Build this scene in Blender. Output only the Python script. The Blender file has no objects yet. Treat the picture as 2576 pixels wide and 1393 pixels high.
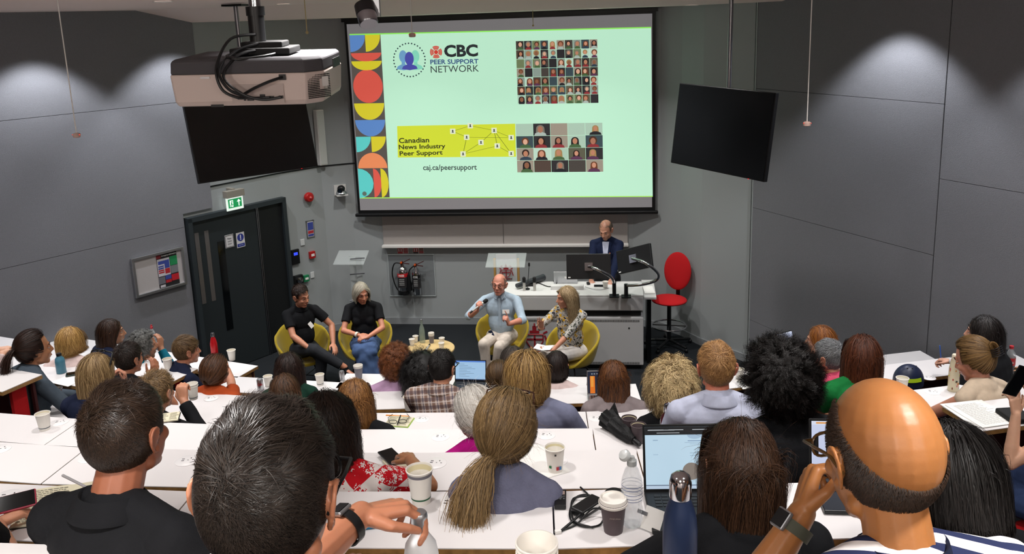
import bpy, bmesh, math, random
import numpy as np
from mathutils import Vector, Matrix, noise as mnoise
random.seed(7); rng = np.random.default_rng(7)
scene = bpy.context.scene
COL = scene.collection
# ------------------------------------------------------------------ camera
F = 2180.0; CX = 1288.0; CY = 534.0; CAMH = 4.4
PITCH = math.atan(484/F); ROLL = math.atan(.035); YAW = math.radians(6.5)
def _axes():
    cy, sy = math.cos(YAW), math.sin(YAW)
    fwd = Vector((-sy*math.cos(PITCH), cy*math.cos(PITCH), -math.sin(PITCH)))
    r0 = Vector((cy, sy, 0)); u0 = r0.cross(fwd)
    c, s = math.cos(ROLL), math.sin(ROLL)
    return c*r0 - s*u0, s*r0 + c*u0, fwd
CR, CU, CF = _axes(); CAM = Vector((0, 0, CAMH))
cam_data = bpy.data.cameras.new('camera'); cam = bpy.data.objects.new('camera', cam_data)
COL.objects.link(cam); scene.camera = cam
m3 = Matrix((CR, CU, -CF)).transposed()
cam.matrix_world = Matrix.Translation(CAM) @ m3.to_4x4()
cam_data.sensor_width = 36; cam_data.lens = F/2576*36
cam_data.shift_x = 0.0; cam_data.shift_y = -(696.5-CY)/2576
cam_data.clip_start = .05; cam_data.clip_end = 60
# ------------------------------------------------------------------ exposure, world
scene.view_settings.view_transform = 'Standard'; scene.view_settings.look = 'None'
scene.view_settings.exposure = -0.22; scene.view_settings.gamma = 1.0
scene.view_settings.use_curve_mapping = False
W = bpy.data.worlds.new('world'); scene.world = W; W.use_nodes = True
W.node_tree.nodes['Background'].inputs[0].default_value = (.9, .92, 1, 1)
W.node_tree.nodes['Background'].inputs[1].default_value = 0.02
# ------------------------------------------------------------------ lights of the room (recessed ceiling lamps) and added fill lamps
def ray(x, y): return CF + CR*((x-CX)/F) - CU*((y-CY)/F)
def Pz(x, y, z):
    d = ray(x, y); return CAM + d*((z-CAMH)/d.z)
def Py(x, y, Y):
    d = ray(x, y); return CAM + d*(Y/d.y)
def Pd(x, y, D): return CAM + ray(x, y)*D
def Ppl(x, y, p0, n):
    d = ray(x, y); return CAM + d*((Vector(p0)-CAM).dot(n)/d.dot(n))
def lamp(kind, loc, energy, aim=None, size=.1, angle=80, blend=.5, color=(1, .95, .9)):
    l = bpy.data.lights.new('ceiling_lamp_or_fill', kind); l.energy = energy; l.color = color
    if kind == 'SPOT': l.spot_size = math.radians(angle); l.spot_blend = blend; l.shadow_soft_size = size
    elif kind == 'AREA': l.shape = 'DISK'; l.size = size; l.spread = math.radians(angle)
    else: l.shadow_soft_size = size
    o = bpy.data.objects.new('ceiling_lamp_or_fill', l); COL.objects.link(o); o.location = loc
    if aim is not None:
        o.rotation_euler = (Vector(aim)-Vector(loc)).to_track_quat('-Z', 'Y').to_euler()
    return o
WD = Vector((.519, .855, 0)).normalized(); LP0 = Vector((-5.24, 9.98, 0)); LN = Vector((WD.y, -WD.x, 0))     # left wall, normal into the room
RD_ = Vector((-.516, .856, 0)).normalized(); RP0 = Vector((1.793, 10.657, 0)); RN = Vector((-RD_.y, RD_.x, 0))  # right wall
COOL = (.93, .95, 1.0); WARM = (1, .93, .86)
def wall_wash(p0, d, n, t, off=.6, e=75, ang=100, z=4.62):
    q = p0 + d*t + n*off
    lamp('SPOT', (q.x, q.y, z), e, (q.x-n.x*.02, q.y-n.y*.02, 0), .05, ang, .4, COOL)
for t in (-1.55, 0.05): wall_wash(LP0, WD, LN, t, e=170)
wall_wash(LP0, WD, LN, -3.4, e=110)
for t in (.35, -2.1): wall_wash(RP0, RD_, RN, t, e=170)
wall_wash(RP0, RD_, RN, -4.0, e=110)
for x in (-6.5, -4.6, -2.8, -1.0, .9, 2.8):
    for y in (1.2, 3.0, 4.7, 6.3):
        if abs(x+1) < 3.6+.2*(8-y):
            lamp('AREA', (x, y, 4.6), 13, (x, y+.35, 0), .16, 105, color=(1, .965, .94))
for x, y in ((-1.9, -.2), (-.1, -.35), (1.6, -.3)): lamp('AREA', (x, y, 4.6), 26, (x, y+.6, 3.2), .3, 178, color=WARM)  # added wide fill lamps near the camera, to brighten the projector front
for x in (-4, -1.8, .4, 2.6): lamp('SPOT', (x, -.9, 4.6), 150, (x, -1.35, 2.5), .1, 120, .6, WARM)  # added spots on the unseen back wall, for soft bounced fill
for x, y in ((-3.6, 8.7), (-1.6, 8.7), (.3, 8.7), (-2.6, 10.4), (-.4, 10.4)):
    lamp('AREA', (x, y, 4.6 if y < 9.5 else 4.46), 26, (x, y+.5, 0), .16, 110, color=(1, .97, .94))
# ------------------------------------------------------------------ material helpers
def srgb(h):
    if isinstance(h, str): h = [int(h[i:i+2], 16)/255 for i in (0, 2, 4)]
    return tuple(c/12.92 if c <= .04045 else ((c+.055)/1.055)**2.4 for c in h)
MATS = {}
def mat(name, col, rough=.6, metal=0, spec=.5, bump=0, bscale=60, var=0, vscale=30, emit=0, trans=0, alpha=1, coat=0, sheen=0, ior=1.45):
    if name in MATS: return MATS[name]
    m = bpy.data.materials.new(name); m.use_nodes = True; nt = m.node_tree; b = nt.nodes['Principled BSDF']
    c = srgb(col) if isinstance(col, str) else col
    b.inputs['Base Color'].default_value = (*c, 1); b.inputs['Roughness'].default_value = rough
    b.inputs['Metallic'].default_value = metal; b.inputs['Specular IOR Level'].default_value = spec
    b.inputs['IOR'].default_value = ior
    b.inputs['Transmission Weight'].default_value = trans; b.inputs['Alpha'].default_value = alpha
    b.inputs['Coat Weight'].default_value = coat; b.inputs['Sheen Weight'].default_value = sheen
    if emit: b.inputs['Emission Color'].default_value = (*c, 1); b.inputs['Emission Strength'].default_value = emit
    if bump or var:
        tc = nt.nodes.new('ShaderNodeTexCoord')
        if var:
            n = nt.nodes.new('ShaderNodeTexNoise'); n.inputs['Scale'].default_value = vscale; n.inputs['Detail'].default_value = 4
            nt.links.new(tc.outputs['Object'], n.inputs['Vector'])
            mr = nt.nodes.new('ShaderNodeMapRange'); mr.inputs['From Min'].default_value = .3; mr.inputs['From Max'].default_value = .7
            mr.inputs['To Min'].default_value = 1-var; mr.inputs['To Max'].default_value = 1+var
            nt.links.new(n.outputs['Fac'], mr.inputs['Value'])
            mx = nt.nodes.new('ShaderNodeVectorMath'); mx.operation = 'SCALE'; mx.inputs[0].default_value = c
            nt.links.new(mr.outputs['Result'], mx.inputs['Scale']); nt.links.new(mx.outputs[0], b.inputs['Base Color'])
        if bump:
            n = nt.nodes.new('ShaderNodeTexNoise'); n.inputs['Scale'].default_value = bscale; n.inputs['Detail'].default_value = 5
            nt.links.new(tc.outputs['Object'], n.inputs['Vector'])
            bp = nt.nodes.new('ShaderNodeBump'); bp.inputs['Strength'].default_value = bump; bp.inputs['Distance'].default_value = .01
            nt.links.new(n.outputs['Fac'], bp.inputs['Height']); nt.links.new(bp.outputs[0], b.inputs['Normal'])
    MATS[name] = m; return m
def emis(name, col, s):
    if name in MATS: return MATS[name]
    m = bpy.data.materials.new(name); m.use_nodes = True; b = m.node_tree.nodes['Principled BSDF']
    c = srgb(col) if isinstance(col, str) else col
    b.inputs['Base Color'].default_value = (*[k*.3 for k in c], 1); b.inputs['Roughness'].default_value = .6
    b.inputs['Emission Color'].default_value = (*c, 1); b.inputs['Emission Strength'].default_value = s
    MATS[name] = m; return m
def vcol_mat(name, emit=0, rough=.6, dif=1.0, bump=0):
    if name in MATS: return MATS[name]
    m = bpy.data.materials.new(name); m.use_nodes = True; nt = m.node_tree; b = nt.nodes['Principled BSDF']
    a = nt.nodes.new('ShaderNodeAttribute'); a.attribute_name = 'Col'
    s = nt.nodes.new('ShaderNodeVectorMath'); s.operation = 'SCALE'; s.inputs['Scale'].default_value = dif
    nt.links.new(a.outputs['Color'], s.inputs[0]); nt.links.new(s.outputs[0], b.inputs['Base Color'])
    b.inputs['Roughness'].default_value = rough
    if emit:
        nt.links.new(a.outputs['Color'], b.inputs['Emission Color']); b.inputs['Emission Strength'].default_value = emit
    MATS[name] = m; return m
# ------------------------------------------------------------------ mesh builder
class MB:
    def __init__(s): s.v = []; s.f = []; s.c = []; s.n = 0
    def add(s, vs, fs, col=None):
        vs = np.asarray([tuple(q) for q in vs], float) if not isinstance(vs, np.ndarray) else vs
        s.v.append(vs); s.f += [tuple(i+s.n for i in f) for f in fs]
        s.c += [col]*len(fs); s.n += len(vs)
    def box(s, c, d, R=None, col=None):
        c = np.array(c, float); d = np.array(d, float)/2
        q = np.array([[x, y, z] for x in (-1, 1) for y in (-1, 1) for z in (-1, 1)], float)*d
        if R is not None: q = q @ np.array(R).T
        s.add(q+c, [(0, 1, 3, 2), (4, 6, 7, 5), (0, 4, 5, 1), (2, 3, 7, 6), (0, 2, 6, 4), (1, 5, 7, 3)], col)
    def prism(s, poly, z0, z1, col=None):
        n = len(poly); a = sum(poly[i][0]*poly[(i+1) % n][1]-poly[(i+1) % n][0]*poly[i][1] for i in range(n))
        if a < 0: poly = poly[::-1]
        v = [(p[0], p[1], z0) for p in poly]+[(p[0], p[1], z1) for p in poly]
        s.add(v, [tuple(range(n))[::-1], tuple(range(n, 2*n))]+[(i, (i+1) % n, n+(i+1) % n, n+i) for i in range(n)], col)
    def slab(s, pts, nrm, th, col=None):        # polygon pts (front face) thickened by th along -nrm
        n = len(pts); nrm = Vector(nrm)
        v = [tuple(p) for p in pts]+[tuple(Vector(p)-nrm*th) for p in pts]
        s.add(v, [tuple(range(n)), tuple(range(n, 2*n))[::-1]]+[(i, n+i, n+(i+1) % n, (i+1) % n) for i in range(n)], col)
    def rings(s, rings, close=True, caps=True, col=None):
        n = len(rings[0]); vs = np.concatenate([np.asarray([tuple(q) for q in r], float) for r in rings]); f = []
        for k in range(len(rings)-1):
            for i in range(n if close else n-1):
                j = (i+1) % n; f.append((k*n+i, k*n+j, (k+1)*n+j, (k+1)*n+i))
        if caps and close: f += [tuple(range(n))[::-1], tuple(range((len(rings)-1)*n, len(rings)*n))]
        s.add(vs, f, col)
    def lathe(s, prof, c=(0, 0, 0), ax=(0, 0, 1), n=24, caps=True, col=None):
        ax = Vector(ax).normalized(); u = ax.orthogonal().normalized(); w = ax.cross(u); c = Vector(c)
        s.rings([[c+ax*h+u*(r*math.cos(2*math.pi*i/n))+w*(r*math.sin(2*math.pi*i/n)) for i in range(n)] for r, h in prof], caps=caps, col=col)
    def cyl(s, a, b, r, r2=None, n=16, col=None):
        a = Vector(a); b = Vector(b); s.lathe([(r, 0), (r if r2 is None else r2, (b-a).length)], a, b-a, n, col=col)
    def cap(s, a, b, ra, rb, n=12, col=None, ends=(1, 1)):
        a = Vector(a); b = Vector(b); L = (b-a).length
        if L < 1e-5: b = a+Vector((0, 0, 1e-4)); L = 1e-4
        pr = []
        if ends[0]: pr += [(ra*math.cos(t), -ra*math.sin(t)) for t in (1.5, 1.1, .7, .35)]
        pr += [(ra, 0), (rb, L)]
        if ends[1]: pr += [(rb*math.cos(t), L+rb*math.sin(t)) for t in (.35, .7, 1.1, 1.5)]
        s.lathe(pr, a, b-a, n, col=col)
    def ell(s, c, r, R=None, n=18, m=12, col=None):
        q = []
        for k in range(1, m):
            t = math.pi*k/m
            q.append([(math.sin(t)*math.cos(2*math.pi*i/n), math.sin(t)*math.sin(2*math.pi*i/n), math.cos(t)) for i in range(n)])
        a = np.array(q).reshape(-1, 3)*np.array(r, float)
        a = np.vstack([a, [[0, 0, r[2]], [0, 0, -r[2]]]])
        if R is not None: a = a @ np.array(R).T
        f = []
        for k in range(m-2):
            for i in range(n):
                j = (i+1) % n; f.append((k*n+i, (k+1)*n+i, (k+1)*n+j, k*n+j))
        N = (m-1)*n
        f += [(i, (i+1) % n, N)[::-1] if False else (N, i, (i+1) % n) for i in range(n)]
        f += [(N+1, (m-2)*n+(i+1) % n, (m-2)*n+i) for i in range(n)]
        s.add(a+np.array(c, float), f, col)
    def tube(s, pts, r, n=8, col=None):
        P = [Vector(p) for p in pts]; rr = r if isinstance(r, (list, tuple)) else [r]*len(P)
        rings = []; u = None
        for i, p in enumerate(P):
            t = (P[min(i+1, len(P)-1)]-P[max(i-1, 0)])
            t = t.normalized() if t.length > 1e-9 else Vector((0, 0, 1))
            u = t.orthogonal().normalized() if u is None else (u-t*u.dot(t)).normalized()
            w = t.cross(u)
            rings.append([p+(u*math.cos(2*math.pi*k/n)+w*math.sin(2*math.pi*k/n))*rr[i] for k in range(n)])
        s.rings(rings, col=col)
    def mesh(s, name):
        me = bpy.data.meshes.new(name); V = np.concatenate(s.v) if s.v else np.zeros((0, 3))
        me.from_pydata(V.tolist(), [], s.f); me.validate()
        if any(c is not None for c in s.c):
            at = me.attributes.new('Col', 'FLOAT_COLOR', 'FACE')
            cc = np.array([(*(srgb(c) if isinstance(c, str) else (c or (.5, .5, .5))), 1) for c in s.c], dtype=np.float32)
            if len(at.data) == len(cc): at.data.foreach_set('color', cc.ravel())
        return me
    def build(s, name, m, parent=None, smooth=False, bevel=0, seg=2, fix=True):
        me = s.mesh(name)
        if fix:
            bm = bmesh.new(); bm.from_mesh(me); bmesh.ops.recalc_face_normals(bm, faces=bm.faces); bm.to_mesh(me); bm.free()
        o = bpy.data.objects.new(name, me); COL.objects.link(o)
        for q in (m if isinstance(m, (list, tuple)) else [m]): me.materials.append(q)
        if smooth:
            me.polygons.foreach_set('use_smooth', [True]*len(me.polygons))
            if smooth != 2: me.set_sharp_from_angle(angle=math.radians(smooth if smooth > 2 else 40))
        if bevel:
            b = o.modifiers.new('b', 'BEVEL'); b.width = bevel; b.segments = seg; b.limit_method = 'ANGLE'; b.angle_limit = math.radians(40)
        if parent is not None: o.parent = parent; o.matrix_parent_inverse = parent.matrix_basis.inverted()
        return o
def smoothpath(pts, k=6):
    P = [Vector(p) for p in pts]; out = []
    for i in range(len(P)-1):
        p0 = P[max(i-1, 0)]; p1 = P[i]; p2 = P[i+1]; p3 = P[min(i+2, len(P)-1)]
        for j in range(k):
            t = j/k; out.append(.5*((2*p1)+(p2-p0)*t+(2*p0-5*p1+4*p2-p3)*t*t+(3*p1-p0-3*p2+p3)*t**3))
    return out+[P[-1]]
def tag(o, label, cat, group=None, kind=None):
    if kind: o['kind'] = kind
    if label: o['label'] = label
    if cat: o['category'] = cat
    if group: o['group'] = group
    return o
def thing(name, loc, label, cat, group=None, rz=0):
    o = bpy.data.objects.new(name, None); COL.objects.link(o); o.location = loc; o.rotation_euler = (0, 0, rz); o.empty_display_size = .1
    return tag(o, label, cat, group)
def struct(o): o['kind'] = 'structure'; return o
def text(s, p0, xd, ud, w, h, m, name='lettering', parent=None, bold=0, off=.0008, align='L'):
    """text on a plane: p0 lower-left corner, xd/ud unit vectors, w,h = size of the words (m)"""
    cu = bpy.data.curves.new('t', 'FONT'); cu.body = s; cu.size = 1; cu.offset = bold; cu.resolution_u = 3
    o = bpy.data.objects.new('t', cu); COL.objects.link(o)
    dg = bpy.context.evaluated_depsgraph_get(); me = bpy.data.meshes.new_from_object(o.evaluated_get(dg)); bpy.data.objects.remove(o)
    co = np.zeros(len(me.vertices)*3); me.vertices.foreach_get('co', co); co = co.reshape(-1, 3)
    mn, mx = co.min(0), co.max(0); sx = w/(mx[0]-mn[0]); sy = h/(mx[1]-mn[1]) if h else sx
    xd = Vector(xd); ud = Vector(ud); nn = xd.cross(ud)
    X = np.array(p0)+np.outer((co[:, 0]-mn[0])*sx, xd)+np.outer((co[:, 1]-mn[1])*sy, ud)+np.array(nn)*off
    me.vertices.foreach_set('co', X.ravel()); me.update(); me.name = name
    me.materials.clear(); me.materials.append(m)
    o = bpy.data.objects.new(name, me); COL.objects.link(o)
    if parent is not None: o.parent = parent; o.matrix_parent_inverse = parent.matrix_basis.inverted()
    return o
# ------------------------------------------------------------------ materials
M_white = mat('laminate_white', 'e9e6e6', .35, spec=.4)
M_ply = mat('plywood_edge', '9a7443', .5, var=.25, vscale=40)
M_maroon = mat('maroon_panel', '3a0c0e', .8)
M_red = mat('red_fabric', 'c01018', .9, bump=.2, bscale=300)
M_darkmetal = mat('dark_metal', '1b1d1f', .4, .6)
M_black = mat('black_plastic', '101113', .4)
M_blackmat = mat('black_matte', '0a0a0b', .75)
M_chrome = mat('chrome', 'c8c8cc', .12, 1)
M_steel = mat('steel', '9a9a9e', .3, 1)
M_alu = mat('aluminium', 'b5b7ba', .35, .9)
M_acoustic = mat('acoustic_grey', '818287', .95, spec=.1, bump=.5, bscale=220, var=.10, vscale=180)
M_paint = mat('painted_grey', '9ea3a4', .6, spec=.3, bump=.03, bscale=150)
M_ceil = mat('ceiling_paint', 'f2e0da', .9, spec=.1)
M_carpet = mat('carpet_charcoal', '2b2e31', 1, spec=.05, bump=.8, bscale=260, var=.5, vscale=200)
M_skirt = mat('skirting_grey', '8d9193', .5)
M_offwhite = mat('off_white', 'd8d6d2', .5)
M_paper = mat('paper', 'efeeea', .8)
M_clear = mat('clear_acrylic', (.95, .98, .98), .04, trans=1, ior=1.3)
M_green = mat('sign_green', '169a52', .5)
# ------------------------------------------------------------------ room shell
front = [(-5.24, 9.98), (-4.47, 11.26), (-4.05, 11.78), (-3.70, 11.98), (-3.28, 12.1), (.35, 12.1), (.72, 11.95), (.98, 11.7), (1.22, 11.32), (1.75, 10.72)]
lw0 = LP0 + WD*(-13.5); rw0 = RP0 + RD_*(-14)
def wall(name, pts, z0, z1, m, nrm_side=1, th=.12):
    """vertical wall along pts (left to right seen from the room), thickness outwards"""
    mb = MB(); inner = [Vector((p[0], p[1])) for p in pts]; outer = []
    for i, p in enumerate(inner):
        t = (inner[min(i+1, len(inner)-1)]-inner[max(i-1, 0)]).normalized(); outer.append(p+Vector((-t.y, t.x))*th)
    for i in range(len(inner)-1):
        mb.prism([inner[i], inner[i+1], outer[i+1], outer[i]], z0, z1)
    o = mb.build(name, m, smooth=False); struct(o); return o
wall('wall_left', [lw0.xy, (LP0+WD*.62).xy], -.05, 4.8, M_paint)
wall('wall_front', [(LP0+WD*.62).xy]+front[1:], -.05, 4.8, M_paint)
wall('wall_right', [(RP0-RD_*.02).xy, rw0.xy], -.05, 4.8, M_acoustic)
wall('wall_back', [(rw0.x, -1.6), (lw0.x, -1.6)], -.05, 4.8, mat('back_wall_paint', 'e0d4ce', .8))
# acoustic cladding on the left wall, with seams
def clad(p0, d, n, t0, t1, z0, z1, th=.035):
    a = p0+d*t0; b = p0+d*t1; mb = MB()
    mb.prism([a.xy, b.xy, (b+n*th).xy, (a+n*th).xy], z0, z1); return mb
DT0, DT1 = 0.0, 1.5     # door range along the left wall
for i, (t0, t1, z0, z1) in enumerate([(-13, -.02, 0, 2.03), (-13, -.02, 2.035, 3.56), (-13, -.02, 3.565, 4.66),
                                   (-.02, .40, 2.2, 3.56), (-.02, .40, 3.565, 4.66)]):
    o = clad(LP0, WD, LN, t0, t1, z0, z1).build('wall_left_panel', M_acoustic); struct(o)
for i, (t0, t1, z0, z1) in enumerate([(-2.588, 0, 0, .6), (-2.588, 0, .605, 2.05), (-2.588, 0, 2.055, 3.5), (-2.588, 0, 3.505, 4.66),
                                   (-14, -2.6, 0, .95), (-14, -2.6, .955, 2.8), (-14, -2.6, 2.805, 4.66)]):
    o = clad(RP0, RD_, RN, t0, t1, z0, z1).build('wall_right_panel', M_acoustic); struct(o)
mb = MB(); mb.prism([(RP0-RN*.02).xy, (RP0+RN*.04).xy, (RP0+RN*.04+RD_*.02).xy, (RP0-RN*.02+RD_*.02).xy], 0, 4.6)
struct(mb.build('trim_1', M_paint))
# skirting
def strip(name, pts, z0, z1, th, m):
    mb = MB(); q = [Vector((p[0], p[1])) for p in pts]; o = []
    for i, p in enumerate(q):
        t = (q[min(i+1, len(q)-1)]-q[max(i-1, 0)]).normalized(); o.append(p-Vector((-t.y, t.x))*th)
    for i in range(len(q)-1): mb.prism([q[i], q[i+1], o[i+1], o[i]], z0, z1)
    return mb.build(name, m)
struct(strip('baseboard_front', [front[1]]+front[2:], 0, .1, .018, M_skirt))
# dado trunking line on the left part of the front wall
struct(strip('trim_2', [(LP0+WD*.42).xy, front[1], front[2], front[3], front[4]], 2.46, 2.475, .012, M_darkmetal))
# ceiling
mb = MB()
def wx_l(y): return LP0.x+(y-LP0.y)*WD.x/WD.y
def wx_r(y): return RP0.x+(y-RP0.y)*RD_.x/RD_.y
mb.prism([(wx_l(-1.6), -1.6), (wx_r(-1.6), -1.6), (wx_r(9.7), 9.7), (wx_l(9.7), 9.7)], 4.65, 4.8)
mb.add([(wx_l(9.7), 9.7, 4.65), (wx_r(9.7), 9.7, 4.65), (wx_r(10.3), 10.3, 4.5), (wx_l(10.3), 10.3, 4.5)], [(0, 1, 2, 3)])
mb.prism([(wx_l(10.3), 10.3), (wx_r(10.3), 10.3), (1.9, 12.3), (-4.3, 12.3), (wx_l(11.5), 11.5)], 4.5, 4.8)
struct(mb.build('ceiling', M_ceil))
# floor: stage, tiers
DESK_Z = {0: 3.11, 1: 2.76, 2: 2.41, 3: 2.05, 4: 1.70, 5: 1.40, 6: 1.10}
FL = {k: v-.74 for k, v in DESK_Z.items()}
farY = {0: 1.84, 1: 2.75, 2: 3.69, 3: 4.63, 4: 5.57, 5: 6.55, 6: 7.6}
mb = MB()
mb.prism([(-13, -1.7), (10, -1.7), (10, 12.4), (-13, 12.4)], -.1, 0)
def cfar(k):        # far outline of centre tier k
    y = farY[k]; xl = -4.25+.22*(y-4.6)/1; xr = 2.1-.42*(y-4.6)
    return [(xl, y+.12), (-2.4, y+.0), (xr-.6, y+.02), (xr, y+.08)]
for k in range(6, -1, -1):
    pl = cfar(k)
    mb.prism(pl+[(pl[-1][0], -1.6), (pl[0][0], -1.6)], 0, FL[k])
for k, (x, y) in {3: (-4.02, 5.38), 4: (-3.9, 6.2), 5: (-3.73, 7.04), 6: (-3.51, 7.83)}.items():
    x0 = wx_l(y+.8)
    mb.prism([(x-.03, y+.02), (x0, y+.02-.31*(x0-x)), (-12.9, -1.6), (-4.4-.05*k, -1.6)], 0, FL[k])
for k, (x, y) in {3: (1.98, 5.06), 4: (1.62, 5.93), 5: (1.25, 6.94), 6: (.87, 7.70)}.items():
    x1 = wx_r(y+1)
    mb.prism([(x+.02, y+.02), (x1, y+.02+.31*(x1-x)), (8.5, -1.6), (2.5, -1.6), (2.1, 4.6) if k != 3 else (2.2, 4.4)], 0, FL[k])
for k in (2, 1, 0):      # upper side tiers run on to the walls
    y = farY[k]+.35
    mb.prism([(-12.9, y+2.2), (-4.2, y), (-4.2, -1.6), (-12.9, -1.6)], 0, FL[k]); mb.prism([(8.6, y+2), (2.1, y), (2.1, -1.6), (8.6, -1.6)], 0, FL[k])
struct(mb.build('floor', M_carpet))
# ------------------------------------------------------------------ desks
def socket(x, y, z, rz, row):
    t = thing('desk_socket', (x, y, z), None, None, 'round power sockets set in the desk tops', rz)
    a = MB(); a.lathe([(.054, 0), (.054, .002), (.050, .004), (.0, .0042)], (0, 0, 0), n=28); o = a.build('socket_plate', mat('socket_white', 'f2f0f0', .3), None, smooth=30); o.parent = t
    h = MB()
    for dx, dy, w, d in ((-.018, .014, .013, .004), (-.018, -.002, .013, .004), (.006, .0, .006, .003), (.028, .0, .007, .003), (.017, .018, .004, .007)):
        h.box((dx, dy, .0045), (w, d, .001))
    o = h.build('socket_holes', M_blackmat, None); o.parent = t
    return t
DESKS = []
def desk(fl, fr, k=None, z=None, label='', depth=.34, ends=(0, 0), legs=(), floorz=None, skew=0, mit=(None, None), reds=()):
    """fl, fr: far edge corners (world); depth towards the audience"""
    z = DESK_Z[k] if z is None else z; fz = FL[k] if floorz is None else floorz
    fl = Vector((fl[0], fl[1], 0)); fr = Vector((fr[0], fr[1], 0)); d = (fr-fl).normalized(); n = Vector((d.y, -d.x, 0))
    if n.y > 0: n = -n
    def off(e):
        if e is None: return n*depth
        e = Vector((e.x, e.y, 0)).normalized(); return e*(depth/max(e.dot(n), .5))
    nl = fl+off(mit[0]); nr = fr+off(mit[1])-d*skew
    t = thing('auditorium_desk', ((fl.x+fr.x)/2, (fl.y+fr.y)/2, fz), label, 'desk')
    a = MB(); a.prism([q.xy for q in (fl, fr, nr, nl)], z-.004, z); a.build('tabletop', M_white, t)
    a = MB(); a.prism([q.xy for q in (fl, fr, nr, nl)], z-.03, z-.0045); a.build('plywood_board', M_ply, t)
    a = MB(); a.prism([q.xy for q in (fl+n*.05+d*.02, fr+n*.05-d*.02, fr+n*.07-d*.02, fl+n*.07+d*.02)], fz, z-.031); a.build('modesty_panel', M_maroon, t)
    for e in legs:
        q = (fl if e == 0 else fr)+n*.03+(d*.03 if e == 0 else -d*.03)
        a = MB(); a.prism([q.xy, (q+d*(-.025 if e else .025)).xy, (q+d*(-.025 if e else .025)+n*(depth-.06)).xy, (q+n*(depth-.06)).xy], fz, z-.031); a.build('end_panel', M_ply, t)
    for e, sgn in reds:
        q = (fl if e == 0 else fr)+n*.1+(d*.05 if e == 0 else -d*.05); dd = d if e == 0 else -d
        a = MB(); a.prism([q.xy, (q+dd*.03).xy, (q+dd*.03+n*.11).xy, (q+n*.11).xy], fz, z-.031); a.build('red_end_panel', M_red, t)
        a = MB(); a.prism([(q+n*-.07).xy, (q+dd*.03-n*.07).xy, (q+dd*.03).xy, q.xy], fz, z-.031); a.build('grey_end_panel', M_darkmetal, t)
    return t
def world(px, k): return Pz(px[0], px[1], DESK_Z[k])
def row(k, pxs, labels, **kw):
    W_ = [world(p, k) for p in pxs]
    N = []
    for i in range(len(W_)-1):
        d = (W_[i+1]-W_[i]).normalized(); N.append(Vector((d.y, -d.x, 0)))
    for i in range(len(W_)-1):
        g = (W_[i+1]-W_[i]).normalized()*.003
        desk(W_[i]+g, W_[i+1]-g, k, label=labels[i], mit=(N[i]+N[i-1] if i else None, N[i]+N[i+1] if i+1 < len(N) else None), **kw)
row(1, [(-330, 1202), (490, 1236), (1390, 1236), (2230, 1206)],
    ['white desk top with the open handwritten notebook at lower left', 'nearest white desk top, with tall paper cup and voice recorder', 'white desk top under the big black laptop, water bottle and lidded cup'])
row(2, [(-300, 1092), (219, 1126), (1005, 1139.5), (1600, 1130), (2050, 1110)],
    ['bare white desk top one row down at the left edge', 'white desk top behind the black haired man with glasses', 'white desk top with single printed cup and white paper', 'white desk top hidden behind the black laptop and curly haired man'])
row(3, [(-250, 1020), (207, 1054), (880, 1080), (1490, 1077), (1900, 1060)],
    ['white desk top with a single cream cup at left edge', 'white desk top between the dark haired heads at left', 'white desk top with two sockets in front of the magenta top', 'white desk top carrying folded black umbrella and two cups'])
row(4, [(127, 999), (470, 1020), (880, 1039), (1474, 1035), (1770, 1023)],
    ['white desk top with angled end and grey cup beside the aisle', 'white desk top by the fist in black sleeve and striped cup', 'white desk top with reading glasses lying on a notebook', 'white desk top right of the blue t-shirt, in front of blonde curls'])
row(5, [(419, 981), (845, 1012)], ['white desk top in front of the orange top, holding a soft drink can'])
row(5, [(850, 988), (1600, 965)], ['white desk top with small laptop in front of the plaid shirt'])
row(6, [(560, 945), (868, 962)], ['white desk top ending left of the lilac top, with a lone cup'], )
row(6, [(871, 939), (1478, 948)], ['front row white desk top, just before the low round table'])
LB_ = {3: ((-4.02, 5.38), 'white desk end with red panel below at far left edge'), 4: ((-3.9, 6.2), 'left block white desk with the blue bottle on it'),
       5: ((-3.73, 7.04), 'left block white desk, second from the front'), 6: ((-3.51, 7.83), 'left block front white desk with plywood leg near the door')}
for k, ((x, y), lb) in LB_.items():
    x0 = wx_l(y+.6)+.1
    desk((x0, y-.31*(x0-x)), (x, y), k, label=lb, depth=.31, legs=(1,) if k == 6 else (), reds=((1, 1),) if k != 6 else ())
RB_ = {3: ((1.98, 5.06), 'right block desk with printed papers and plywood edge'), 4: ((1.62, 5.91), 'right block white desk with cream bottle and laptop'),
       5: ((1.25, 6.93), 'right block white desk carrying the navy helmet'), 6: ((.87, 7.70), 'right block front white desk below the grey wall')}
for k, ((x, y), lb) in RB_.items():
    x1 = wx_r(y+.75)-.1
    desk((x, y), (x1, y+.31*(x1-x)), k, label=lb, depth=.33, reds=((0, 1),))
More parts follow.
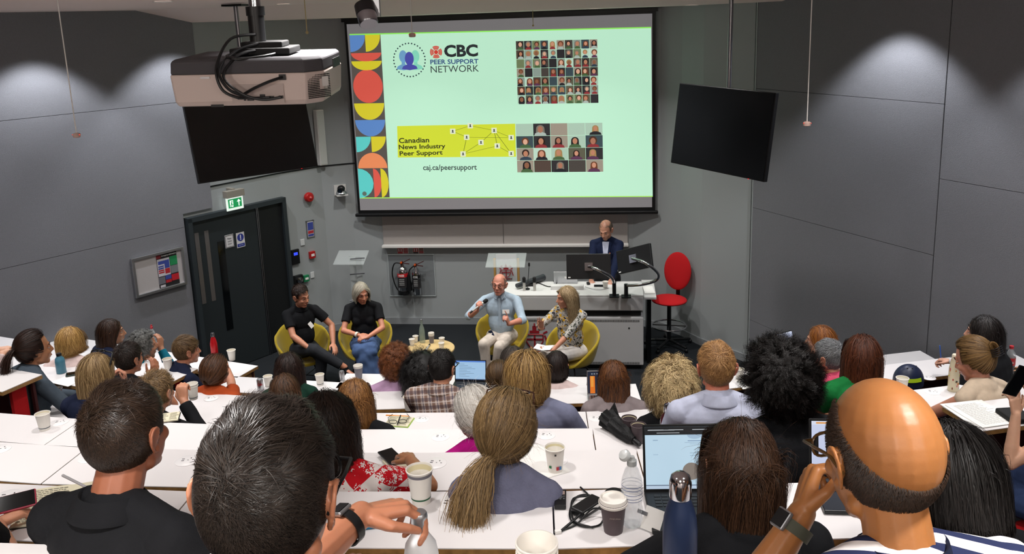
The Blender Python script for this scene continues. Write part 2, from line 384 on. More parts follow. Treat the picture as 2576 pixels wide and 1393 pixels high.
# sockets
for px, py, k, lb in [(1134, 1268, 1, 'nearest power socket, right of the tall paper cup'), (1095, 1165, 2, 'power socket on the desk above the tall paper cup'),
    (1108, 1099, 3, 'power socket left of the white haired woman'), (1374, 1095, 3, 'power socket right of the ponytail, behind the single printed cup'), (1399, 1158, 2, 'power socket under the single printed cup'),
    (470, 1159, 2, 'power socket right of the dark cropped neck'), (226, 1152, 2, 'power socket left of the dark cropped neck'), (566, 1091, 3, 'power socket above the black haired head with glasses'),
    (470, 1036, 4, 'power socket below the fist in black sleeve'), (531, 1002, 4, 'power socket right of the striped cup near the orange top'), (672, 1045, 4, 'power socket under the straight brown hair'), (1062, 1054, 4, 'power socket beside the open notebook and glasses'),
    (150, 1062, 3, 'power socket partly behind the cream cup'), (20, 1250, 1, 'power socket at the lower left corner by the hand'), (1500, 1052, 4, 'power socket left of the folded umbrella'),
    (-1, 1130, 2, 'power socket cut by the left picture edge'), (2346, 986, 4, 'power socket beside the cream bottle'), (2337, 950, 5, 'power socket behind the navy helmet')]:
    p = world((px, py), k); s = socket(p.x, p.y, p.z, random.uniform(-.1, .1)+(.25 if px < 700 else 0)-(.3 if px > 2000 else 0), k); s['label'] = lb; s['category'] = 'socket'

desk((-2.6, 1.87), (-.6, 1.87), 0, label='desk top at the very bottom edge, left, under the hand on the bottle', depth=.36)
desk((-.59, 1.87), (1.5, 1.87), 0, label='desk top at the very bottom edge, under the cup stack and blue bottle', depth=.36)
# ================================================================== front wall and stage fixtures
SY = 11.9                                   # plane of the projection screen
SN = Vector((0, -1, 0)); X1 = Vector((1, 0, 0)); Z1 = Vector((0, 0, 1))
def S(px, py, off=0.0): return Py(px, py, SY-off)
scr = thing('projection_screen', Py(1265, 535, SY), 'large pull-down projection screen with black borders showing a slide', 'screen')
tl, tr, br_, bl = S(868, 33), S(1645, 26), S(1652, 531), S(897, 538)
xL = (tl.x+bl.x)/2; xR = (tr.x+br_.x)/2; zT = 4.49; zB = (bl.z+br_.z)/2
mb = MB(); mb.box(((xL+xR)/2, SY+.012, (zT+zB)/2), (xR-xL, .006, zT-zB)); mb.build('black_border', M_black, scr)
il, ir = S(876, 55), S(1638, 40); jl, jr = S(905, 529), S(1643, 521)
ixL = (il.x+jl.x)/2-.01; ixR = (ir.x+jr.x)/2; izT = (il.z+ir.z)/2; izB = (jl.z+jr.z)/2
mb = MB(); mb.box(((ixL+ixR)/2, SY+.006, (izT+izB)/2), (ixR-ixL, .004, izT-izB)); mb.build('screen_fabric', emis('screen_grey_glow', 'a8a4a6', .42), scr)  # fabric glows faintly by itself in place of projector light
mb = MB(); mb.box(((xL+xR)/2, SY-.0, zB-.015), (xR-xL+.08, .05, .045)); mb.build('bottom_bar', M_black, scr, bevel=.01)
mb = MB(); mb.box(((xL+xR)/2, SY+.02, 4.47), (xR-xL+.06, .1, .05)); mb.build('roller_case', M_black, scr)
# the projected slide: a rectangle mapped by bilinear slide coordinates
c00, c10, c11, c01 = S(879, 86), S(1638, 68), S(1642, 495), S(905, 499)
sx0 = (c00.x+c01.x)/2; sx1 = (c10.x+c11.x)/2; sz1 = (c00.z+c10.z)/2; sz0 = (c01.z+c11.z)/2
SWm, SHm = sx1-sx0, sz1-sz0
def uv(px, py):          # picture position -> slide u,v (0..1, v up)
    p = S(px, py); t = (c00.z-(c00.z-c10.z)*(p.x-sx0)/SWm); b = (c01.z-(c01.z-c11.z)*(p.x-sx0)/SWm)
    l = c00.x+(c01.x-c00.x)*(t-p.z)/(t-b); r = c10.x+(c11.x-c10.x)*(t-p.z)/(t-b)
    return (p.x-l)/(r-l), (p.z-b)/(t-b)
def SL(u, v, off): 
    return Vector((c00.x*(1-u)*v+c10.x*u*v+c01.x*(1-u)*(1-v)+c11.x*u*(1-v), SY-off, c00.z*(1-u)*v+c10.z*u*v+c01.z*(1-u)*(1-v)+c11.z*u*(1-v)))
SE = 1.03
slide = MB(); LV = [0.0]
def sp(poly, col, lv):   # polygon in slide uv
    slide.add([SL(u, v, .0+lv*.0006) for u, v in poly], [tuple(range(len(poly)))], col)
A_ = SWm/SHm
def circ(cu, cv, r, a0=0, a1=360, n=28, ru=None):   # r in v units
    return [(cu+r*math.cos(math.radians(a0+(a1-a0)*i/n))/A_, cv+r*math.sin(math.radians(a0+(a1-a0)*i/n))) for i in range(n+1)]
BG = 'bfeed0'
sp([(0, 0), (1, 0), (1, 1), (0, 1)], BG, 1)
sp([(-.0, .994), (1, .994), (1, 1.001), (0, 1.001)], '8ff05a', 1.5); sp([(-.0, 0), (1, 0), (1, .006), (0, .006)], 'a8e860', 1.5)
sw = .106
sp([(0, .006), (sw, .006), (sw, .994), (0, .994)], '57504b', 2)
BL_, YE, RE, OR, TE = '5b86c4', 'd6c92e', 'd9584a', 'e88a5a', '5ccac4'
hw = sw/2; 
def half(cu, cv, r, up, col, ry=None):
    a = (0, 180) if up else (180, 360); P_ = circ(cu, cv, 1, *a); sp([(cu+(u-cu)*A_*r, cv+(v-cv)*(ry or r*A_)) for u, v in P_], col, 3)
sp([(0, .994), (.0, .895)]+[(0+.052*math.cos(math.radians(-90+9*i)), .985+.09*math.sin(math.radians(-90+9*i))) for i in range(11)]+[(.052, .994)], BL_, 3)
sp([(.053, .994), (.053, .895)]+[(.053+.051*math.cos(math.radians(-90+9*i)), .985+.09*math.sin(math.radians(-90+9*i))) for i in range(11)]+[(.104, .994)], YE, 3)
half(hw, .888, .052, False, RE, .05); half(hw, .84, .052, False, YE, .055)
sp([(hw+.051*math.cos(math.radians(10*i)), .69+.1*math.sin(math.radians(10*i))) for i in range(36)], RE, 3)
half(hw, .588, .052, False, YE, .1); half(hw, .487, .052, False, BL_, .1)
sp([(0, .385)]+[(0, .29)]+[(.0+.052*math.cos(math.radians(-90+9*i)), .385+.095*math.sin(math.radians(-90+9*i))) for i in range(11)], TE, 3)
sp([(.053, .385)]+[(.053, .29)]+[(.053+.051*math.cos(math.radians(-90+9*i)), .385+.095*math.sin(math.radians(-90+9*i))) for i in range(11)], YE, 3)
half(hw, .19, .051, True, OR, .095)
sp([(.0, .19), (0, .0)]+[(.0+.052*math.cos(math.radians(-90+18*i)), .095+.093*math.sin(math.radians(-90+18*i))) for i in range(11)], TE, 3)
sp([(.053, .188), (.053, .006)]+[(.053+.027*math.cos(math.radians(-90+18*i)), .097+.091*math.sin(math.radians(-90+18*i))) for i in range(11)], RE, 3)
sp([(.079, .188), (.079, .006)]+[(.079+.026*math.cos(math.radians(-90+18*i)), .097+.091*math.sin(math.radians(-90+18*i))) for i in range(11)], YE, 3)
sp(circ(.018, .03, .014), '5a6a60', 4)
# round badge of dots with three busts
cu, cv = uv(1030, 151)
for i in range(32):
    a = 2*math.pi*i/32; sp(circ(cu+.096*math.cos(a)/A_*1.0, cv+.098*math.sin(a), .0048, n=8), '2c3a44', 3)
for du, col in ((-.021, '6fa0c8'), (.021, '86d8bd'), (0, '4b4da6')):
    k = 4+(du == 0); sc = 1.12 if du == 0 else 1
    sp([(cu+du+.0135*sc*math.cos(math.radians(12*i)), cv+(.022 if du else .008)+.036*sc*math.sin(math.radians(12*i))) for i in range(30)], col, k)
    sp([(cu+du-.024*sc, cv-.052), (cu+du-.02*sc, cv-.036), (cu+du-.006, cv-.024), (cu+du-.006, cv), (cu+du+.006, cv), (cu+du+.006, cv-.024), (cu+du+.02*sc, cv-.036), (cu+du+.024*sc, cv-.052), (cu+du, cv-.06)], col, k)
cu, cv = uv(1097, 131); RG = 'd23c32'
sp(circ(cu, cv, .0125), RG, 4)
for k in range(4):
    a = 90*k
    for r, w in ((.0155, 39), (.0228, 39), (.0302, 36)):
        P_ = circ(cu, cv, r, a-w, a+w, 8)+circ(cu, cv, r+.0062, a+w, a-w, 8); sp(P_, RG, 4)
# photo grids: small head-and-shoulder pictures
def tiles(u0, v0, u1, v1, nx, ny, seed):
    r = random.Random(seed); bgs = ['2c2a2c', '47413c', '8a9a90', 'a9c4b0', '5b5a48', '6f7c58', '3a4a50', '9a8f80', 'b9d6c2', '504038']
    sk = ['c98f74', 'b97f62', 'd8a78c', '8a5c44', 'a87058']; hr = ['2a1c18', '4a2c1c', '6a3a22', 'a08050', '1c1a1c', '7a7468']; cl = ['1e1e24', '8c2f33', '31404e', 'a8b4ac', '45613c', '5a3450']
    for j in range(ny):
        for i in range(nx):
            a = u0+(u1-u0)*i/nx; b = u0+(u1-u0)*(i+1)/nx; c = v0+(v1-v0)*j/ny; d = v0+(v1-v0)*(j+1)/ny
            w = b-a; h = d-c; g = .0006
            sp([(a+g, c+g*A_), (b-g, c+g*A_), (b-g, d-g*A_), (a+g, d-g*A_)], r.choice(bgs), 3)
            mx = a+w*r.uniform(.4, .6); my = c+h*r.uniform(.5, .6); s = h*r.uniform(.2, .27); sku = s/A_
            if r.random() < .1: continue
            hc = r.choice(hr); lg = r.random() < .55
            sp([(mx+sku*1.25*math.cos(math.radians(15*t)), my+s*.25+s*(1.25 if not lg else 1.1)*math.sin(math.radians(15*t))) for t in range(24)], hc, 4)
            if lg: sp([(mx-sku*1.25, my+s*.2), (mx+sku*1.25, my+s*.2), (mx+sku*1.35, max(c+g, my-s*1.5)), (mx-sku*1.35, max(c+g, my-s*1.5))], hc, 4)
            sp([(max(a+g, mx-w*.36), c+g), (min(b-g, mx+w*.36), c+g), (min(b-g, mx+w*.3), c+h*.2), (mx+w*.1, c+h*.3), (mx-w*.1, c+h*.3), (max(a+g, mx-w*.3), c+h*.2)], r.choice(cl), 5)
            s2 = r.choice(sk)
            sp([(mx+sku*.8*math.cos(math.radians(20*t)), my+s*math.sin(math.radians(20*t))) for t in range(18)], s2, 6)
u0, v1 = uv(1297, 103); u1, v0 = uv(1506, 259); tiles(u0, v0, u1, v1, 10, 7, 3)
u0, v1 = uv(1297, 311); u1, v0 = uv(1518, 432); tiles(u0, v0, u1, v1, 5, 4, 11)
# yellow banner with linked tokens
a, b = uv(999, 317), uv(1001, 396); c, d = uv(1296, 311), uv(1298, 394)
sp([b, d, c, a], 'cfdb33', 2)
tok = [(1139, 330), (1174, 345), (1210, 358), (1243, 328), (1251, 367), (1286, 346), (1165, 387), (1286, 386), (1183, 316)]
for i, j in ((0, 1), (1, 5), (1, 6), (2, 3), (2, 6), (3, 5), (4, 6), (4, 3), (3, 7), (4, 7), (8, 3), (0, 8)):
    p, q = Vector(uv(*tok[i])), Vector(uv(*tok[j])); dd = (q-p).normalized(); n = Vector((-dd.y, dd.x))*.0008
    sp([p-n, q-n, q+n, p+n], '55601e', 3)
for x, y in tok:
    u, v = uv(x, y); sp([(u-.009, v-.016), (u+.009, v-.016), (u+.009, v+.016), (u-.009, v+.016)], 'dfe6c8', 4)
    sp([(u-.004, v-.008), (u+.004, v-.008), (u+.002, v-.001), (u-.002, v-.001)], '2a3038', 5); sp(circ(u, v+.004, .005, n=8), '2a3038', 5)
slide.build('projected_slide', vcol_mat('slide_light', emit=SE, dif=.25), scr, fix=False)
def stext(s, a, b, top, col, bold=0, lv=7):     # a lower-left px, b lower-right px, top px y
    p = SL(*uv(*a), .0006*lv); q = SL(*uv(*b), .0006*lv); t = SL(*uv(a[0], top), .0006*lv)
    text(s, p, (q-p).normalized(), Z1, (q-p).length, (t-p).length, emis('slide_ink_'+col, col, .5), parent=scr, bold=bold)
stext('CBC', (1118, 144), (1203, 142), 113, '3a3f44', .04)
stext('PEER SUPPORT', (1083, 162), (1204, 160), 150, '3b5ea8', .02)
stext('NETWORK', (1084, 183), (1205, 180), 166, '4a5258', .0)
stext('Canadian', (1004, 360), (1080, 358), 347, '3a3c22', .02)
stext('News Industry', (1004, 379), (1121, 376), 364, '3a3c22', .02)
stext('Peer Support', (1006, 395), (1114, 392), 380, '3a3c22', .02)
stext('caj.ca/peersupport', (1065, 432), (1200, 431), 414, '4c5a5a', .015)
# ---- whiteboard below
wb = thing('whiteboard', Py(1270, 618, 12.05), 'wide whiteboard on the front wall below the projection screen', 'whiteboard')
a = Py(965, 618, 12.06); b = Py(1579, 622, 12.06); zt = 2.45
mb = MB(); mb.box(((a.x+b.x)/2, 12.08, (a.z+zt)/2), (b.x-a.x, .025, zt-a.z)); mb.build('board', mat('whiteboard', 'a39d99', .3), wb)
mb = MB(); mb.box(((a.x+b.x)/2, 12.03, a.z), (b.x-a.x+.02, .1, .035)); mb.build('pen_ledge', M_offwhite, wb, bevel=.006)
mb = MB(); mb.box(((a.x+b.x)/2, 12.065, (a.z+zt)/2), (.006, .006, zt-a.z)); mb.build('joint_strip', M_steel, wb)
# ---- fire extinguishers and back plate
FW = 12.1
pl = thing('extinguisher_back_plate', Py(1036, 740, FW-.02), 'clear acrylic plate on the wall behind the two fire extinguishers', 'plate')
a = Py(982, 744, FW-.012); b = Py(1091, 640, FW-.012)
mb = MB(); mb.box(((a.x+b.x)/2, FW-.006, (a.z+b.z)/2), (b.x-a.x, .008, b.z-a.z)); mb.build('plate_sheet', mat('plate_grey', '7d8284', .15, spec=.8), pl)
mb = MB()
for x in (a.x, b.x): mb.box((x, FW-.012, (a.z+b.z)/2), (.008, .012, b.z-a.z))
for z in (a.z, b.z): mb.box(((a.x+b.x)/2, FW-.012, z), (b.x-a.x, .012, .008))
mb.build('plate_rim', mat('acrylic_edge', 'b8c0c0', .2), pl)
def extinguisher(px, pyb, pyt, r, label, band, horn, words):
    p = Py(px, pyb, FW-.12); t = Py(px, pyt, FW-.12); h = t.z-p.z; Y = FW-.12
    e = thing('fire_extinguisher', p, label, 'fire extinguisher', 'fire extinguishers on the front wall')
    mb = MB(); mb.lathe([(r*.9, 0), (r, .02), (r, h*.62), (r*.85, h*.72), (r*.4, h*.78), (r*.35, h*.84)], p, n=28); mb.build('cylinder_body', M_chrome if True else M_red, e, smooth=40)
    mb = MB(); mb.lathe([(r*1.08, 0), (r*1.08, h*.12)], p-Vector((0, 0, .005)), n=28)
    if not horn: mb.build('foot_ring', M_black, e, smooth=40)
    mb = MB(); mb.lathe([(r*1.02, h*.5), (r*1.02, h*.6)], p, n=28); mb.build('colour_band', band, e, smooth=40)
    mb = MB(); mb.lathe([(r*1.015, h*.2), (r*1.015, h*.49)], p, n=28); mb.build('instruction_label', mat('label_dark', '2b2a2c', .5), e, smooth=40)
    text(words, p+Vector((-r*.55, -r*1.03, h*.52)), X1, Z1, r*1.1, h*.06, M_paper, parent=e, bold=.02)
    mb = MB()
    for k in range(4): mb.box((p.x, p.y-r*1.02, p.z+h*(.44-.05*k)), (r*1.0, .003, h*.02))
    mb.build('label_print', mat('print_grey', '9a9a98', .6), e)
    mb = MB(); q = p+Vector((0, 0, h*.86)); mb.cap(q+Vector((-.01, 0, -.02)), q+Vector((.0, 0, .02)), .018, .018, 10)
    mb.box(q+Vector((.055, 0, .035)), (.15, .02, .008), Matrix.Rotation(-.45, 3, 'Y')); mb.box(q+Vector((.05, 0, .0)), (.12, .018, .008), Matrix.Rotation(.15, 3, 'Y')); mb.build('valve_handle', mat('red_black', '43100c', .4), e)
    mb = MB(); mb.lathe([(.014, 0), (.014, .02), (0, .022)], q+Vector((-.005, -.018, .02)), (0, -1, 0), 12); mb.build('pressure_gauge', mat('orange_gauge', 'e05a20', .4), e)
    mb = MB()
    if not horn: mb.tube(smoothpath([q+Vector((-.02, 0, .0)), q+Vector((-.11, -.01, -.0)), q+Vector((-.15, -.02, -.14)), q+Vector((-.12, -.03, -.3)), p+Vector((-r*1.05, -.03, h*.12))]), .0095, 8)
    else:
        mb.tube(smoothpath([q+Vector((-.02, 0, .0)), q+Vector((-.09, -.01, -.06)), q+Vector((-.11, -.02, -.15))]), .009, 8); mb.lathe([(.02, 0), (.045, .22), (.045, .24)], q+Vector((-.11, -.02, -.13)), (0, 0, -1), 16)
    mb.build('hose', M_black, e, smooth=40)
    return e
extinguisher(1016, 738, 650, .078, 'larger chrome water fire extinguisher with red band and hose', mat('red_band', 'c8232a', .4), False, 'WATER')
extinguisher(1050, 740, 656, .06, 'slimmer chrome fire extinguisher with black band and horn', M_black, True, 'CO2')
for i, (x, lb, low) in enumerate(((1000, 'left red and white extinguisher sign under the whiteboard', 'c8232a'), (1039, 'right red and white extinguisher sign under the whiteboard', '17181a'))):
    t = thing('wall_sign', Py(x, 637, FW-.004), lb, 'sign', 'extinguisher signs'); a = Py(x, 638, FW-.006); b = Py(x+27, 623, FW-.006); w, h = b.x-a.x, b.z-a.z
    def q(u0, v0, u1, v1, c, l): sg.add([(a.x+w*u, FW-.006-l*.001, a.z+h*v) for u, v in ((u0, v0), (u1, v0), (u1, v1), (u0, v1))], [(0, 1, 2, 3)], c)
    sg = MB(); sg.box((a.x+w/2, FW-.003, a.z+h/2), (w, .004, h), col='d8d0cc')
    q(.03, .3, .48, .95, 'b8242a', 1); q(.03, .05, .48, .26, low, 1); q(.1, .4, .2, .85, 'eeeeee', 2); q(.3, .4, .4, .85, 'eeeeee', 2)
    for k in range(4): q(.56, .08+.23*k, .95, .25+.23*k, 'b8343a' if i == 0 or k < 2 else '7a4a3a', 1)
    sg.build('sign_board', vcol_mat('printed'), t, fix=False)
# ---- generic wall plate helper on the curved/left wall
def wplane(px, py, which='L'):
    if which == 'L': return Ppl(px, py, LP0, LN), WD, LN
    p0 = Vector((-4.47, 11.26, 0)); d = Vector((.42, .52, 0)).normalized() if which == 'C' else Vector((.77, .42, 0)).normalized()
    if which == 'D': p0 = Vector((-4.05, 11.78, 0)); d = Vector((.35, .2, 0)).normalized()
    return Ppl(px, py, p0, Vector((d.y, -d.x, 0))), d, Vector((d.y, -d.x, 0))
def plate(name, cat, label, px, py, w, h, th, m, which='C', parent=None, off=0, bevel=.004):
    p, d, n = wplane(px, py, which)
    t = thing(name, p, label, cat) if parent is None else parent
    R = Matrix((d, -n, Z1)).transposed()
    mb = MB(); mb.box(p+n*(th/2+off+.002), (w, th, h), R); mb.build('casing' if parent is None else name, m, t, bevel=bevel)
    return t, p, d, n, R
M_redp = mat('red_plastic', 'b01c1c', .4); M_whitep = mat('white_plastic', 'cfd2d2', .4)
t, p, d, n, R = plate('fire_call_point', 'call point', 'small red fire alarm call point on the grey wall right of door', 783, 640, .09, .1, .04, M_redp)
mb = MB(); mb.box(p+n*.045, (.05, .004, .035), R); mb.build('break_glass', M_paper, t)
t, p, d, n, R = plate('access_keypad', 'keypad', 'black access keypad with blue lit display by the door', 741, 645, .12, .21, .035, M_black)
mb = MB(); mb.box(p+n*.04+Z1*.045, (.06, .004, .04), R); mb.build('display', emis('blue_lcd', '3a50ff', 1.2), t)
plate('light_switch', 'switch', 'upper small white switch plate on wall above keypad', 760, 609, .065, .09, .015, M_whitep)
plate('light_switch', 'switch', 'lower small white switch plate right of green box', 785, 691, .06, .09, .012, M_whitep)
t, p, d, n, R = plate('door_release_button', 'call point', 'green emergency door release box beside black door unit', 768, 699, .085, .095, .04, mat('greenp', '1c7a4c', .4))
mb = MB(); mb.box(p+n*.045, (.05, .004, .03), R); mb.build('break_glass', M_paper, t)
t, p, d, n, R = plate('door_hold_magnet', 'door magnet', 'black door holding magnet unit with shiny disc', 748, 702, .13, .13, .05, M_black)
mb = MB(); mb.lathe([(.045, 0), (.045, .03), (.0, .035)], p+n*.05, n, 20); mb.build('magnet_disc', M_chrome, t, smooth=40)
t, p, d, n, R = plate('acrylic_notice', 'notice', 'blue and red notice in clear acrylic holder on grey wall', 780, 576, .13, .26, .006, M_clear, bevel=.001)
sg = MB(); sg.box(p+n*.012+Z1*.0, (.1, .003, .22), R, col='d0ccd0'); sg.box(p+n*.015+Z1*.045, (.09, .002, .11), R, col='3b4a9a'); sg.box(p+n*.015-Z1*.04, (.09, .002, .04), R, col='b02a34'); sg.box(p+n*.015-Z1*.085, (.09, .002, .03), R, col='3b4a9a')
sg.build('printed_card', vcol_mat('printed'), t)
mb = MB()
for a in (-.055, .055): mb.lathe([(.008, 0), (.008, .02)], p+d*a+Z1*.12+n*.005, n, 10)
mb.build('standoff_pins', M_steel, t)
p, d, n = wplane(773, 495, 'C'); t = thing('alarm_sounder', p, 'round red fire alarm sounder high on grey wall', 'alarm')
mb = MB(); mb.lathe([(.055, 0), (.055, .02), (.07, .03), (.07, .06), (.055, .08), (.03, .085), (.0, .085)], p, n, 28); mb.build('sounder_body', M_redp, t, smooth=40)
mb = MB(); mb.lathe([(.018, 0), (.012, .02), (0, .025)], p+n*.085, n, 16); mb.build('sounder_lens', mat('pink_lens', 'e06a6a', .2), t, smooth=40)
# wall camera (swivel) at the left of the screen
p, d, n = wplane(855, 477, 'D'); R = Matrix((d, -n, Z1)).transposed(); t = thing('conference_camera', p, 'swivelling conference camera on white wall bracket left of screen', 'camera')
mb = MB(); mb.box(p+n*.01, (.17, .02, .15), R); mb.box(p+n*.08-Z1*.06, (.16, .16, .012), R); mb.build('wall_bracket', M_offwhite, t)
mb = MB(); mb.lathe([(.075, 0), (.08, .02), (.06, .05), (.05, .055)], p+n*.09-Z1*.054, n=24); mb.build('camera_base', M_alu, t, smooth=40)
mb = MB(); q = p+n*.09+Z1*.03; mb.ell(q, (.055, .055, .05)); mb.cyl(q, q+Vector((0, -.075, -.02)), .036, n=20); mb.build('camera_head', M_black, t, smooth=40)
mb = MB(); mb.cyl(q+Vector((0, -.074, -.02)), q+Vector((0, -.08, -.021)), .024, n=20); mb.build('lens', mat('lens', '15202a', .05, spec=1), t)
# white column speaker
p, d, n = wplane(799, 345, 'C'); t = thing('column_speaker', p, 'slim white column loudspeaker on wall right of left display', 'speaker')
R = Matrix((d, -n, Z1)).transposed(); mb = MB(); mb.box(p+n*.07, (.12, .09, .78), R); mb.build('speaker_case', M_offwhite, t, bevel=.01)
mb = MB(); mb.box(p+n*.117, (.1, .004, .75), R); mb.build('speaker_grille', mat('grille_white', 'bdbfbd', .7), t)
mb = MB(); mb.box(p+n*.02+Z1*.2, (.05, .04, .05), R); mb.box(p+n*.02-Z1*.2, (.05, .04, .05), R); mb.build('wall_bracket', M_steel, t)
# ---- door in the left wall
DO = thing('door_1', LP0+WD*.75, 'dark double door with vertical vision slots in the left wall', 'door'); DO['kind'] = 'structure'
R = Matrix((WD, -LN, Z1)).transposed(); M_door = mat('door_charcoal', '23292c', .55); M_frame = mat('door_frame', '2b3236', .5)
def dbox(t0, t1, z0, z1, d0, d1, m, name, par=None, bev=0):
    c = LP0+WD*((t0+t1)/2)+LN*((d0+d1)/2)+Z1*((z0+z1)/2); mb = MB(); mb.box(c, (t1-t0, d1-d0, z1-z0), R); return mb.build(name, m, par or DO, bevel=bev)
dbox(0, .06, 0, 2.13, -.0, .09, M_frame, 'frame_jamb'); dbox(1.44, 1.5, 0, 2.13, -.0, .09, M_frame, 'frame_jamb'); dbox(.0, 1.5, 2.08, 2.14, -.0, .09, M_frame, 'frame_head')
dbox(.062, 1.02, .01, 2.075, .005, .05, M_door, 'door_leaf'); dbox(1.06, 1.438, .01, 2.075, .005, .045, mat('door_opening_dark', '0e1113', .6), 'door_leaf')  # right leaf coloured near black for the dark inside of the doorway
dbox(1.022, 1.035, .01, 2.075, .01, .062, M_steel, 'meeting_stile'); dbox(1.045, 1.056, .01, 2.075, .01, .062, M_steel, 'meeting_stile')
M_gl = mat('door_glass_reflection', '5a5654', .15); M_gd = mat('door_glass_dark', '06080a', .08, spec=.8)
dbox(.09, .15, 1.0, 1.93, .05, .053, M_gl, 'vision_reflection'); dbox(.23, .29, 1.0, 1.93, .05, .053, M_gl, 'vision_reflection')  # reflections in the slots, put in as pale grey strips
dbox(.40, .50, .55, 1.75, .05, .054, M_gd, 'vision_panel')
dbox(.07, .28, 1.02, 1.06, .052, .075, M_steel, 'door_handle') if False else None
def dsign(px, py, w, h, label, kind):
    p = Ppl(px, py, LP0+LN*.053, LN); t = thing('door_sign', p, label, 'sign'); sg = MB()
    sg.box(p+LN*.002, (w, .003, h), R, col='d2d0d2')
    if kind == 'b':
        sg.add([p+LN*.005+WD*(.05*math.cos(a*math.pi/12))+Z1*(.035+.05*math.sin(a*math.pi/12)) for a in range(24)], [tuple(range(24))], '26348c')
        sg.box(p+LN*.0045-Z1*.068, (w*.88, .002, h*.2), R, col='26348c'); sg.box(p+LN*.0065+Z1*.045, (.012, .002, .05), R, col='ececf0'); sg.box(p+LN*.0065+Z1*.008, (.013, .002, .012), R, col='ececf0')
    else:
        for sx in (-1, 1): sg.box(p+LN*.0045+WD*sx*w*.45, (.005, .002, h*.93), R, col='202024')
        for sz in (-1, 1): sg.box(p+LN*.0045+Z1*sz*h*.45, (w*.92, .002, .005), R, col='202024')
    sg.build('sign_face', vcol_mat('printed'), t)
    if kind == 'w':
        for k, s in enumerate(('Please', 'control', 'door')): text(s, p+LN*.006-WD*.03+Z1*(.025-.035*k), WD, Z1, .06, .02, M_black, parent=t, bold=.01)
    else: text('Keep clear', p+LN*.006-WD*.035-Z1*.074, WD, Z1, .07, .014, M_paper, parent=t)
dsign(577, 606, .13, .17, 'white framed paper sign on the dark door', 'w'); dsign(605, 603, .125, .2, 'blue circle exclamation sign on the dark door', 'b')
# exit sign
p = Ppl(590, 507, LP0+LN*.12, LN); t = thing('exit_sign', p, 'lit green and white emergency exit sign above the door', 'exit sign')
mb = MB(); mb.box(p+Z1*.11, (.27, .09, .09), R); mb.box(p+Z1*.16-LN*.06, (.05, .12, .03), R); mb.build('lamp_housing', mat('beige_metal', '8f8a80', .5), t, bevel=.004)
mb = MB(); mb.box(p-Z1*.02, (.25, .012, .17), R); mb.build('lit_panel', emis('exit_white', 'e8f4ea', 1.1), t)
mb = MB(); mb.box(p+LN*.008-Z1*.015, (.2, .004, .115), R); mb.build('green_field', emis('exit_green', '1fa35c', .8), t)
sg = MB(); q = p+LN*.012-Z1*.015; e = emis('exit_white2', 'f0fff4', 1.2)
sg.box(q+WD*.055-Z1*.01, (.012, .003, .07), R); sg.add([q+WD*.055+Z1*.045, q+WD*.025+Z1*.01, q+WD*.085+Z1*.01], [(0, 1, 2)])
sg.box(q-WD*.055, (.05, .002, .085), R); sg.build('pictogram', e, t)
sg = MB(); q = q+LN*.003; sg.box(q-WD*.05+Z1*.028, (.014, .003, .014), R); sg.box(q-WD*.055, (.016, .003, .035), R, ); sg.box(q-WD*.04-Z1*.02, (.03, .003, .008), R); sg.box(q-WD*.068-Z1*.028, (.008, .003, .03), R); sg.build('running_figure', emis('exit_green', '1fa35c', .8), t)
# notice board
a, b_, c, d_ = [Ppl(x, y, LP0+LN*.05, LN) for x, y in ((345, 750), (459, 708), (461, 620), (331, 655))]
t = thing('notice_board', (a+b_)/2, 'framed white notice board with emergency information poster left of door', 'notice board')
ct = (a+b_+c+d_)/4; w = ((b_-a).length+(c-d_).length)/2; h = (d_.z+c.z-a.z-b_.z)/2; R = Matrix((WD, -LN, Z1)).transposed()
mb = MB(); mb.box(ct, (w, .02, h), R); mb.build('backing', mat('board_white', 'b9b4b4', .5), t)
mb = MB()
for s in (-1, 1): mb.box(ct+WD*s*w/2+LN*.01, (.035, .04, h+.035), R); mb.box(ct+Z1*s*h/2+LN*.01, (w, .04, .035), R)
mb.build('board_frame', M_alu, t, bevel=.004)
pw, ph = w*.42, h*.93; pc = ct+WD*w*.17; sg = MB()
def pq(u0, v0, u1, v1, col, l): sg.add([pc+WD*(u-.5)*pw+Z1*(v-.5)*ph+LN*(.012+.001*l) for u, v in ((u0, v0), (u1, v0), (u1, v1), (u0, v1))], [(0, 1, 2, 3)], col)
pq(0, 0, 1, 1, '1c1a1c', 0); pq(0, .88, .22, 1, '7a2028', 1); pq(.02, .35, .62, .86, 'd0ccd4', 1); pq(.64, .6, 1, .87, '1f8a52', 1); pq(.64, .36, 1, .59, '7a7a80', 1)
pq(.06, .7, .6, .8, '3b4a9a', 2); pq(.36, .56, .6, .7, '3b4a9a', 2); pq(.36, .4, .6, .55, 'b8242e', 2)
for k in range(4): pq(.05, .62-.06*k, .32, .66-.06*k, '3b4a9a' if k < 2 else 'b8242e', 2)
pq(0, .12, .32, .33, '6c6c74', 1); pq(.34, .22, .62, .34, '3b4a9a', 1); pq(.34, .12, .62, .21, 'b8242e', 1); pq(.64, .14, 1, .33, 'c01c2c', 1); pq(.05, .02, .3, .09, 'c8c4c8', 1)
sg.build('poster', vcol_mat('printed'), t, fix=False)
text('Emergency information', pc+LN*.015-WD*pw*.25+Z1*ph*.41, WD, Z1, pw*.72, ph*.055, M_paper, parent=t)
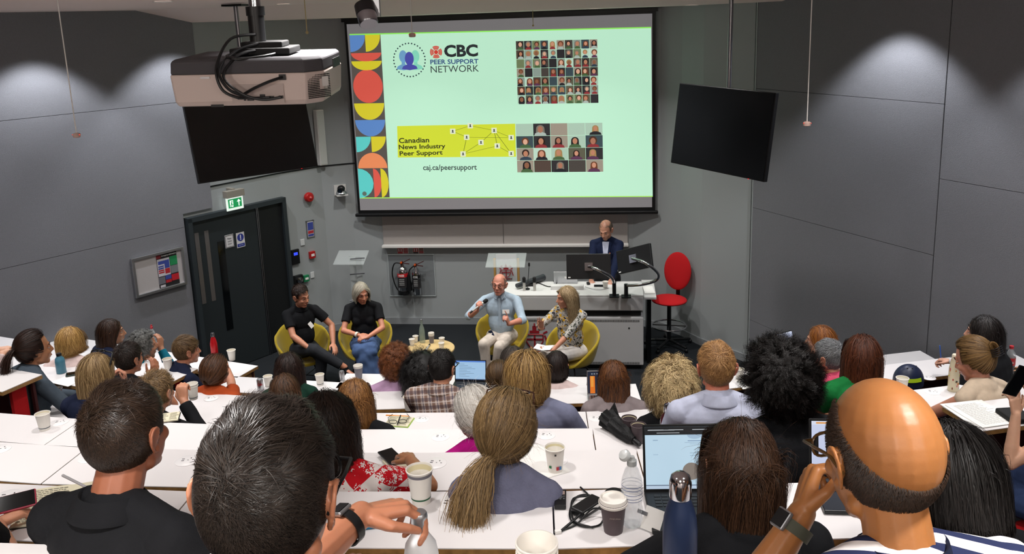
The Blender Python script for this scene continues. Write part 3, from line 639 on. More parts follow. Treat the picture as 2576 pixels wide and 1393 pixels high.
# ---- displays hanging from the ceiling
def display(c4, D, label, pole_px, th=.05):
    tlp, trp, brp, blp = [Pd(x, y, dd) for (x, y), dd in zip(c4, D)]
    t = thing('hanging_display', (blp+brp)/2, label, 'display', 'wide black displays on ceiling poles')
    xd = (trp-tlp+brp-blp).normalized(); ud = (tlp-blp+trp-brp).normalized(); n = xd.cross(ud).normalized(); ud = n.cross(xd); ct = (tlp+trp+brp+blp)/4
    w = ((trp-tlp).length+(brp-blp).length)/2; h = ((tlp-blp).length+(trp-brp).length)/2; R = Matrix((xd, ud, n)).transposed()
    mb = MB(); mb.box(ct-n*th/2, (w, h, th), R); mb.build('display_case', M_black, t, bevel=.006)
    mb = MB(); mb.box(ct+n*.001, (w-.02, h-.02, .003), R); mb.build('display_glass', mat('display_glass', '07090a', .22, spec=.6), t)
    mb = MB(); mb.box(ct-n*(th+.03), (w*.35, h*.5, .05), R); mb.build('mount_bracket', M_darkmetal, t)
    q = ct-n*(th+.08); mb = MB(); mb.cyl(q-ud*.1, (q.x, q.y, 4.64 if q.y < 9.7 else 4.5), .022, n=16); mb.build('ceiling_pole', M_steel, t, smooth=40)
    mb = MB(); mb.box((q.x, q.y, 4.63 if q.y < 9.7 else 4.49), (.2, .2, .02)); mb.build('ceiling_plate', M_darkmetal, t)
    mb = MB(); mb.box(ct-ud*h*.5+xd*w*.35+n*.002, (.012, .004, .004), R); mb.build('standby_light', emis('red_led', 'ff2020', 2), t)
    return t
display([(487, 235), (785, 222), (777, 412), (471, 469)], (8.3, 9.05, 8.95, 8.2), 'left hanging display, partly behind the projector', None)
display([(1682, 213), (1920, 237), (1953, 458), (1714, 407)], (9.0, 8.0, 7.9, 8.9), 'right hanging display, tilted, on the chrome pole', None)
# ---- projector close to the camera
pj = thing('ceiling_projector', Pd(630, 200, 2.9), 'large white and grey ceiling projector with dangling black cables', 'projector')
fl_, fr_, bl2, tl2 = Pd(437, 185, 2.82), Pd(766, 178, 2.82), Pd(440, 258, 2.82), Pd(437, 176, 2.82)
xd = (fr_-fl_).normalized(); yd = Vector((-xd.y, xd.x, 0)).normalized()
tilt = Matrix.Rotation(math.radians(2.5), 3, xd); yd = (tilt @ yd).normalized(); ud = xd.cross(yd).normalized()
O = Pd(602, 219, 2.82); w = .425; dep = .36; R = Matrix((xd, yd, ud)).transposed()
def pp(x, y, z): return O+xd*x+yd*y+ud*z
def outline(g, ch=.05, g2=0): return [(-w/2-g, 0-g), (w/2+g-.0, 0-g), (w/2+ch+g, ch*1.1), (w/2+ch+g, dep), (-w/2-.01-g, dep), (-w/2-g-.01, .03)]
mb = MB(); M_pw = mat('projector_white', 'c9b9b2', .45); M_pg = mat('projector_grey', '4c4b4e', .85, spec=.2)
lo = [pp(x*.97, y+.01, -.062) for x, y in outline(0)]; hi = [pp(x, y, .043) for x, y in outline(.006)]; mid = [pp(x, y, -.045) for x, y in outline(.0)]
mb.rings([lo, mid, hi]); mb.build('lower_casing', M_pw, pj, bevel=.006)
mb = MB(); mb.rings([[pp(x, y, .043) for x, y in outline(.004)], [pp(x, y, .083) for x, y in outline(.001)], [pp(x*.97, y+.008, .09) for x, y in outline(-.004)]]); mb.build('upper_casing', M_pg, pj, bevel=.005)
mb = MB(); mb.box(pp(.06, -.004, -.022), (.17, .004, .062), R); mb.build('port_panel', mat('port_grey', 'b3a49e', .5), pj)
mb = MB()
for x, z, a, b in ((0.0, -.018, .012, .01), (0, -.034, .012, .01), (.017, -.04, .006, .006), (.035, -.04, .02, .007), (.075, -.03, .016, .012), (.105, -.034, .014, .008), (.135, -.034, .014, .009), (.145, .03, .022, .018), (-.075, -.058, .04, .008)):
    mb.box(pp(x, -.008, z), (a, .006, b), R)
mb.build('rear_connector_panel', M_black, pj)
mb = MB(); ax = (pp(w/2+.05, .055, 0)-pp(w/2, 0, 0)).normalized(); nn = ax.cross(ud).normalized(); Rs = Matrix((ax, -nn, ud)).transposed()
for i in range(15):
    for j in range(14):
        if 7 < i < 13 and 4 < j < 11: continue
        mb.box(pp(w/2, 0, 0)+ax*(.012+i*.006)+nn*.004+ud*(-.042+j*.0056), (.0035, .003, .003), Rs)
mb.build('vent_grille', M_blackmat, pj)
mb = MB(); mb.box(pp(w/2, 0, 0)+ax*.078+nn*.0055+ud*.008, (.024, .002, .032), Rs); mb.build('rating_label', M_offwhite, pj)
mb = MB()
for i in range(10): mb.box(pp(w/2+.076+.004, .09+.012*i, .063), (.004, .007, .03), R)
mb.build('side_louvres', M_black, pj)
mb = MB(); mb.box(pp(-.105, -.008, .033), (.03, .003, .006), R); mb.build('badge', M_steel, pj)
mb = MB(); mb.box(pp(.05, .17, .105), (.2, .16, .022), R); mb.box(pp(.05, .17, .125), (.14, .1, .02), R); mb.build('mount_plate', M_blackmat, pj, bevel=.004)
top = pp(.03, .16, .12); mb = MB(); mb.cyl((top.x, top.y, top.z), (top.x, top.y, top.z+.1), .027, n=20); mb.cyl((top.x, top.y, top.z+.1), (top.x, top.y, top.z+.13), .031, n=20); mb.build('pole_collar', M_black, pj, smooth=40)
mb = MB(); mb.cyl((top.x, top.y, top.z+.13), (top.x, top.y, 4.645), .02, n=20); mb.build('ceiling_pole', M_chrome, pj, smooth=40)
mb = MB(); cz = lambda x, y, z: pp(x, y, z)
for pts in ([(.03, .13, .16), (-.03, .05, .15), (-.06, -.02, .07), (-.045, -.04, .0), (.0, -.03, -.03), (.03, -.01, -.033)],
            [(.04, .12, .13), (-.02, .06, .11), (-.05, -.03, .06), (-.02, -.05, .0), (.04, -.03, -.03), (.07, -.012, -.035), (.1, -.012, -.034)],
            [(.145, -.01, .03), (.11, -.035, .02), (.06, -.04, .0), (.02, -.02, -.02)],
            [(.04, .1, .11), (.0, .02, .1), (-.035, -.04, .04), (.02, -.05, -.015), (.08, -.03, -.038), (.135, -.012, -.034)],
            [(.02, .1, .1), (-.04, .04, .1), (.0, -.0, .09), (.08, .05, .095), (.1, .1, .1), (.02, .13, .1), (-.03, .06, .1)]):
    mb.tube(smoothpath([cz(*q) for q in pts]), .0048, 8)
mb.build('cables', M_black, pj, smooth=40)
# ---- hanging ceiling microphones, ceiling camera spot
def pendant(px, py, D, cord_px, label, s=.02):
    p = Pd(px, py, D); t = thing('hanging_microphone', p, label, 'microphone', 'small microphones hanging from the ceiling')
    mb = MB(); mb.lathe([(s*.55, -s*.6), (s*.9, -s*.45), (s*.95, s*.25), (s*.7, s*.5), (s*.15, s*.6)], p, n=18); mb.build('capsule', mat('mic_beige', 'b79a90', .5), t, smooth=30)
    mb = MB()
    for a in (-1, 1): mb.box(p+CR*s*.8*a+Z1*s*.1-CF*s*.3, (s*.3, s*.3, s*.18))
    mb.build('indicator_light', emis('red_led2', 'ff3a30', 1.5), t)
    zc = 4.65 if p.y < 9.7 else 4.5
    mb = MB(); mb.cyl(p+Z1*s*.5, (p.x, p.y, zc), .0022, n=6); mb.build('cord', M_offwhite, t)
pendant(193, 340, 3.4, None, 'small hanging microphone left, before the grey wall', .026*.6)
pendant(1037, 88, 4.0, None, 'small hanging microphone in front of the slide', .017)
pendant(2030, 311, 3.6, None, 'small hanging microphone right, before the grey wall', .017)
cc = thing('ceiling_camera', Pd(925, 40, 3.4), 'grey cylinder camera on a bracket at the ceiling edge', 'camera')
p = Pd(922, 36, 3.4); ax = (CR*.18+CU*.95-CF*.3).normalized()
mb = MB(); mb.lathe([(.034, -.045), (.038, -.04), (.038, .03), (.034, .036)], p, (CR*-.25+CU*.9+CF*.3).normalized(), 24); mb.build('camera_body', M_steel, cc, smooth=40)
mb = MB(); mb.cyl(p+(CR*-.25+CU*.9+CF*.3).normalized()*.0-CF*.001, p+(CR*-.25+CU*.9+CF*.3).normalized()*.042, .04, n=24); mb.build('camera_hood', M_black, cc, smooth=40)
q = Pd(948, 20, 3.42); mb = MB(); mb.box((q.x, q.y, 4.53), (.025, .02, .2)); mb.build('bracket', M_alu, cc)
# ---- recessed downlights
for i, (x, y) in enumerate(((410, 3), (713, 10), (150, 31), (835, 8), (1497, 23), (1187, 32), (1740, 17))):
    if i == 3: continue
    z = 4.65; p = Pz(x, y, z)
    if p.y > 9.7: z = 4.5; p = Pz(x, y+ (0), 4.5)
    if p.y > 11.5: p = Vector((p.x*11/p.y, 11, 4.5))
    t = thing('recessed_downlight', p, ['downlight in ceiling left of the projector pole', 'downlight in ceiling right of the projector pole', 'leftmost ceiling downlight, above the left wall', '', 'ceiling downlight above right half of the screen', 'ceiling downlight above the middle of the screen', 'rightmost ceiling downlight near the right wall'][i], 'ceiling light', 'recessed ceiling downlights')
    mb = MB(); mb.lathe([(.085, -.004), (.075, -.008), (.07, -.002)], (p.x, p.y, z), n=28, caps=False); o = mb.build('trim_ring', M_offwhite, t, smooth=40)
    mb = MB(); mb.lathe([(.0, -.003), (.068, -.003)], (p.x, p.y, z), n=24, caps=False); o = mb.build('lamp_disc', emis('lamp_glow', 'fff4ea', 1.3), t)
for x, y, x2, lb in ((772, 75, 776, 'small beige pull cord at ceiling right of projector'), (1341, 60, 1345, 'small beige pull cord hanging over the screen top')):
    p = Pd(x, y, 6.5 if x < 1000 else 10.5); mb = MB(); mb.tube(smoothpath([p+Z1*.3, p+Z1*.05, p, p-Z1*.01]), .004, 6); mb.ell(p-Z1*.02, (.012, .012, .012)); tag(mb.build('pull_cord', mat('cord_beige', 'b8a878', .6), None), lb, 'cord')
# ================================================================== people
def basis(yaw, pitch=0, roll=0):     # yaw 0 faces +Y (stage), positive turns to the left (ccw); pitch>0 looks down
    return Matrix.Rotation(math.radians(yaw), 3, 'Z') @ Matrix.Rotation(math.radians(-pitch), 3, 'X') @ Matrix.Rotation(math.radians(roll), 3, 'Y')
def remesh(mb, name, m, parent, vox, it=4, disp=0, dsc=9, seed=0, fac=.5):
    me = mb.mesh('tmp'); o = bpy.data.objects.new('tmp', me); COL.objects.link(o)
    r = o.modifiers.new('r', 'REMESH'); r.mode = 'VOXEL'; r.voxel_size = vox; r.adaptivity = 0
    s = o.modifiers.new('s', 'SMOOTH'); s.factor = fac; s.iterations = it
    dg = bpy.context.evaluated_depsgraph_get(); dg.update(); me2 = bpy.data.meshes.new_from_object(o.evaluated_get(dg)); bpy.data.objects.remove(o)
    me2.name = name; me2.materials.clear(); me2.materials.append(m)
    if disp:
        n = len(me2.vertices); co = np.zeros(n*3); me2.vertices.foreach_get('co', co); co = co.reshape(-1, 3)
        no = np.zeros(n*3); me2.vertices.foreach_get('normal', no); no = no.reshape(-1, 3)
        # cheap folds: warped sine field
        q = co*dsc+seed; w = np.sin(q[:, 0]*1.7+1.3*np.sin(q[:, 2]*1.1+q[:, 1]))+.7*np.sin(q[:, 2]*2.3+2*np.sin(q[:, 0]*1.3)+q[:, 1]*2.1)+.5*np.sin(q[:, 1]*4.1+q[:, 2]*3.3+1.5*np.sin(q[:, 0]*3))
        co += no*(disp*w/2)[:, None]; me2.vertices.foreach_set('co', co.ravel())
    me2.polygons.foreach_set('use_smooth', [True]*len(me2.polygons)); me2.update()
    o = bpy.data.objects.new(name, me2); COL.objects.link(o)
    if parent is not None: o.parent = parent; o.matrix_parent_inverse = parent.matrix_basis.inverted()
    return o
SKIN = {}
def skin(col):
    if col in SKIN: return SKIN[col]
    m = mat('skin_'+col, col, .42, spec=.5, bump=.03, bscale=160, var=.06, vscale=18)
    b = m.node_tree.nodes['Principled BSDF']; b.inputs['Subsurface Weight'].default_value = .15; b.inputs['Subsurface Radius'].default_value = (.02, .008, .004); b.inputs['Subsurface Scale'].default_value = .5
    SKIN[col] = m; return m
def hair_mat(dark, light, rough=.38):
    k = 'hair_%s_%s' % (dark, light)
    if k in MATS: return MATS[k]
    m = bpy.data.materials.new(k); m.use_nodes = True; nt = m.node_tree; b = nt.nodes['Principled BSDF']
    a = nt.nodes.new('ShaderNodeAttribute'); a.attribute_name = 'tint'
    r = nt.nodes.new('ShaderNodeValToRGB'); r.color_ramp.elements[0].color = (*srgb(dark), 1); r.color_ramp.elements[1].color = (*srgb(light), 1)
    nt.links.new(a.outputs['Fac'], r.inputs[0]); nt.links.new(r.outputs[0], b.inputs['Base Color'])
    b.inputs['Roughness'].default_value = rough; b.inputs['Specular IOR Level'].default_value = .35
    MATS[k] = m; return m
C0 = np.array([0, -.014, .022]); RC = np.array([.077, .097, .1])
def unit(a): return a/np.maximum(np.linalg.norm(a, axis=-1, keepdims=True), 1e-9)
def hull_push(p, t, c=C0, r=RC):
    """push points inside the ellipsoid inflated by t out to its surface"""
    R = r+t[:, None] if isinstance(t, np.ndarray) else r+t
    q = (p-c)/R; L = np.linalg.norm(q, axis=1); ins = L < 1
    out = p.copy(); out[ins] = c+((p-c)/np.maximum(L, 1e-6)[:, None])[ins]; return out, ins
def scalp_mask(p, kind):
    y, z, x = p[:, 1], p[:, 2], np.abs(p[:, 0])
    m = (z > .078) | ((y < .03) & (z > .0)) | ((y < .0) & (z > -.035)) | ((y < -.03) & (z > -.07))
    m &= ~((y > .055) & (z < .085))
    if kind == 'bald_sides': m |= (y < -.02) & (z < 0) & (z > -.088); m &= (z < np.clip(.072+y*.92, -.03, .082)) & (y < .05)
    if kind == 'thin_top': m &= ((z < .085) | (rng.random(len(z)) < .18))
    return m
def make_hair(M, st, parent, seed=1):
    """M: head matrix (3x3 scaled) + origin; st: style dictionary. Ribbons of hair plus an under-layer, one mesh."""
    r = np.random.default_rng(seed); kind = st['kind']; N = int(st.get('N', 2500)*1.7); w = st.get('w', .0022)*.68; L0 = st.get('len', .3)
    # roots
    u = unit(r.normal(size=(N*3, 3))); p = C0+RC*u; mk = scalp_mask(p, st.get('mask', '')); p = p[mk][:N]; N = len(p); nrm = unit((p-C0)/RC**2)
    tint = np.clip(.5+.28*r.normal(size=N)+st.get('tint', 0), 0, 1)
    vol = st.get('vol', .02); t = r.random(N)**.7*vol+.002
    seg = st.get('seg', 9); part = st.get('part', 0.0)
    crown = np.array(st.get('crown', (.0, -.055, .115)))
    down = np.array([0, 0, -1.])
    paths = [p+nrm*.001]
    def tang(d, n): d = d-n*np.sum(d*n, 1, keepdims=True); return unit(d)
    jit = r.normal(size=(N, 3))
    if kind in ('long', 'bob'):
        fr = np.stack([p[:, 0]-part, np.clip(p[:, 1]-(-.05), -1, 0)*1.2, np.full(N, -.02)], 1)
        d = tang(fr+jit*.012+np.array([0, -.012, 0]), nrm)
        Ls = L0*(.86+.14*r.random(N)) if kind == 'long' else None
        bot = st.get('bottom', -.12)
        wave = st.get('wave', .0); wf = st.get('wf', 60); ph = r.integers(0, 14, N)*.45+r.normal(size=N)*.4
        ds = (Ls if Ls is not None else np.full(N, .26))/seg; cur = paths[0]; side = unit(np.cross(nrm, down)+1e-6)
        for k in range(seg):
            d = unit(d*(.8 if k < 2 else .5)+down*(.3 if k < 1 else .55 if k < 3 else .85)+jit*.035*(st.get('mess', 1)))
            nx = cur+d*ds[:, None]; nx, ins = hull_push(nx, t*min(1, (k+1.5)/4))
            # neck / shoulders
            rr = np.hypot(nx[:, 0], nx[:, 1]+.03); lim = .066+t*.8
            low = (nx[:, 2] < -.07) & (rr < lim)
            f = (lim/np.maximum(rr, 1e-4)); nx[low, 0] *= f[low]; nx[low, 1] = (nx[low, 1]+.03)*f[low]-.03
            nx, i2 = hull_push(nx, t*.6, np.array([0, -.045, -.40]), np.array([.17, .10, .17]))
            zc = np.clip((.075-nx[:, 2])/.09, 0, 1)*(nx[:, 2] > -.24); ex, ey = .081+t*.8, .101+t*.8; el = np.hypot(nx[:, 0]/ex, (nx[:, 1]+.014)/ey); big = (el > 1) & (zc > 0); k_ = 1+(1/np.maximum(el, 1e-6)-1)*zc*.8
            nx[big, 0] *= k_[big]; nx[big, 1] = (nx[big, 1]+.014)*k_[big]-.014
            # keep the face free
            ym = st.get('ymax', .3); fb = (nx[:, 2] < .05) & (nx[:, 1] > ym); nx[fb, 1] = nx[fb, 1]*.7+ym*.3
            fc = (nx[:, 1] > .03) & (nx[:, 2] < .07) & (np.abs(nx[:, 0]) < .085); nx[fc, 0] = nx[fc, 0]*.4+.6*np.sign(nx[fc, 0]+1e-6)*(.08+t[fc]*.6)
            if kind == 'bob':
                over = nx[:, 2] < bot+.02*r.random(N)*1.0; nx[over, 2] = cur[over, 2]-.002; nx[over, 0] *= .97; 
            d = unit(nx-cur+1e-7); cur = nx; paths.append(cur)
        P = np.stack(paths, 1)
        for _ in range(4): P[:, 2:-1] = .25*P[:, 1:-2]+.5*P[:, 2:-1]+.25*P[:, 3:]
        if wave:
            s = np.linspace(0, 1, seg+1)[None, :]; am = wave*np.clip(s*1.8, 0, 1)
            P = P+side[:, None, :]*(am*np.sin(s*wf*L0+ph[:, None]))[..., None]+nrm[:, None, :]*(am*.6*np.cos(s*wf*L0*1.1+ph[:, None]*1.7))[..., None]
    elif kind in ('short', 'crop'):
        Lt = st.get('top', .045); Lsd = st.get('side', .012); zf = np.clip((p[:, 2]-.02)/.07, 0, 1)
        Ls = (Lsd+(Lt-Lsd)*zf)*(.8+.4*r.random(N)); seg = 5
        fwdv = np.array(st.get('comb', (0, .5, 0))); lift = st.get('lift', .35)
        d = tang((p-crown)*6*(1-.5*st.get('combk', .5))+fwdv*st.get('combk', .5)+jit*.12*st.get('mess', 1)+np.array([0, 0, -.05]), nrm)
        cur = paths[0]; ds = Ls/seg; cl = np.sin(p[:, 0]*90+2*np.sin(p[:, 1]*70))*np.cos(p[:, 1]*80+p[:, 2]*60)
        for k in range(seg):
            lf = lift*(1-k/seg*1.3)*(.3+.7*zf)+cl*.18*st.get('mess', 1)
            dd = unit(d+nrm*lf[:, None]); nx = cur+dd*ds[:, None]; nx, ins = hull_push(nx, .0025+.0008*k); cur = nx; paths.append(cur); d = tang(d+jit*.05, unit((cur-C0)/RC**2))
        P = np.stack(paths, 1); tint = np.clip(tint+.12*cl, 0, 1)
    elif kind in ('curly', 'afro'):
        seg = st.get('seg', 14); R_ = st.get('curl', .008); T_ = st.get('turns', 3.0)
        Ls = L0*(.7+.3*r.random(N)); dr = st.get('droop', .5)
        nc = st.get('clumps', 260); cen = p[r.integers(0, N, nc)]; idx = np.argmin(((p[:, None, :]-cen[None])**2).sum(2), 1)
        base = cen[idx]*.55+p*.45; nb = unit((base-C0)/RC**2); cj = r.normal(size=(nc, 3))[idx]*.25; cp = r.random(nc)[idx]*6.28+jit[:, 0]*.5
        cur = p; ds = Ls/seg; d = unit(nb+cj); sidev = unit(np.cross(d, np.array([.3, .5, .8]))); up2 = np.cross(d, sidev)
        ps = [cur]
        for k in range(seg):
            d = unit(d+down*dr*.16*(k/seg*2)); nx = cur+d*ds[:, None]; nx, _ = hull_push(nx, t); cur = nx; ps.append(cur)
            fc = (cur[:, 1] > .05) & (cur[:, 2] < .06); cur[fc, 1] = .05
            if 'bottom' in st: cur[:, 2] = np.maximum(cur[:, 2], st['bottom']+.02*r.random(N))
        P = np.stack(ps, 1); s = np.linspace(0, 1, seg+1)[None, :]; am = np.clip(s*3, 0, 1)*R_
        P = P+sidev[:, None, :]*(am*np.cos(s*T_*6.28+cp[:, None]))[..., None]+up2[:, None, :]*(am*np.sin(s*T_*6.28+cp[:, None]))[..., None]
        tint = np.clip(tint+.1*cj[:, 0], 0, 1)
    elif kind in ('tail', 'bun'):
        T = np.array(st.get('tie', (0, -.125, .01))); cur = paths[0]; seg1 = 9
        for k in range(seg1):
            to = T-cur; dist = np.linalg.norm(to, axis=1, keepdims=True); step = dist/(seg1-k)*1.03
            n_ = unit((cur-C0)/RC**2); d = unit(tang(to, n_)*.8+unit(to)*.25+jit*.02*st.get('mess', 1)); nx = cur+d*step; nx, _ = hull_push(nx, .004+t*np.clip(dist[:, 0]*10, 0, 1)); cur = nx; paths.append(cur)
        paths[-1] = T+jit*.006; P = np.stack(paths, 1)
    groups = [(P, tint, nrm, w)]
    if kind == 'tail':
        n2 = st.get('Nt', N//3); q = T+r.normal(size=(n2, 3))*np.array([.008, .006, .008]); j2 = r.normal(size=(n2, 3)); d = unit(np.array(st.get('tdir', (0, -1, .1)))+j2*.1); L2 = st.get('tlen', .25)*(.6+.4*r.random(n2)); sg = 12; pp_ = [q]
        bulge = st.get('tvol', .03); cl2 = r.integers(0, 12, n2)*.5
        for k in range(sg):
            d = unit(d+down*.3+j2*.02); q = q+d*(L2/sg)[:, None]; s_ = k/sg
            q = q+(unit(j2*np.array([1, .6, .2]))*bulge*.6/sg*(1.2 if s_ < .5 else -.5))
            q, _ = hull_push(q, .01); q, _ = hull_push(q, .006, np.array([0, -.03, -.37]), np.array([.2, .125, .17]))
            wv = st.get('twave', .0); q = q+np.stack([np.cos(cl2+k*.9)*wv, np.sin(cl2*1.3+k*.9)*wv*.5, 0*cl2], 1)
            pp_.append(q)
        groups.append((np.stack(pp_, 1), np.clip(.5+.3*r.normal(size=n2)+st.get('ttint', .1), 0, 1), unit(j2*.3+np.array([0, -1, .3])), w))
    if kind == 'bun':
        n2 = N//2; Rb = st.get('brad', .032); a0 = r.random(n2)*6.28; ax_ = unit(r.normal(size=(n2, 3))*np.array([.5, .35, .5])+np.array([0, -1, .3])); e1 = unit(np.cross(ax_, np.array([.2, .1, 1.]))); e2 = np.cross(ax_, e1)
        rad = Rb*(.45+.6*r.random(n2)); B = T+np.array(st.get('boff', (0, -.02, .0))); sg = 12; aa = np.linspace(0, 3.6, sg+1)[None, :]+a0[:, None]; rr_ = rad[:, None]*(1+.1*np.sin(aa*2))
        Q = B+e1[:, None, :]*(np.cos(aa)*rr_)[..., None]+e2[:, None, :]*(np.sin(aa)*rr_)[..., None]+ax_[:, None, :]*((r.random(n2)-.5)*Rb*.9)[:, None, None]
        Q = (Q-B)*np.array(st.get('bscale', (1, .8, 1)))+B
        groups.append((Q, np.clip(.5+.3*r.normal(size=n2), 0, 1), ax_, w))
    if st.get('wisps'):
        n2 = st['wisps']; q = p[:n2]; d = unit(nrm[:n2]+r.normal(size=(n2, 3))*.6); pp_ = [q]
        for k in range(8): d = unit(d+down*.12+r.normal(size=(n2, 3))*.12); q = q+d*.009; q, _ = hull_push(q, vol); pp_.append(q)
        groups.append((np.stack(pp_, 1), np.full(n2, .7), nrm[:n2], w*.4))
    V = []; Fc = []; TT = []; off = 0; Ms = np.array(M.to_3x3()); Or = np.array(M.translation)
    for P, tn, nn, wd in groups:
        n, s, _ = P.shape; dd = np.gradient(P, axis=1); out = unit(P-C0) if kind not in ('tail', 'bun') or P is groups[0][0] else np.broadcast_to(nn[:, None, :], P.shape)
        sd = unit(np.cross(dd, out)+r.normal(size=(n, 1, 3))*1e-5); sd = unit(sd+np.cross(unit(dd), sd)*r.normal(size=(n, 1, 1))*.18)
        tw = np.linspace(1, .25, s)[None, :, None]; tw = np.minimum(tw*1.6, 1)
        A = P-sd*wd/2*tw; B = P+sd*wd/2*tw
        v = np.stack([A, B], 2).reshape(-1, 3); V.append(v)
        i0 = off+(np.arange(n)[:, None]*s+np.arange(s-1)[None, :])*2; Fc.append(np.stack([i0, i0+1, i0+3, i0+2], -1).reshape(-1, 4))
        rt = st.get('root', 0.0); al = np.linspace(0, 1, s)[None, :]
        tt = np.clip(tn[:, None]-rt*np.clip(1-al*4, 0, 1)+st.get('tip', 0)*al, 0, 1); TT.append(np.repeat(tt.reshape(-1), 2)); off += len(v)
    # under-layer
    nu, nv = 40, 26; th = np.linspace(0, 2*np.pi, nu, endpoint=False); phv = np.linspace(0.02, np.pi-.02, nv)
    g = np.array([[math.sin(b)*math.cos(a), math.sin(b)*math.sin(a), math.cos(b)] for b in phv for a in th]); q = C0+RC*g
    ms = scalp_mask(q, st.get('mask', '')) if not st.get('mask') == 'thin_top' else scalp_mask(q, '') & (q[:, 2] < .08)
    infl = st.get('under', .003); q = C0+(RC+infl)*g
    if kind in ('afro', 'curly'): q = C0+(RC+L0*.45)*g; q[:, 2] = np.maximum(q[:, 2], -.1)
    fs = []
    for k in range(nv-1):
        for i in range(nu):
            j = (i+1) % nu; a, b, c, d = k*nu+i, k*nu+j, (k+1)*nu+j, (k+1)*nu+i
            if ms[a] and ms[b] and ms[c] and ms[d]: fs.append((off+a, off+b, off+c, off+d))
    V.append(q); TT.append(np.full(len(q), st.get('utint', .15))); off += len(q)
    V = np.concatenate(V) @ Ms.T+Or; Fc = np.concatenate([np.concatenate(Fc), np.array(fs, int).reshape(-1, 4)]); TT = np.concatenate(TT)
    me = bpy.data.meshes.new('hair'); me.vertices.add(len(V)); me.vertices.foreach_set('co', V.ravel()); me.loops.add(len(Fc)*4); me.loops.foreach_set('vertex_index', Fc.ravel().astype(np.int32))
    me.polygons.add(len(Fc)); me.polygons.foreach_set('loop_start', np.arange(0, len(Fc)*4, 4, dtype=np.int32)); me.polygons.foreach_set('loop_total', np.full(len(Fc), 4, dtype=np.int32))
    me.update(calc_edges=True); at = me.attributes.new('tint', 'FLOAT', 'POINT'); at.data.foreach_set('value', TT.astype(np.float32))
    me.polygons.foreach_set('use_smooth', [True]*len(Fc)); me.materials.append(hair_mat(*st['col'], rough=st.get('rough', .5)))
    o = bpy.data.objects.new(st.get('name', 'hair'), me); COL.objects.link(o); o.parent = parent; o.matrix_parent_inverse = parent.matrix_basis.inverted(); return o
def head_parts(mb, M, sc, face=True):
    """head primitives in head space, mapped by M"""
    R3 = M.to_3x3(); sR = R3.normalized(); O = M.translation
    def E(c, r, rot=None):
        Rr = sR if rot is None else sR @ rot
        mb.ell(O+R3 @ Vector(c), [k*sc for k in r], Rr, 24, 18)
    def Cp(a, b, ra, rb, n=10): mb.cap(O+R3 @ Vector(a), O+R3 @ Vector(b), ra*sc, rb*sc, n)
    E((0, -.014, .022), (.077, .097, .1)); E((0, .026, -.035), (.06, .064, .078)); E((0, .012, -.055), (.054, .062, .05))
    E((0, .058, -.094), (.026, .024, .02)); Cp((-.045, .0, -.07), (-.012, .062, -.1), .018, .016); Cp((.045, .0, -.07), (.012, .062, -.1), .018, .016)
    if face:
        Cp((-.034, .074, .022), (-.01, .083, .018), .012, .012); Cp((.034, .074, .022), (.01, .083, .018), .012, .012)
        E((.036, .062, -.03), (.022, .02, .02)); E((-.036, .062, -.03), (.022, .02, .02))
        Cp((0, .086, .01), (0, .107, -.032), .0085, .0115); E((.011, .094, -.037), (.009, .009, .008)); E((-.011, .094, -.037), (.009, .009, .008))
        E((0, .08, -.062), (.026, .012, .02)); E((0, .09, -.0585), (.019, .006, .0045)); E((0, .0885, -.0685), (.017, .006, .0055))
    for s in (-1, 1):    # ears: rim, bowl, lobe
        pts = [(.07, .008, -.022), (.079, .012, .002), (.087, .006, .024), (.092, -.012, .032), (.093, -.026, .018), (.089, -.024, -.006), (.08, -.008, -.03), (.075, .004, -.034)]
        mb.tube([O+R3 @ Vector((s*x, y-.006, z-.004)) for x, y, z in smoothpath(pts, 3)], .0042*sc, 7)
        E((s*.079, -.012, .002), (.006, .017, .027), Matrix.Rotation(s*.3, 3, 'Z')); E((s*.077, .0, -.033), (.005, .008, .01))
def hand_parts(mb, wr, dr, nr, s=1, curl=(.5, .5, .55, .6), thumb=.5, side=1, spread=.06, flare=0):
    """wr wrist, dr hand direction, nr back-of-hand normal, side +1 thumb on the (dr x nr) side"""
    d = Vector(dr).normalized(); n = Vector(nr); n = (n-d*n.dot(d)).normalized(); x = d.cross(n)*side; wr = Vector(wr)
    def q(a, b, c): return wr+(x*a+d*b+n*c)*s
    cg = [q(.028, .085, .0), q(.01, .09, .003), q(-.009, .087, .001), q(-.026, .079, -.003)]
    for g in cg: mb.cap(q(0, .005, 0) if g in (cg[1], cg[2]) else q(.012 if g is cg[0] else -.012, .01, 0), g, .0165*s, .0115*s, 8)
    mb.ell(q(0, .045, 0), (.034*s, .042*s, .014*s), Matrix((x*1, d, n)).transposed(), 14, 10)
    lens = [(.043, .026, .02), (.048, .029, .022), (.044, .027, .021), (.034, .021, .018)]
    for i, g in enumerate(cg):
        a = -.1; p = g; c = curl[i] if isinstance(curl, (tuple, list)) else curl; sp_ = (1.5-i)*spread
        for j, l in enumerate(lens[i]):
            a += c*(1.15 if j else .95)*(.95 if j < 2 else .7); dv = (d*math.cos(a)-n*math.sin(a)+x*sp_).normalized(); e = p+dv*l*s; mb.cap(p, e, (.0093-.0009*j)*s, (.0087-.0011*j)*s, 8); p = e
    p = q(.022, .018, -.004); tv = (x*.75*(1-.4*thumb)+d*.55-n*.35*thumb).normalized(); e = p+tv*.04*s; mb.cap(p, e, .0155*s, .0118*s, 8)
    tv2 = (x*.4*(1-thumb)+d*.85-n*.5*thumb-x*.15*thumb).normalized(); e2 = e+tv2*.033*s; mb.cap(e, e2, .0112*s, .01*s, 8); tv3 = (tv2-x*.15-n*.2*thumb).normalized(); mb.cap(e2, e2+tv3*.024*s, .01*s, .0082*s, 8)
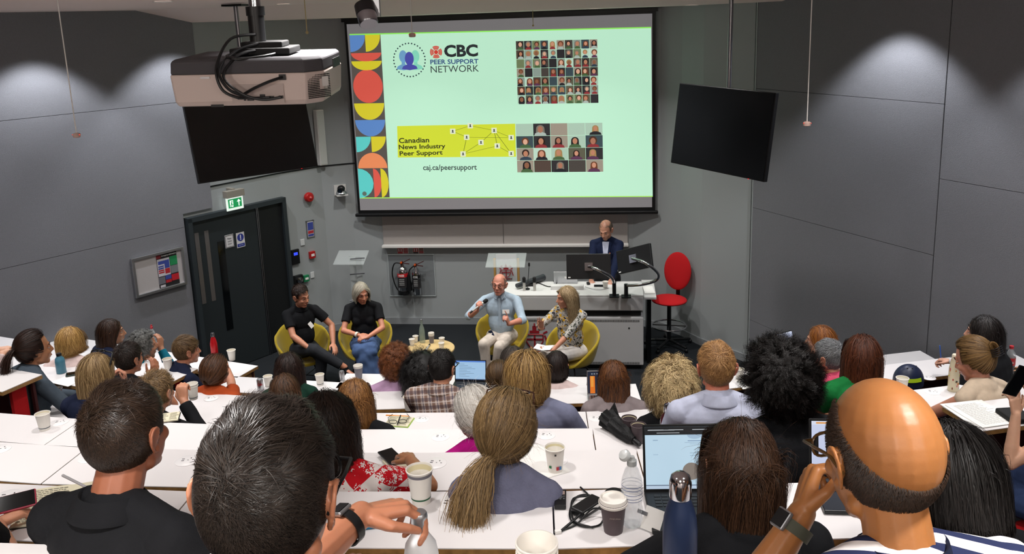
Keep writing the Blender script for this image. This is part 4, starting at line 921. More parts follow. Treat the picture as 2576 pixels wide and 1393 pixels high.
def ik(a, c, l1, l2, pole):
    a = Vector(a); c = Vector(c); d = c-a; L = min(d.length, (l1+l2)*.999); d = d.normalized() if d.length > 1e-6 else Vector((0, 0, -1)); c = a+d*L
    k = (l1*l1-l2*l2+L*L)/(2*L); h = math.sqrt(max(l1*l1-k*k, 0)); pv = Vector(pole); pv = (pv-d*pv.dot(d)).normalized(); return a+d*k+pv*h, c
PCOUNT = [0]
def person(label, head, yaw=0, hy=0, hp=0, hr=0, sc=1.0, lean=6, skn='c98e70', top=None, sleeve='short', bottom=None, hair=None, vox=.007, arms=None, legs=None,
           face=True, group=None, floorz=None, collar=None, male=True, wide=1.0, seat=True, stand=False, neckopen=0, topname='top', lower=True, disp=.004, hsc=1.08, slouch=0, foldsc=9, glasses=None, eyes=False, seatz=None, tz=.045, neck=-.03, cfl=.094, bottomname='trousers', hairname=None, stubble=None):
    PCOUNT[0] += 1; sd = PCOUNT[0]; head = Vector(head)
    Rt = basis(yaw); Rl = Rt @ Matrix.Rotation(math.radians(-lean), 3, 'X'); Rh = basis(yaw+hy, hp, hr)
    hs = sc*hsc; Mh = Matrix.Translation(head) @ (Rh*hs).to_4x4()
    nk = head+Rh @ Vector((0, -.022, -.085))*sc*.6+Rl @ Vector((0, -.03, -.1))*sc*.7       # neck middle
    nb = head+Rl @ Vector((0, -.055, -.155))*sc                                             # neck base
    def T(x, y, z): return head+Rl @ Vector((x*wide, y-.055, z+tz))*sc                          # torso space
    pel = T(0, -.0, -.73)
    def G(x, y, z): return pel+Rt @ Vector((x, y, z))*sc                                    # pelvis space, upright
    shw = .172 if male else .155
    root = body = None; mb = MB(); gm = MB(); bm_ = MB()
    head_parts(mb, Mh, hs, face)
    mb.cap(head+Rh @ Vector((0, -.02, -.05))*sc, nb, .053*sc if male else .046*sc, .056*sc if male else .05*sc, 14)
    def torso(m, g):
        m.cap(T(-.05, -.0, -.205), T(-shw+.01, .0, -.255), (.045+g)*sc, (.05+g)*sc); m.cap(T(.05, .0, -.205), T(shw-.01, .0, -.255), (.045+g)*sc, (.05+g)*sc)
        m.ell(T(0, .0, -.36), ((shw-.01+g)*sc*wide, (.112+g)*sc, (.17+g)*sc), Rl); m.ell(T(0, -.01, -.29), ((shw-.0+g)*sc*wide, (.09+g)*sc, (.1+g)*sc), Rl)
        m.ell(T(0, .012, -.54), ((.142+g)*sc*wide, (.112+g)*sc, (.17+g)*sc), Rl); m.ell(pel, ((.165+g)*sc*wide, (.125+g)*sc, (.11+g)*sc), Rt)
        if not male: m.ell(T(.065, .07, -.4), ((.058+g)*sc, (.05+g)*sc, (.062+g)*sc), Rl); m.ell(T(-.065, .07, -.4), ((.058+g)*sc, (.05+g)*sc, (.062+g)*sc), Rl)
    torso(mb, -.012); torso(gm, .006)
    gm.cap(T(0, .0, -.225), nb+Rl @ Vector((0, .004, -.022+neck))*sc, .082*sc, .07*sc, 16, ends=(1, 0))
    arms = arms or {}
    joints = {}
    for s, key in ((-1, 'L'), (1, 'R')):
        a = dict(arms.get(key, {})); sh = T(s*shw, 0, -.262)
        wr = a.get('w', None); wr = (head+Rt @ Vector((s*.15, .34, -.50))*sc) if wr is None else (Vector(wr) if a.get('abs') else head+Rt @ Vector(wr)*sc)
        pole = Rt @ Vector(a.get('pole', (s*.7, -.4, -.8)))
        el, wr = ik(sh, wr, .285*sc, .255*sc, pole); joints[key] = (sh, el, wr)
        mb.cap(sh, el, .05*sc*(1 if male else .88), .038*sc*(1 if male else .88)); mb.cap(el, el.lerp(wr, .35), .039*sc*(1 if male else .88), .041*sc*(1 if male else .85)); mb.cap(el.lerp(wr, .3), wr, .041*sc*(1 if male else .85), .026*sc*(1 if male else .88))
        fd = (wr-el).normalized(); hd = Rt @ Vector(a['d']) if 'd' in a else fd+Vector((0, 0, -.1)); hn = Rt @ Vector(a.get('n', (0, 0, 1)))
        hand_parts(mb, wr-fd*.005, hd, hn, sc*(1 if male else .9), a.get('curl', .45), a.get('thumb', .4), a.get('side', -s), a.get('spread', .06))
        if sleeve != 'none':
            fr = {'short': .62, 'elbow': 1.0, 'long': 1.0, 'cap': .25}[sleeve]; g = .014*sc if sleeve != 'short' else .02*sc
            e2 = sh.lerp(el, fr); r1 = .05*sc*(1 if male else .88); r2 = (.05-.012*fr)*sc*(1 if male else .88)
            gm.cap(sh, e2, r1+g*.8, r2+g, 14, ends=(1, 1 if sleeve in ('long', 'elbow') else 0))
            if sleeve == 'long': gm.cap(el, wr-fd*.02*sc, r2+g, .026*sc+g*.8, 14, ends=(1, 0))
            elif sleeve == 'elbow': gm.cap(el, el.lerp(wr, .22), r2+g, r2+g*1.1, 14, ends=(1, 0))
    if lower:
        legs = legs or {}
        for s, key in ((-1, 'L'), (1, 'R')):
            hipj = G(s*.088, .0, -.01); l = dict(legs.get(key, {}))
            if stand: kn, an = G(s*.1, .02, -.44), G(s*.11, -.01, -.86)
            else:
                kn = G(*l.get('k', (s*.11, .43, .02))); fz = (floorz if floorz is not None else pel.z-.54)+.085; an0 = G(*l.get('a', (s*.11, .4, -.45))); an = Vector((an0.x, an0.y, max(fz, an0.z) if 'a' in l else fz))
            td = Vector(l['t']) if 't' in l else None; td = Rt @ (td if td else Vector((s*.1, 1, 0))); ft = an+td.normalized()*.15*sc-Z1*.045*sc
            mb.cap(hipj, kn, .078*sc, .052*sc); mb.cap(kn, kn.lerp(an, .35), .052*sc, .052*sc); mb.cap(kn.lerp(an, .35), an, .052*sc, .036*sc); mb.cap(an-td.normalized()*.03-Z1*.04*sc, ft, .035*sc, .03*sc)
            if bottom is not None:
                bm_.cap(hipj, kn, .095*sc, .07*sc); bm_.cap(kn, an.lerp(kn, .12), .07*sc, .058*sc, ends=(1, 0))
            joints['leg'+key] = (hipj, kn, an, ft, td)
        bm_.ell(pel, (.18*sc*wide, .138*sc, .115*sc), Rt)
    body = remesh(mb, 'person', skin(skn), None, vox, 3, 0); tag(body, label, 'person', group)
    if top is not None: remesh(gm, topname, top, body, vox*1.15, 5, disp, foldsc, sd*1.7)
    if lower and bottom is not None and bm_.v: remesh(bm_, bottomname, bottom, body, vox*1.3, 5, .006, 8, sd*2.1)
    if lower and not stand:
        for key in 'LR':
            if ('leg'+key) in joints:
                _, kn, an, ft, td = joints['leg'+key]; m = MB(); m.cap(an-td.normalized()*.035-Z1*.05*sc, ft+td.normalized()*.01-Z1*.005, .04*sc, .036*sc); m.cap(an-Z1*.01, an-Z1*.05*sc, .04*sc, .042*sc)
                remesh(m, 'shoe', (legs or {}).get('shoe', M_black), body, .012, 3)
    if collar is not None:
        m = MB(); ax = (nb-head).normalized()*-1; R_ = Rl
        n = 28; rg = []
        for rr, hh in ((.064, -.03), (.064, .022), (.069, .026), (cfl, -.012), (cfl, -.02), (.07, -.01)):
            rg.append([nb+R_ @ Vector((0, 0, (tz-.045)*.9))*sc+R_ @ Vector((rr*sc*math.cos(2*math.pi*i/n)*1.02, rr*sc*math.sin(2*math.pi*i/n)*1.0, (hh-.018*max(0, math.sin(2*math.pi*i/n)))*sc+.012*sc)) for i in range(n)])
        m.rings(rg, caps=False); m.build('collar', collar, body, smooth=60)
    if hair is not None: make_hair(Mh, hair, body, sd*13)
    if eyes:
        R3 = Rh*hs; O = head
        for s in (-1, 1):
            c = O+R3 @ Vector((s*.031, .0715, .0)); m = MB(); m.ell(c, [.0112*sc]*3, Rh, 14, 10); e = m.build('eye', mat('eye_white', 'd8d4d0', .2), body, smooth=2)
            m = MB(); m.ell(c+R3 @ Vector((0, .0082, -.001)), (.0072*sc, .004*sc, .0068*sc), Rh, 12, 8); q = m.build('iris', mat('iris_dark', '2e241e', .2), e, smooth=2)
            m = MB(); m.cap(O+R3 @ Vector((s*.021, .0755, .0085)), O+R3 @ Vector((s*.042, .0725, .0075)), .0075*sc, .007*sc, 10); m.cap(O+R3 @ Vector((s*.023, .0745, -.0105)), O+R3 @ Vector((s*.041, .071, -.0095)), .006*sc, .0055*sc, 10); m.build('eyelids', skin(skn), body, smooth=2)
            m = MB(); m.tube([O+R3 @ Vector((s*x, y, z)) for x, y, z in smoothpath([(.016, .089, .024), (.032, .087, .031), (.05, .074, .025)], 4)], .003*sc, 6); m.build('eyebrow', hair_mat(*(hair['col'] if hair else ('6a5a4c', '8a7a6c'))), body)
        m = MB(); m.ell(O+R3 @ Vector((0, .0905, -.0635)), (.021*sc, .0055*sc, .0065*sc), Rh, 14, 8); m.build('lips', mat('lips_'+skn, tuple(c*k for c, k in zip(srgb(skn), (.78, .5, .5))), .45), body, smooth=2)
    if glasses is not None:
        R3 = Rh*hs; O = head; up = glasses.startswith('up'); gc = M_black if glasses == 'up_dark' else mat('frame_tortoise', '3a1f12', .25) if up else (M_darkmetal if glasses == 'thin' else mat('frame_brown', '5a4020', .25) if glasses == 'brown' else M_black)
        a = Matrix.Rotation(math.radians(58) if up else 0, 3, 'X'); rad = .0045 if glasses == 'up_dark' else .0028 if glasses != 'thin' else .0013; m = MB(); ln = MB()
        def g_(x, y, z):
            v = Vector((x, y, z))
            if up: v = a @ v+Vector((0, .012, .032))
            return O+R3 @ v
        for s in (-1, 1):
            c = []
            for k in range(20):
                t = 2*math.pi*k/20; ex = math.copysign(abs(math.cos(t))**.7, math.cos(t)); ez = math.copysign(abs(math.sin(t))**.7, math.sin(t)); c.append(g_(s*.034+.027*ex, .1-.006*abs(s*.034+.027*ex)/.06, -.002+.019*ez))
            m.tube(c+[c[0], c[1]], rad*sc, 6); ln.add(c, [tuple(range(20))])
            m.tube([g_(s*.06, .096, .008), g_(s*.078, .09, .01), g_(s*.085, .04, .012), g_(s*.087, .0, .012), g_(s*.084, -.03, -.008)], rad*sc*1.1, 6)
        m.tube([g_(-.009, .101, .006), g_(0, .103, .009), g_(.009, .101, .006)], rad*sc, 6)
        gl = m.build('glasses', gc, body, smooth=60); ln.build('lens', mat('lens_clear', (.97, .97, .97), .03, trans=1, ior=1.02), gl, fix=False)
    if seat and not stand:
        seat_under(pel, Rt, sc, floorz if floorz is not None else pel.z-.55, label)
    return body, dict(T=T, G=G, head=head, Rh=Rh, Rt=Rt, Rl=Rl, pel=pel, J=joints, nb=nb, sc=sc)
def seat_under(pel, Rt, sc, fz, label):
    zt = pel.z-.115*sc; c = Vector((pel.x, pel.y, fz))
    t = thing('tip_up_chair', c, 'red chair under '+label.replace('person with ', '').split(' and ')[0].split(' beside')[0].split(' behind')[0].split(' in a ')[0].split(',')[0]+' person', 'chair', 'red tip-up chairs')
    def q(x, y, z): v = Rt @ Vector((x, y, 0)); return Vector((c.x+v.x, c.y+v.y, z))
    m = MB(); m.box(q(0, .04, zt-.03), (.44, .40, .055), Rt); m.build('seat_pad', M_red, t, bevel=.02)
    m = MB(); m.box(q(0, -.2, zt+.12), (.44, .05, .30), Rt @ Matrix.Rotation(.12, 3, 'X')); m.build('seat_back', M_red, t, bevel=.018)
    m = MB(); m.box(q(0, 0, (fz+zt-.06)/2), (.07, .16, max(.05, zt-.06-fz)), Rt); m.box(q(0, 0, fz+.01), (.24, .24, .02), Rt); m.box(q(0, -.2, zt-.03), (.1, .06, .1), Rt); m.build('pedestal', M_darkmetal, t)
# ------------------------------------------------------------------ cloth patterns
def cloth(name, col, **k): return mat('cloth_'+name, col, k.pop('rough', .85), spec=.2, bump=k.pop('bump', .25), bscale=k.pop('bscale', 400), var=k.pop('var', .08), vscale=25, **k)
def pattern(name, build, rough=.85):
    m = bpy.data.materials.new(name); m.use_nodes = True; nt = m.node_tree; b = nt.nodes['Principled BSDF']; b.inputs['Roughness'].default_value = rough; b.inputs['Specular IOR Level'].default_value = .2
    tc = nt.nodes.new('ShaderNodeTexCoord'); nt.links.new(build(nt, tc.outputs['Object']), b.inputs['Base Color']); return m
def nmath(nt, op, a, b=None, clamp=False):
    n = nt.nodes.new('ShaderNodeMath'); n.operation = op; n.use_clamp = clamp
    for i, v in enumerate((a, b)):
        if v is None: continue
        if isinstance(v, (int, float)): n.inputs[i].default_value = v
        else: nt.links.new(v, n.inputs[i])
    return n.outputs[0]
def nmix(nt, f, a, b):
    n = nt.nodes.new('ShaderNodeMix'); n.data_type = 'RGBA'
    if isinstance(f, (int, float)): n.inputs[0].default_value = f
    else: nt.links.new(f, n.inputs[0])
    for i, v in ((6, a), (7, b)):
        if isinstance(v, str): n.inputs[i].default_value = (*srgb(v), 1)
        else: nt.links.new(v, n.inputs[i])
    return n.outputs[2]
def proj_axis(nt, v, ax, scale):
    n = nt.nodes.new('ShaderNodeVectorMath'); n.operation = 'DOT_PRODUCT'; nt.links.new(v, n.inputs[0]); n.inputs[1].default_value = Vector(ax).normalized()*scale; return n.outputs['Value']
def noise_n(nt, v, sc, det=2):
    n = nt.nodes.new('ShaderNodeTexNoise'); n.inputs['Scale'].default_value = sc; n.inputs['Detail'].default_value = det; nt.links.new(v, n.inputs['Vector']); return n.outputs['Fac']
def voro(nt, v, sc, feat='F1', out='Distance'):
    n = nt.nodes.new('ShaderNodeTexVoronoi'); n.inputs['Scale'].default_value = sc; n.feature = feat; nt.links.new(v, n.inputs['Vector']); return n.outputs[out]
def band(nt, v, duty): return nmath(nt, 'LESS_THAN', nmath(nt, 'FRACT', v), duty)
def _stripes(nt, v):
    a = nmath(nt, 'ADD', proj_axis(nt, v, (.1, .75, .66), 1/.036), nmath(nt, 'MULTIPLY', noise_n(nt, v, 4), .3)); return nmix(nt, band(nt, a, .45), 'e2dede', '232a4a')
def _plaid(nt, v):
    a = proj_axis(nt, v, (1, .1, .15), 1/.055); b = proj_axis(nt, v, (-.1, .35, 1), 1/.055)
    c = nmix(nt, nmath(nt, 'MULTIPLY', band(nt, a, .42), .75), 'b4a49c', '6a4630'); c = nmix(nt, nmath(nt, 'MULTIPLY', band(nt, b, .42), .6), c, '4c3c44')
    c = nmix(nt, nmath(nt, 'MULTIPLY', band(nt, nmath(nt, 'ADD', a, .3), .1), .8), c, '28304e'); return nmix(nt, nmath(nt, 'MULTIPLY', band(nt, nmath(nt, 'ADD', b, .25), .1), .7), c, 'd0c8c4')
def _floral(nt, v):
    z = nmath(nt, 'LESS_THAN', nmath(nt, 'FRACT', nmath(nt, 'ADD', proj_axis(nt, v, (.8, 0, .8), 1/.16), .2)), .45)
    z2 = nmath(nt, 'LESS_THAN', nmath(nt, 'FRACT', proj_axis(nt, v, (-.8, .3, .8), 1/.19)), .5); q = nmath(nt, 'ABSOLUTE', nmath(nt, 'SUBTRACT', z, z2))
    n = nt.nodes.new('ShaderNodeTexVoronoi'); n.inputs['Scale'].default_value = 30; nt.links.new(v, n.inputs['Vector'])
    fl = nmath(nt, 'LESS_THAN', nmath(nt, 'ADD', n.outputs['Distance'], nmath(nt, 'MULTIPLY', nmath(nt, 'SUBTRACT', noise_n(nt, v, 170, 0), .5), .9)), .33)
    cen = nmath(nt, 'LESS_THAN', n.outputs['Distance'], .07); f2 = nmath(nt, 'SUBTRACT', fl, cen, True)
    return nmix(nt, nmath(nt, 'ABSOLUTE', nmath(nt, 'SUBTRACT', f2, q)), 'c01420', 'e4dcd8')
def _printed(nt, v):
    c = nmix(nt, nmath(nt, 'GREATER_THAN', noise_n(nt, v, 26, 3), .52), 'a5a39c', '45473f'); c = nmix(nt, nmath(nt, 'GREATER_THAN', noise_n(nt, v, 13, 1), .56), c, 'c79a28')
    c = nmix(nt, nmath(nt, 'LESS_THAN', voro(nt, v, 22, 'DISTANCE_TO_EDGE'), .06), c, 'c9c5bf'); return nmix(nt, nmath(nt, 'GREATER_THAN', noise_n(nt, v, 19, 2), .63), c, '3a3a48')
c_stripe = pattern('cloth_breton_stripes', _stripes); c_plaid = pattern('cloth_plaid', _plaid); c_floral = pattern('cloth_red_floral', _floral); c_print = pattern('cloth_printed_shirt', _printed)
def H(kind, dark, light, **k): k.update(kind=kind, col=(dark, light)); return k
PEOPLE = {}
def A(key, label, px, py, k, dz=0, **kw):
    hz = FL[k]+1.2+dz; p = Pz(px, py, hz)
    if 'vy' in kw: kw['yaw'] = math.degrees(math.atan2(-p.x, p.y))-kw.pop('vy')-kw.get('hy', 0)
    kw.setdefault('floorz', FL[k]); kw.setdefault('sc', 1.04); kw['sc'] *= 1.07; kw.setdefault('hsc', .99); kw.setdefault('tz', .07); PEOPLE[key] = person('person '+label, p, **kw); return PEOPLE[key]
def ab(px, py, z, **k): d = dict(w=Pz(px, py, z), abs=True); d.update(k); return d
c_black = cloth('black', '17181b'); c_navy = cloth('navy', '1a2138'); c_lilac = cloth('lilac', 'b896b6'); c_blue = cloth('dusty_blue', '777b93'); c_mag = cloth('magenta', 'b0107c')
c_ltblue = cloth('pale_blue', 'c2c8de', bump=.1); c_slate = cloth('slate', '4a5560'); c_teal = cloth('teal', '0f6a80'); c_orange = cloth('rust', 'b04a22'); c_dkgreen = cloth('dark_green', '16382c')
c_pink = cloth('pale_pink', 'dac4c0'); c_grey = cloth('warm_grey', '8a7f80'); c_green = cloth('green', '1a7a3c'); c_coral = cloth('coral', 'd0506e'); c_beige = cloth('beige', 'd8c4ac'); c_denim = cloth('denim', '2b3a5c')
c_trou = cloth('charcoal_trousers', '2b2d31'); c_jean = cloth('mid_denim', '4a6088'); c_chino = cloth('chino', 'cfc4b8'); c_gb = cloth('grey_blue', '6f7188', bscale=160, bump=.5); c_white = cloth('white', 'd8d2cc')
DK = ('0a0706', '2e2119'); BR = ('1e120b', '5c4028'); BL = ('6a5030', 'd8bc84')
# ---- left block
A('pt', 'with dark ponytail and grey jacket in profile, left edge', 88, 878, 4, .0, vy=72, hy=-8, top=c_slate, sleeve='long', bottom=c_trou, skn='b07a58', male=False, hair=H('tail', '0c0705', '3c241a', N=2600, Nt=900, tie=(0, -.115, .03), tlen=.28, tdir=(0, -1, .0), tvol=.02), eyes=True, arms={'R': dict(w=(.15, .3, -.5))})
A('bs', 'with short blond hair and pale pink top by the blue bottle', 180, 860, 5, 0, vy=38, hy=-12, top=c_pink, bottom=c_trou, skn='c99078', male=False, hair=H('bob', '7a5426', 'd8ae68', bottom=-.075, vol=.028, N=3200, w=.003, mess=2.5, root=-.1), glasses='thin')
A('db', 'with dark shoulder-length hair against the left wall', 281, 836, 6, .06, vy=86, hy=-14, top=c_navy, sleeve='long', bottom=c_trou, skn='c08a6c', male=False, hair=H('long', '120a07', '4a3020', len=.30, vol=.025, N=3200, w=.003, part=.01, ymax=.0), eyes=True)
A('gt', 'with wavy grey hair and teal sleeve resting face on hand', 362, 872, 6, -.05, vy=72, top=c_teal, sleeve='long', bottom=c_trou, skn='b07c60', hair=H('curly', '2a2a28', '8c8c88', len=.035, N=2600, curl=.006, w=.003), arms={'R': ab(404, 875, FL[6]+1.08, pole=(.6, .3, -1), d=(-.3, .2, 1), n=(.6, .3, 0), curl=.9)})
A('dm', 'with dark faded hair and black top pinching his fingers', 325, 903, 5, .02, vy=50, hy=-6, top=c_black, bottom=c_trou, skn='b4775a', hair=H('short', '0b0807', '35271f', top=.055, side=.014, N=5200, w=.0032, mess=1.6), arms={'R': ab(385, 948, FL[5]+1.0, pole=(.6, .4, -1), d=(.1, .3, 1), n=(.7, -.2, 0), curl=.7)})
A('yb', 'with short blond hair in profile and navy collar', 470, 882, 6, -.02, vy=74, hy=-4, top=c_navy, bottom=c_trou, skn='c08468', collar=c_navy, hair=H('short', '2c1f12', '8a6c48', top=.07, side=.02, N=5200, w=.003, comb=(0, 1, -.1)), eyes=True)
A('or', 'with brown hair in a low knot and rust orange top', 545, 935, 6, -.02, vy=45, hy=-8, top=c_orange, bottom=c_trou, skn='c88c70', male=False, wide=1.12, hair=H('bun', '20120a', '6a4428', N=3600, tie=(.0, -.11, -.035), brad=.018, vol=.03, w=.003, mess=2), arms={'R': ab(572, 925, FL[6]+1.03, pole=(1, .3, -.6), d=(-.3, .1, 1), n=(.4, .6, 0), curl=.8)})
A('sg', 'with straight blonde hair and sunglasses pushed up', 247, 938, 4, .08, vy=48, hy=-8, top=c_navy, bottom=c_trou, skn='c58a70', male=False, hair=H('long', '5a4226', 'b89a6c', len=.31, vol=.03, N=4200, w=.003, tip=-.15, ymax=.0), glasses='up_dark', arms={'R': ab(315, 968, FL[4]+1.08, pole=(.6, .4, -1), d=(-.1, .2, 1), n=(.6, .4, 0), curl=1.1)})
A('lb', 'with light brown hair behind the dark cropped head, fist raised', 398, 985, 4, .0, vy=40, top=c_black, sleeve='long', bottom=c_trou, hair=H('short', '3a2a1a', '9a7c54', top=.06, side=.03, N=3200, w=.003, mess=2), arms={'R': ab(462, 1008, FL[4]+1.02, pole=(.8, -.2, -1), d=(-.3, .3, .9), n=(.3, -.9, .3), curl=1.3, thumb=.9)})
# ---- centre block
A('gl', 'with long very dark hair and green top behind the can', 727, 925, 6, .05, vy=0, hy=10, top=c_dkgreen, bottom=c_trou, male=False, hair=H('long', '0c0605', '382219', len=.42, vol=.045, wave=.006, N=3600, w=.0035, mess=1.5))
A('sb', 'with straight brown hair, back to the camera', 716, 985, 5, .0, vy=0, top=c_black, bottom=c_trou, male=False, hair=H('long', '22130b', '6b4a30', len=.36, vol=.03, N=4200, w=.003))
A('lil', 'with curly copper hair in a lilac top', 997, 916, 6, .0, vy=2, top=c_lilac, bottom=c_trou, hair=H('curly', '381808', '9c5c30', len=.055, N=4200, curl=.008, turns=2.5, w=.003, vol=.03, bottom=-.11), male=False, wide=1.15)
A('bj', 'with long black hair and black jacket beside the checked shirt', 1062, 945, 6, -.02, vy=5, top=c_black, sleeve='long', bottom=c_trou, male=False, hair=H('curly', '050404', '141110', len=.16, N=3000, curl=.01, turns=3, w=.003, droop=1.6, vol=.02))
A('pl', 'with black hair in brown checked shirt', 1114, 925, 5, .06, top=c_plaid, bottom=c_trou, collar=c_plaid, wide=1.1, hair=H('short', '060505', '1c1614', top=.05, side=.024, N=6000, w=.003, mess=1.4), yaw=-8, hy=-8, glasses='dark', topname='checked_shirt')
A('co', 'with long wavy copper blonde hair beside open notebook', 893, 1005, 4, .0, vy=2, top=c_black, bottom=c_trou, male=False, hair=H('long', '4a2a12', 'b07c44', len=.47, vol=.035, wave=.007, N=5200, w=.003, wf=80))
A('dw', 'with dark wavy hair in red and white floral blouse', 822, 1068, 2, .03, vy=2, hy=10, top=c_floral, bottom=c_trou, skn='a87250', male=False, wide=1.12, topname='floral_blouse', hair=H('long', '0b0705', '34241a', len=.34, vol=.04, wave=.011, N=7000, w=.0024, wf=95, mess=1.8), vox=.005, arms={'R': dict(w=(.24, .36, -.34), pole=(1, -.1, -.5))})
A('sil', 'with silver white hair tied low and magenta top', 1193, 1042, 3, -.02, vy=-32, hy=18, top=c_mag, bottom=c_trou, skn='c08878', male=False, hair=H('tail', '9a958c', 'efebe4', N=4500, Nt=900, w=.0026, tie=(0, -.115, -.055), tlen=.16, tdir=(0, -.6, -.8), tvol=.012, vol=.02, utint=.5, wisps=120))
A('po', 'with long light brown ponytail and tortoiseshell glasses on head', 1275, 1082, 2, .10, yaw=-2, hy=-6, hp=6, top=c_gb, bottom=c_trou, skn='c48a6c', male=False, topname='frilled_top', wide=.82, glasses='up', vox=.005, hair=H('tail', '33220f', 'a08256', N=9000, Nt=2600, w=.0021, tie=(-.02, -.128, -.05), tlen=.34, tdir=(-.5, -.7, -.2), tvol=.05, twave=.004, vol=.022, wisps=260, ttint=.15, root=.1))
A('bb', 'with thick highlighted blonde bob and dusty blue t-shirt', 1325, 942, 4, .06, sc=1.16, yaw=0, hy=6, top=c_blue, bottom=c_trou, male=False, wide=1.3, topname='t_shirt', hair=H('bob', '4c3214', 'd0a868', bottom=-.12, vol=.05, N=7000, w=.003, mess=1.8, root=.25, wave=.004), arms={'R': dict(w=(.3, .2, -.6))})
A('sh', 'with small brown knot of hair left of the blonde bob', 1256, 950, 5, .0, yaw=0, top=c_black, bottom=c_trou, male=False, sc=.92, hair=H('bun', '24160c', '6a5030', N=2600, tie=(0, -.1, .02), brad=.025, w=.003, vol=.02), glasses='dark')
A('dg', 'with dark grey-brown hair behind the blonde bob', 1290, 908, 6, .0, yaw=4, top=c_black, bottom=c_trou, male=False, hair=H('bob', '1e1a18', '5a5048', bottom=-.1, vol=.03, N=2200, w=.003))
A('pk', 'with dark brown bob and pale pink top by front table', 1400, 920, 6, -.02, yaw=0, hy=-2, top=c_pink, bottom=c_trou, male=False, hair=H('bob', '0c0706', '2c1c16', bottom=-.085, vol=.018, N=3000, w=.003))
A('au', 'with long straight auburn hair and grey top', 1543, 950, 5, .02, yaw=4, top=c_grey, bottom=c_trou, male=False, hair=H('long', '2a140a', '85532c', len=.46, vol=.03, N=5200, w=.003, tip=-.2, root=-.15))
A('cb', 'with curly pale blonde hair and black top', 1688, 978, 4, -.03, sc=1.02, yaw=6, top=c_black, bottom=c_trou, male=False, hair=H('curly', '5c4020', 'ead09a', len=.1, N=6500, curl=.010, turns=2.2, w=.0032, vol=.04, bottom=-.15, droop=1.3, tint=.12, clumps=340))
A('gi', 'with short ginger blond hair and pale blue collared shirt', 1802, 925, 3, .02, vy=-12, sc=1.1, hy=4, top=c_ltblue, sleeve='long', bottom=c_trou, skn='cc7c62', collar=c_ltblue, topname='shirt', vox=.006, hair=H('short', '6a4422', 'd0a068', top=.05, side=.02, N=9000, w=.0024, mess=1.5, crown=(.03, -.06, .11), lift=.2, tint=-.05))
A('af', 'with big black afro hair and black t-shirt', 1958, 965, 2, .0, vy=-35, hy=8, top=c_black, bottom=c_trou, skn='8a5a40', hair=H('afro', '040303', '1a1412', len=.075, N=9000, curl=.006, turns=3.5, w=.0022, vol=.03, droop=.1, seg=12, clumps=420), vox=.006)
# ---- right block
A('rh', 'with straight copper bob in profile near the right wall', 2062, 858, 6, .10, vy=-84, hy=10, top=c_beige, bottom=c_trou, male=False, skn='d09c80', hair=H('long', '5a2c10', 'b87434', len=.24, vol=.025, N=2600, w=.003, ymax=.0), eyes=True, arms={'L': ab(2030, 888, FL[6]+1.1, pole=(-.6, .3, -.6), curl=.8)})
A('gh', 'with short dark grey hair, hand raised, coral pink top', 2082, 898, 5, .02, vy=-62, hy=10, top=c_coral, bottom=c_trou, male=False, skn='c88e74', hair=H('short', '3a3c3e', '9a9c9e', top=.05, side=.035, N=3200, w=.003), arms={'R': ab(2096, 922, FL[5]+1.16, pole=(.6, -.2, -1), d=(-.4, .4, .8), n=(.2, -.9, .3), curl=.9)})
A('lg', 'with long auburn hair and green frilled top', 2168, 895, 4, .06, vy=-14, sc=1.1, hy=4, top=c_green, bottom=c_trou, male=False, hair=H('long', '260e07', '6e3a20', len=.38, vol=.035, N=5200, w=.003, wave=.004, tip=.15))
A('bu', 'with light brown hair pinned in a black claw clip', 2448, 905, 4, .05, vy=-68, hy=14, hp=22, top=c_beige, sleeve='none', bottom=c_denim, male=False, skn='cf9078', hair=H('bun', '3c260f', 'a07c4c', N=5200, tie=(0, -.115, .035), brad=.034, w=.0026, vol=.018, boff=(0, -.015, .01), bscale=(.8, .8, 1.25)), eyes=True, arms={'R': dict(w=(.2, .36, -.5)), 'L': dict(w=(-.2, .36, -.52))})
A('dr', 'with long black hair writing with outstretched arm', 2472, 838, 5, .16, vy=-76, hy=12, top=c_black, bottom=c_trou, male=False, skn='d8a48c', hair=H('long', '080606', '2e2624', len=.34, vol=.035, N=4000, w=.003, wave=.006, mess=1.6, ymax=.0), eyes=True, arms={'R': ab(2338, 913, DESK_Z[5]+.05, pole=(.5, -.5, -1), d=(-.0, 1, -.1), n=(0, 0, 1), curl=1.0), 'L': dict(w=(-.25, .3, -.5))})
# ---- near people
A('bw', 'with long straight dark brown hair at the big laptop', 1862, 1165, 1, -.05, yaw=6, hy=2, top=c_black, bottom=c_trou, male=False, skn='c08a6e', vox=.005, hair=H('long', '130b08', '553a28', len=.78, vol=.03, N=16000, w=.0017, part=.0, root=-.12, mess=.35, seg=14, wisps=20), arms={'L': dict(w=(-.3, .25, -.45), pole=(-1, 0, -.6)), 'R': dict(w=(.2, .3, -.5))})
A('bm', 'with dark cropped hair and black polo at lower left', 320, 1088, 1, .15, vy=42, sc=1.08, hy=2, hp=-2, top=c_black, bottom=c_trou, skn='9e6248', collar=c_black, vox=.0045, face=True, topname='polo_shirt', wide=.93,
  hair=H('short', '0b0806', '45352a', top=.045, side=.014, N=22000, w=.0015, crown=(-.02, -.075, .085), mess=1.2, lift=.25, rough=.35), tz=.05, arms={'R': dict(w=(.35, .3, -.48)), 'L': ab(198, 1268, DESK_Z[1]+.045, pole=(-1, -.2, -.4), d=(.2, 1, -.1), n=(-.3, 0, 1), curl=1.0, thumb=.9)})
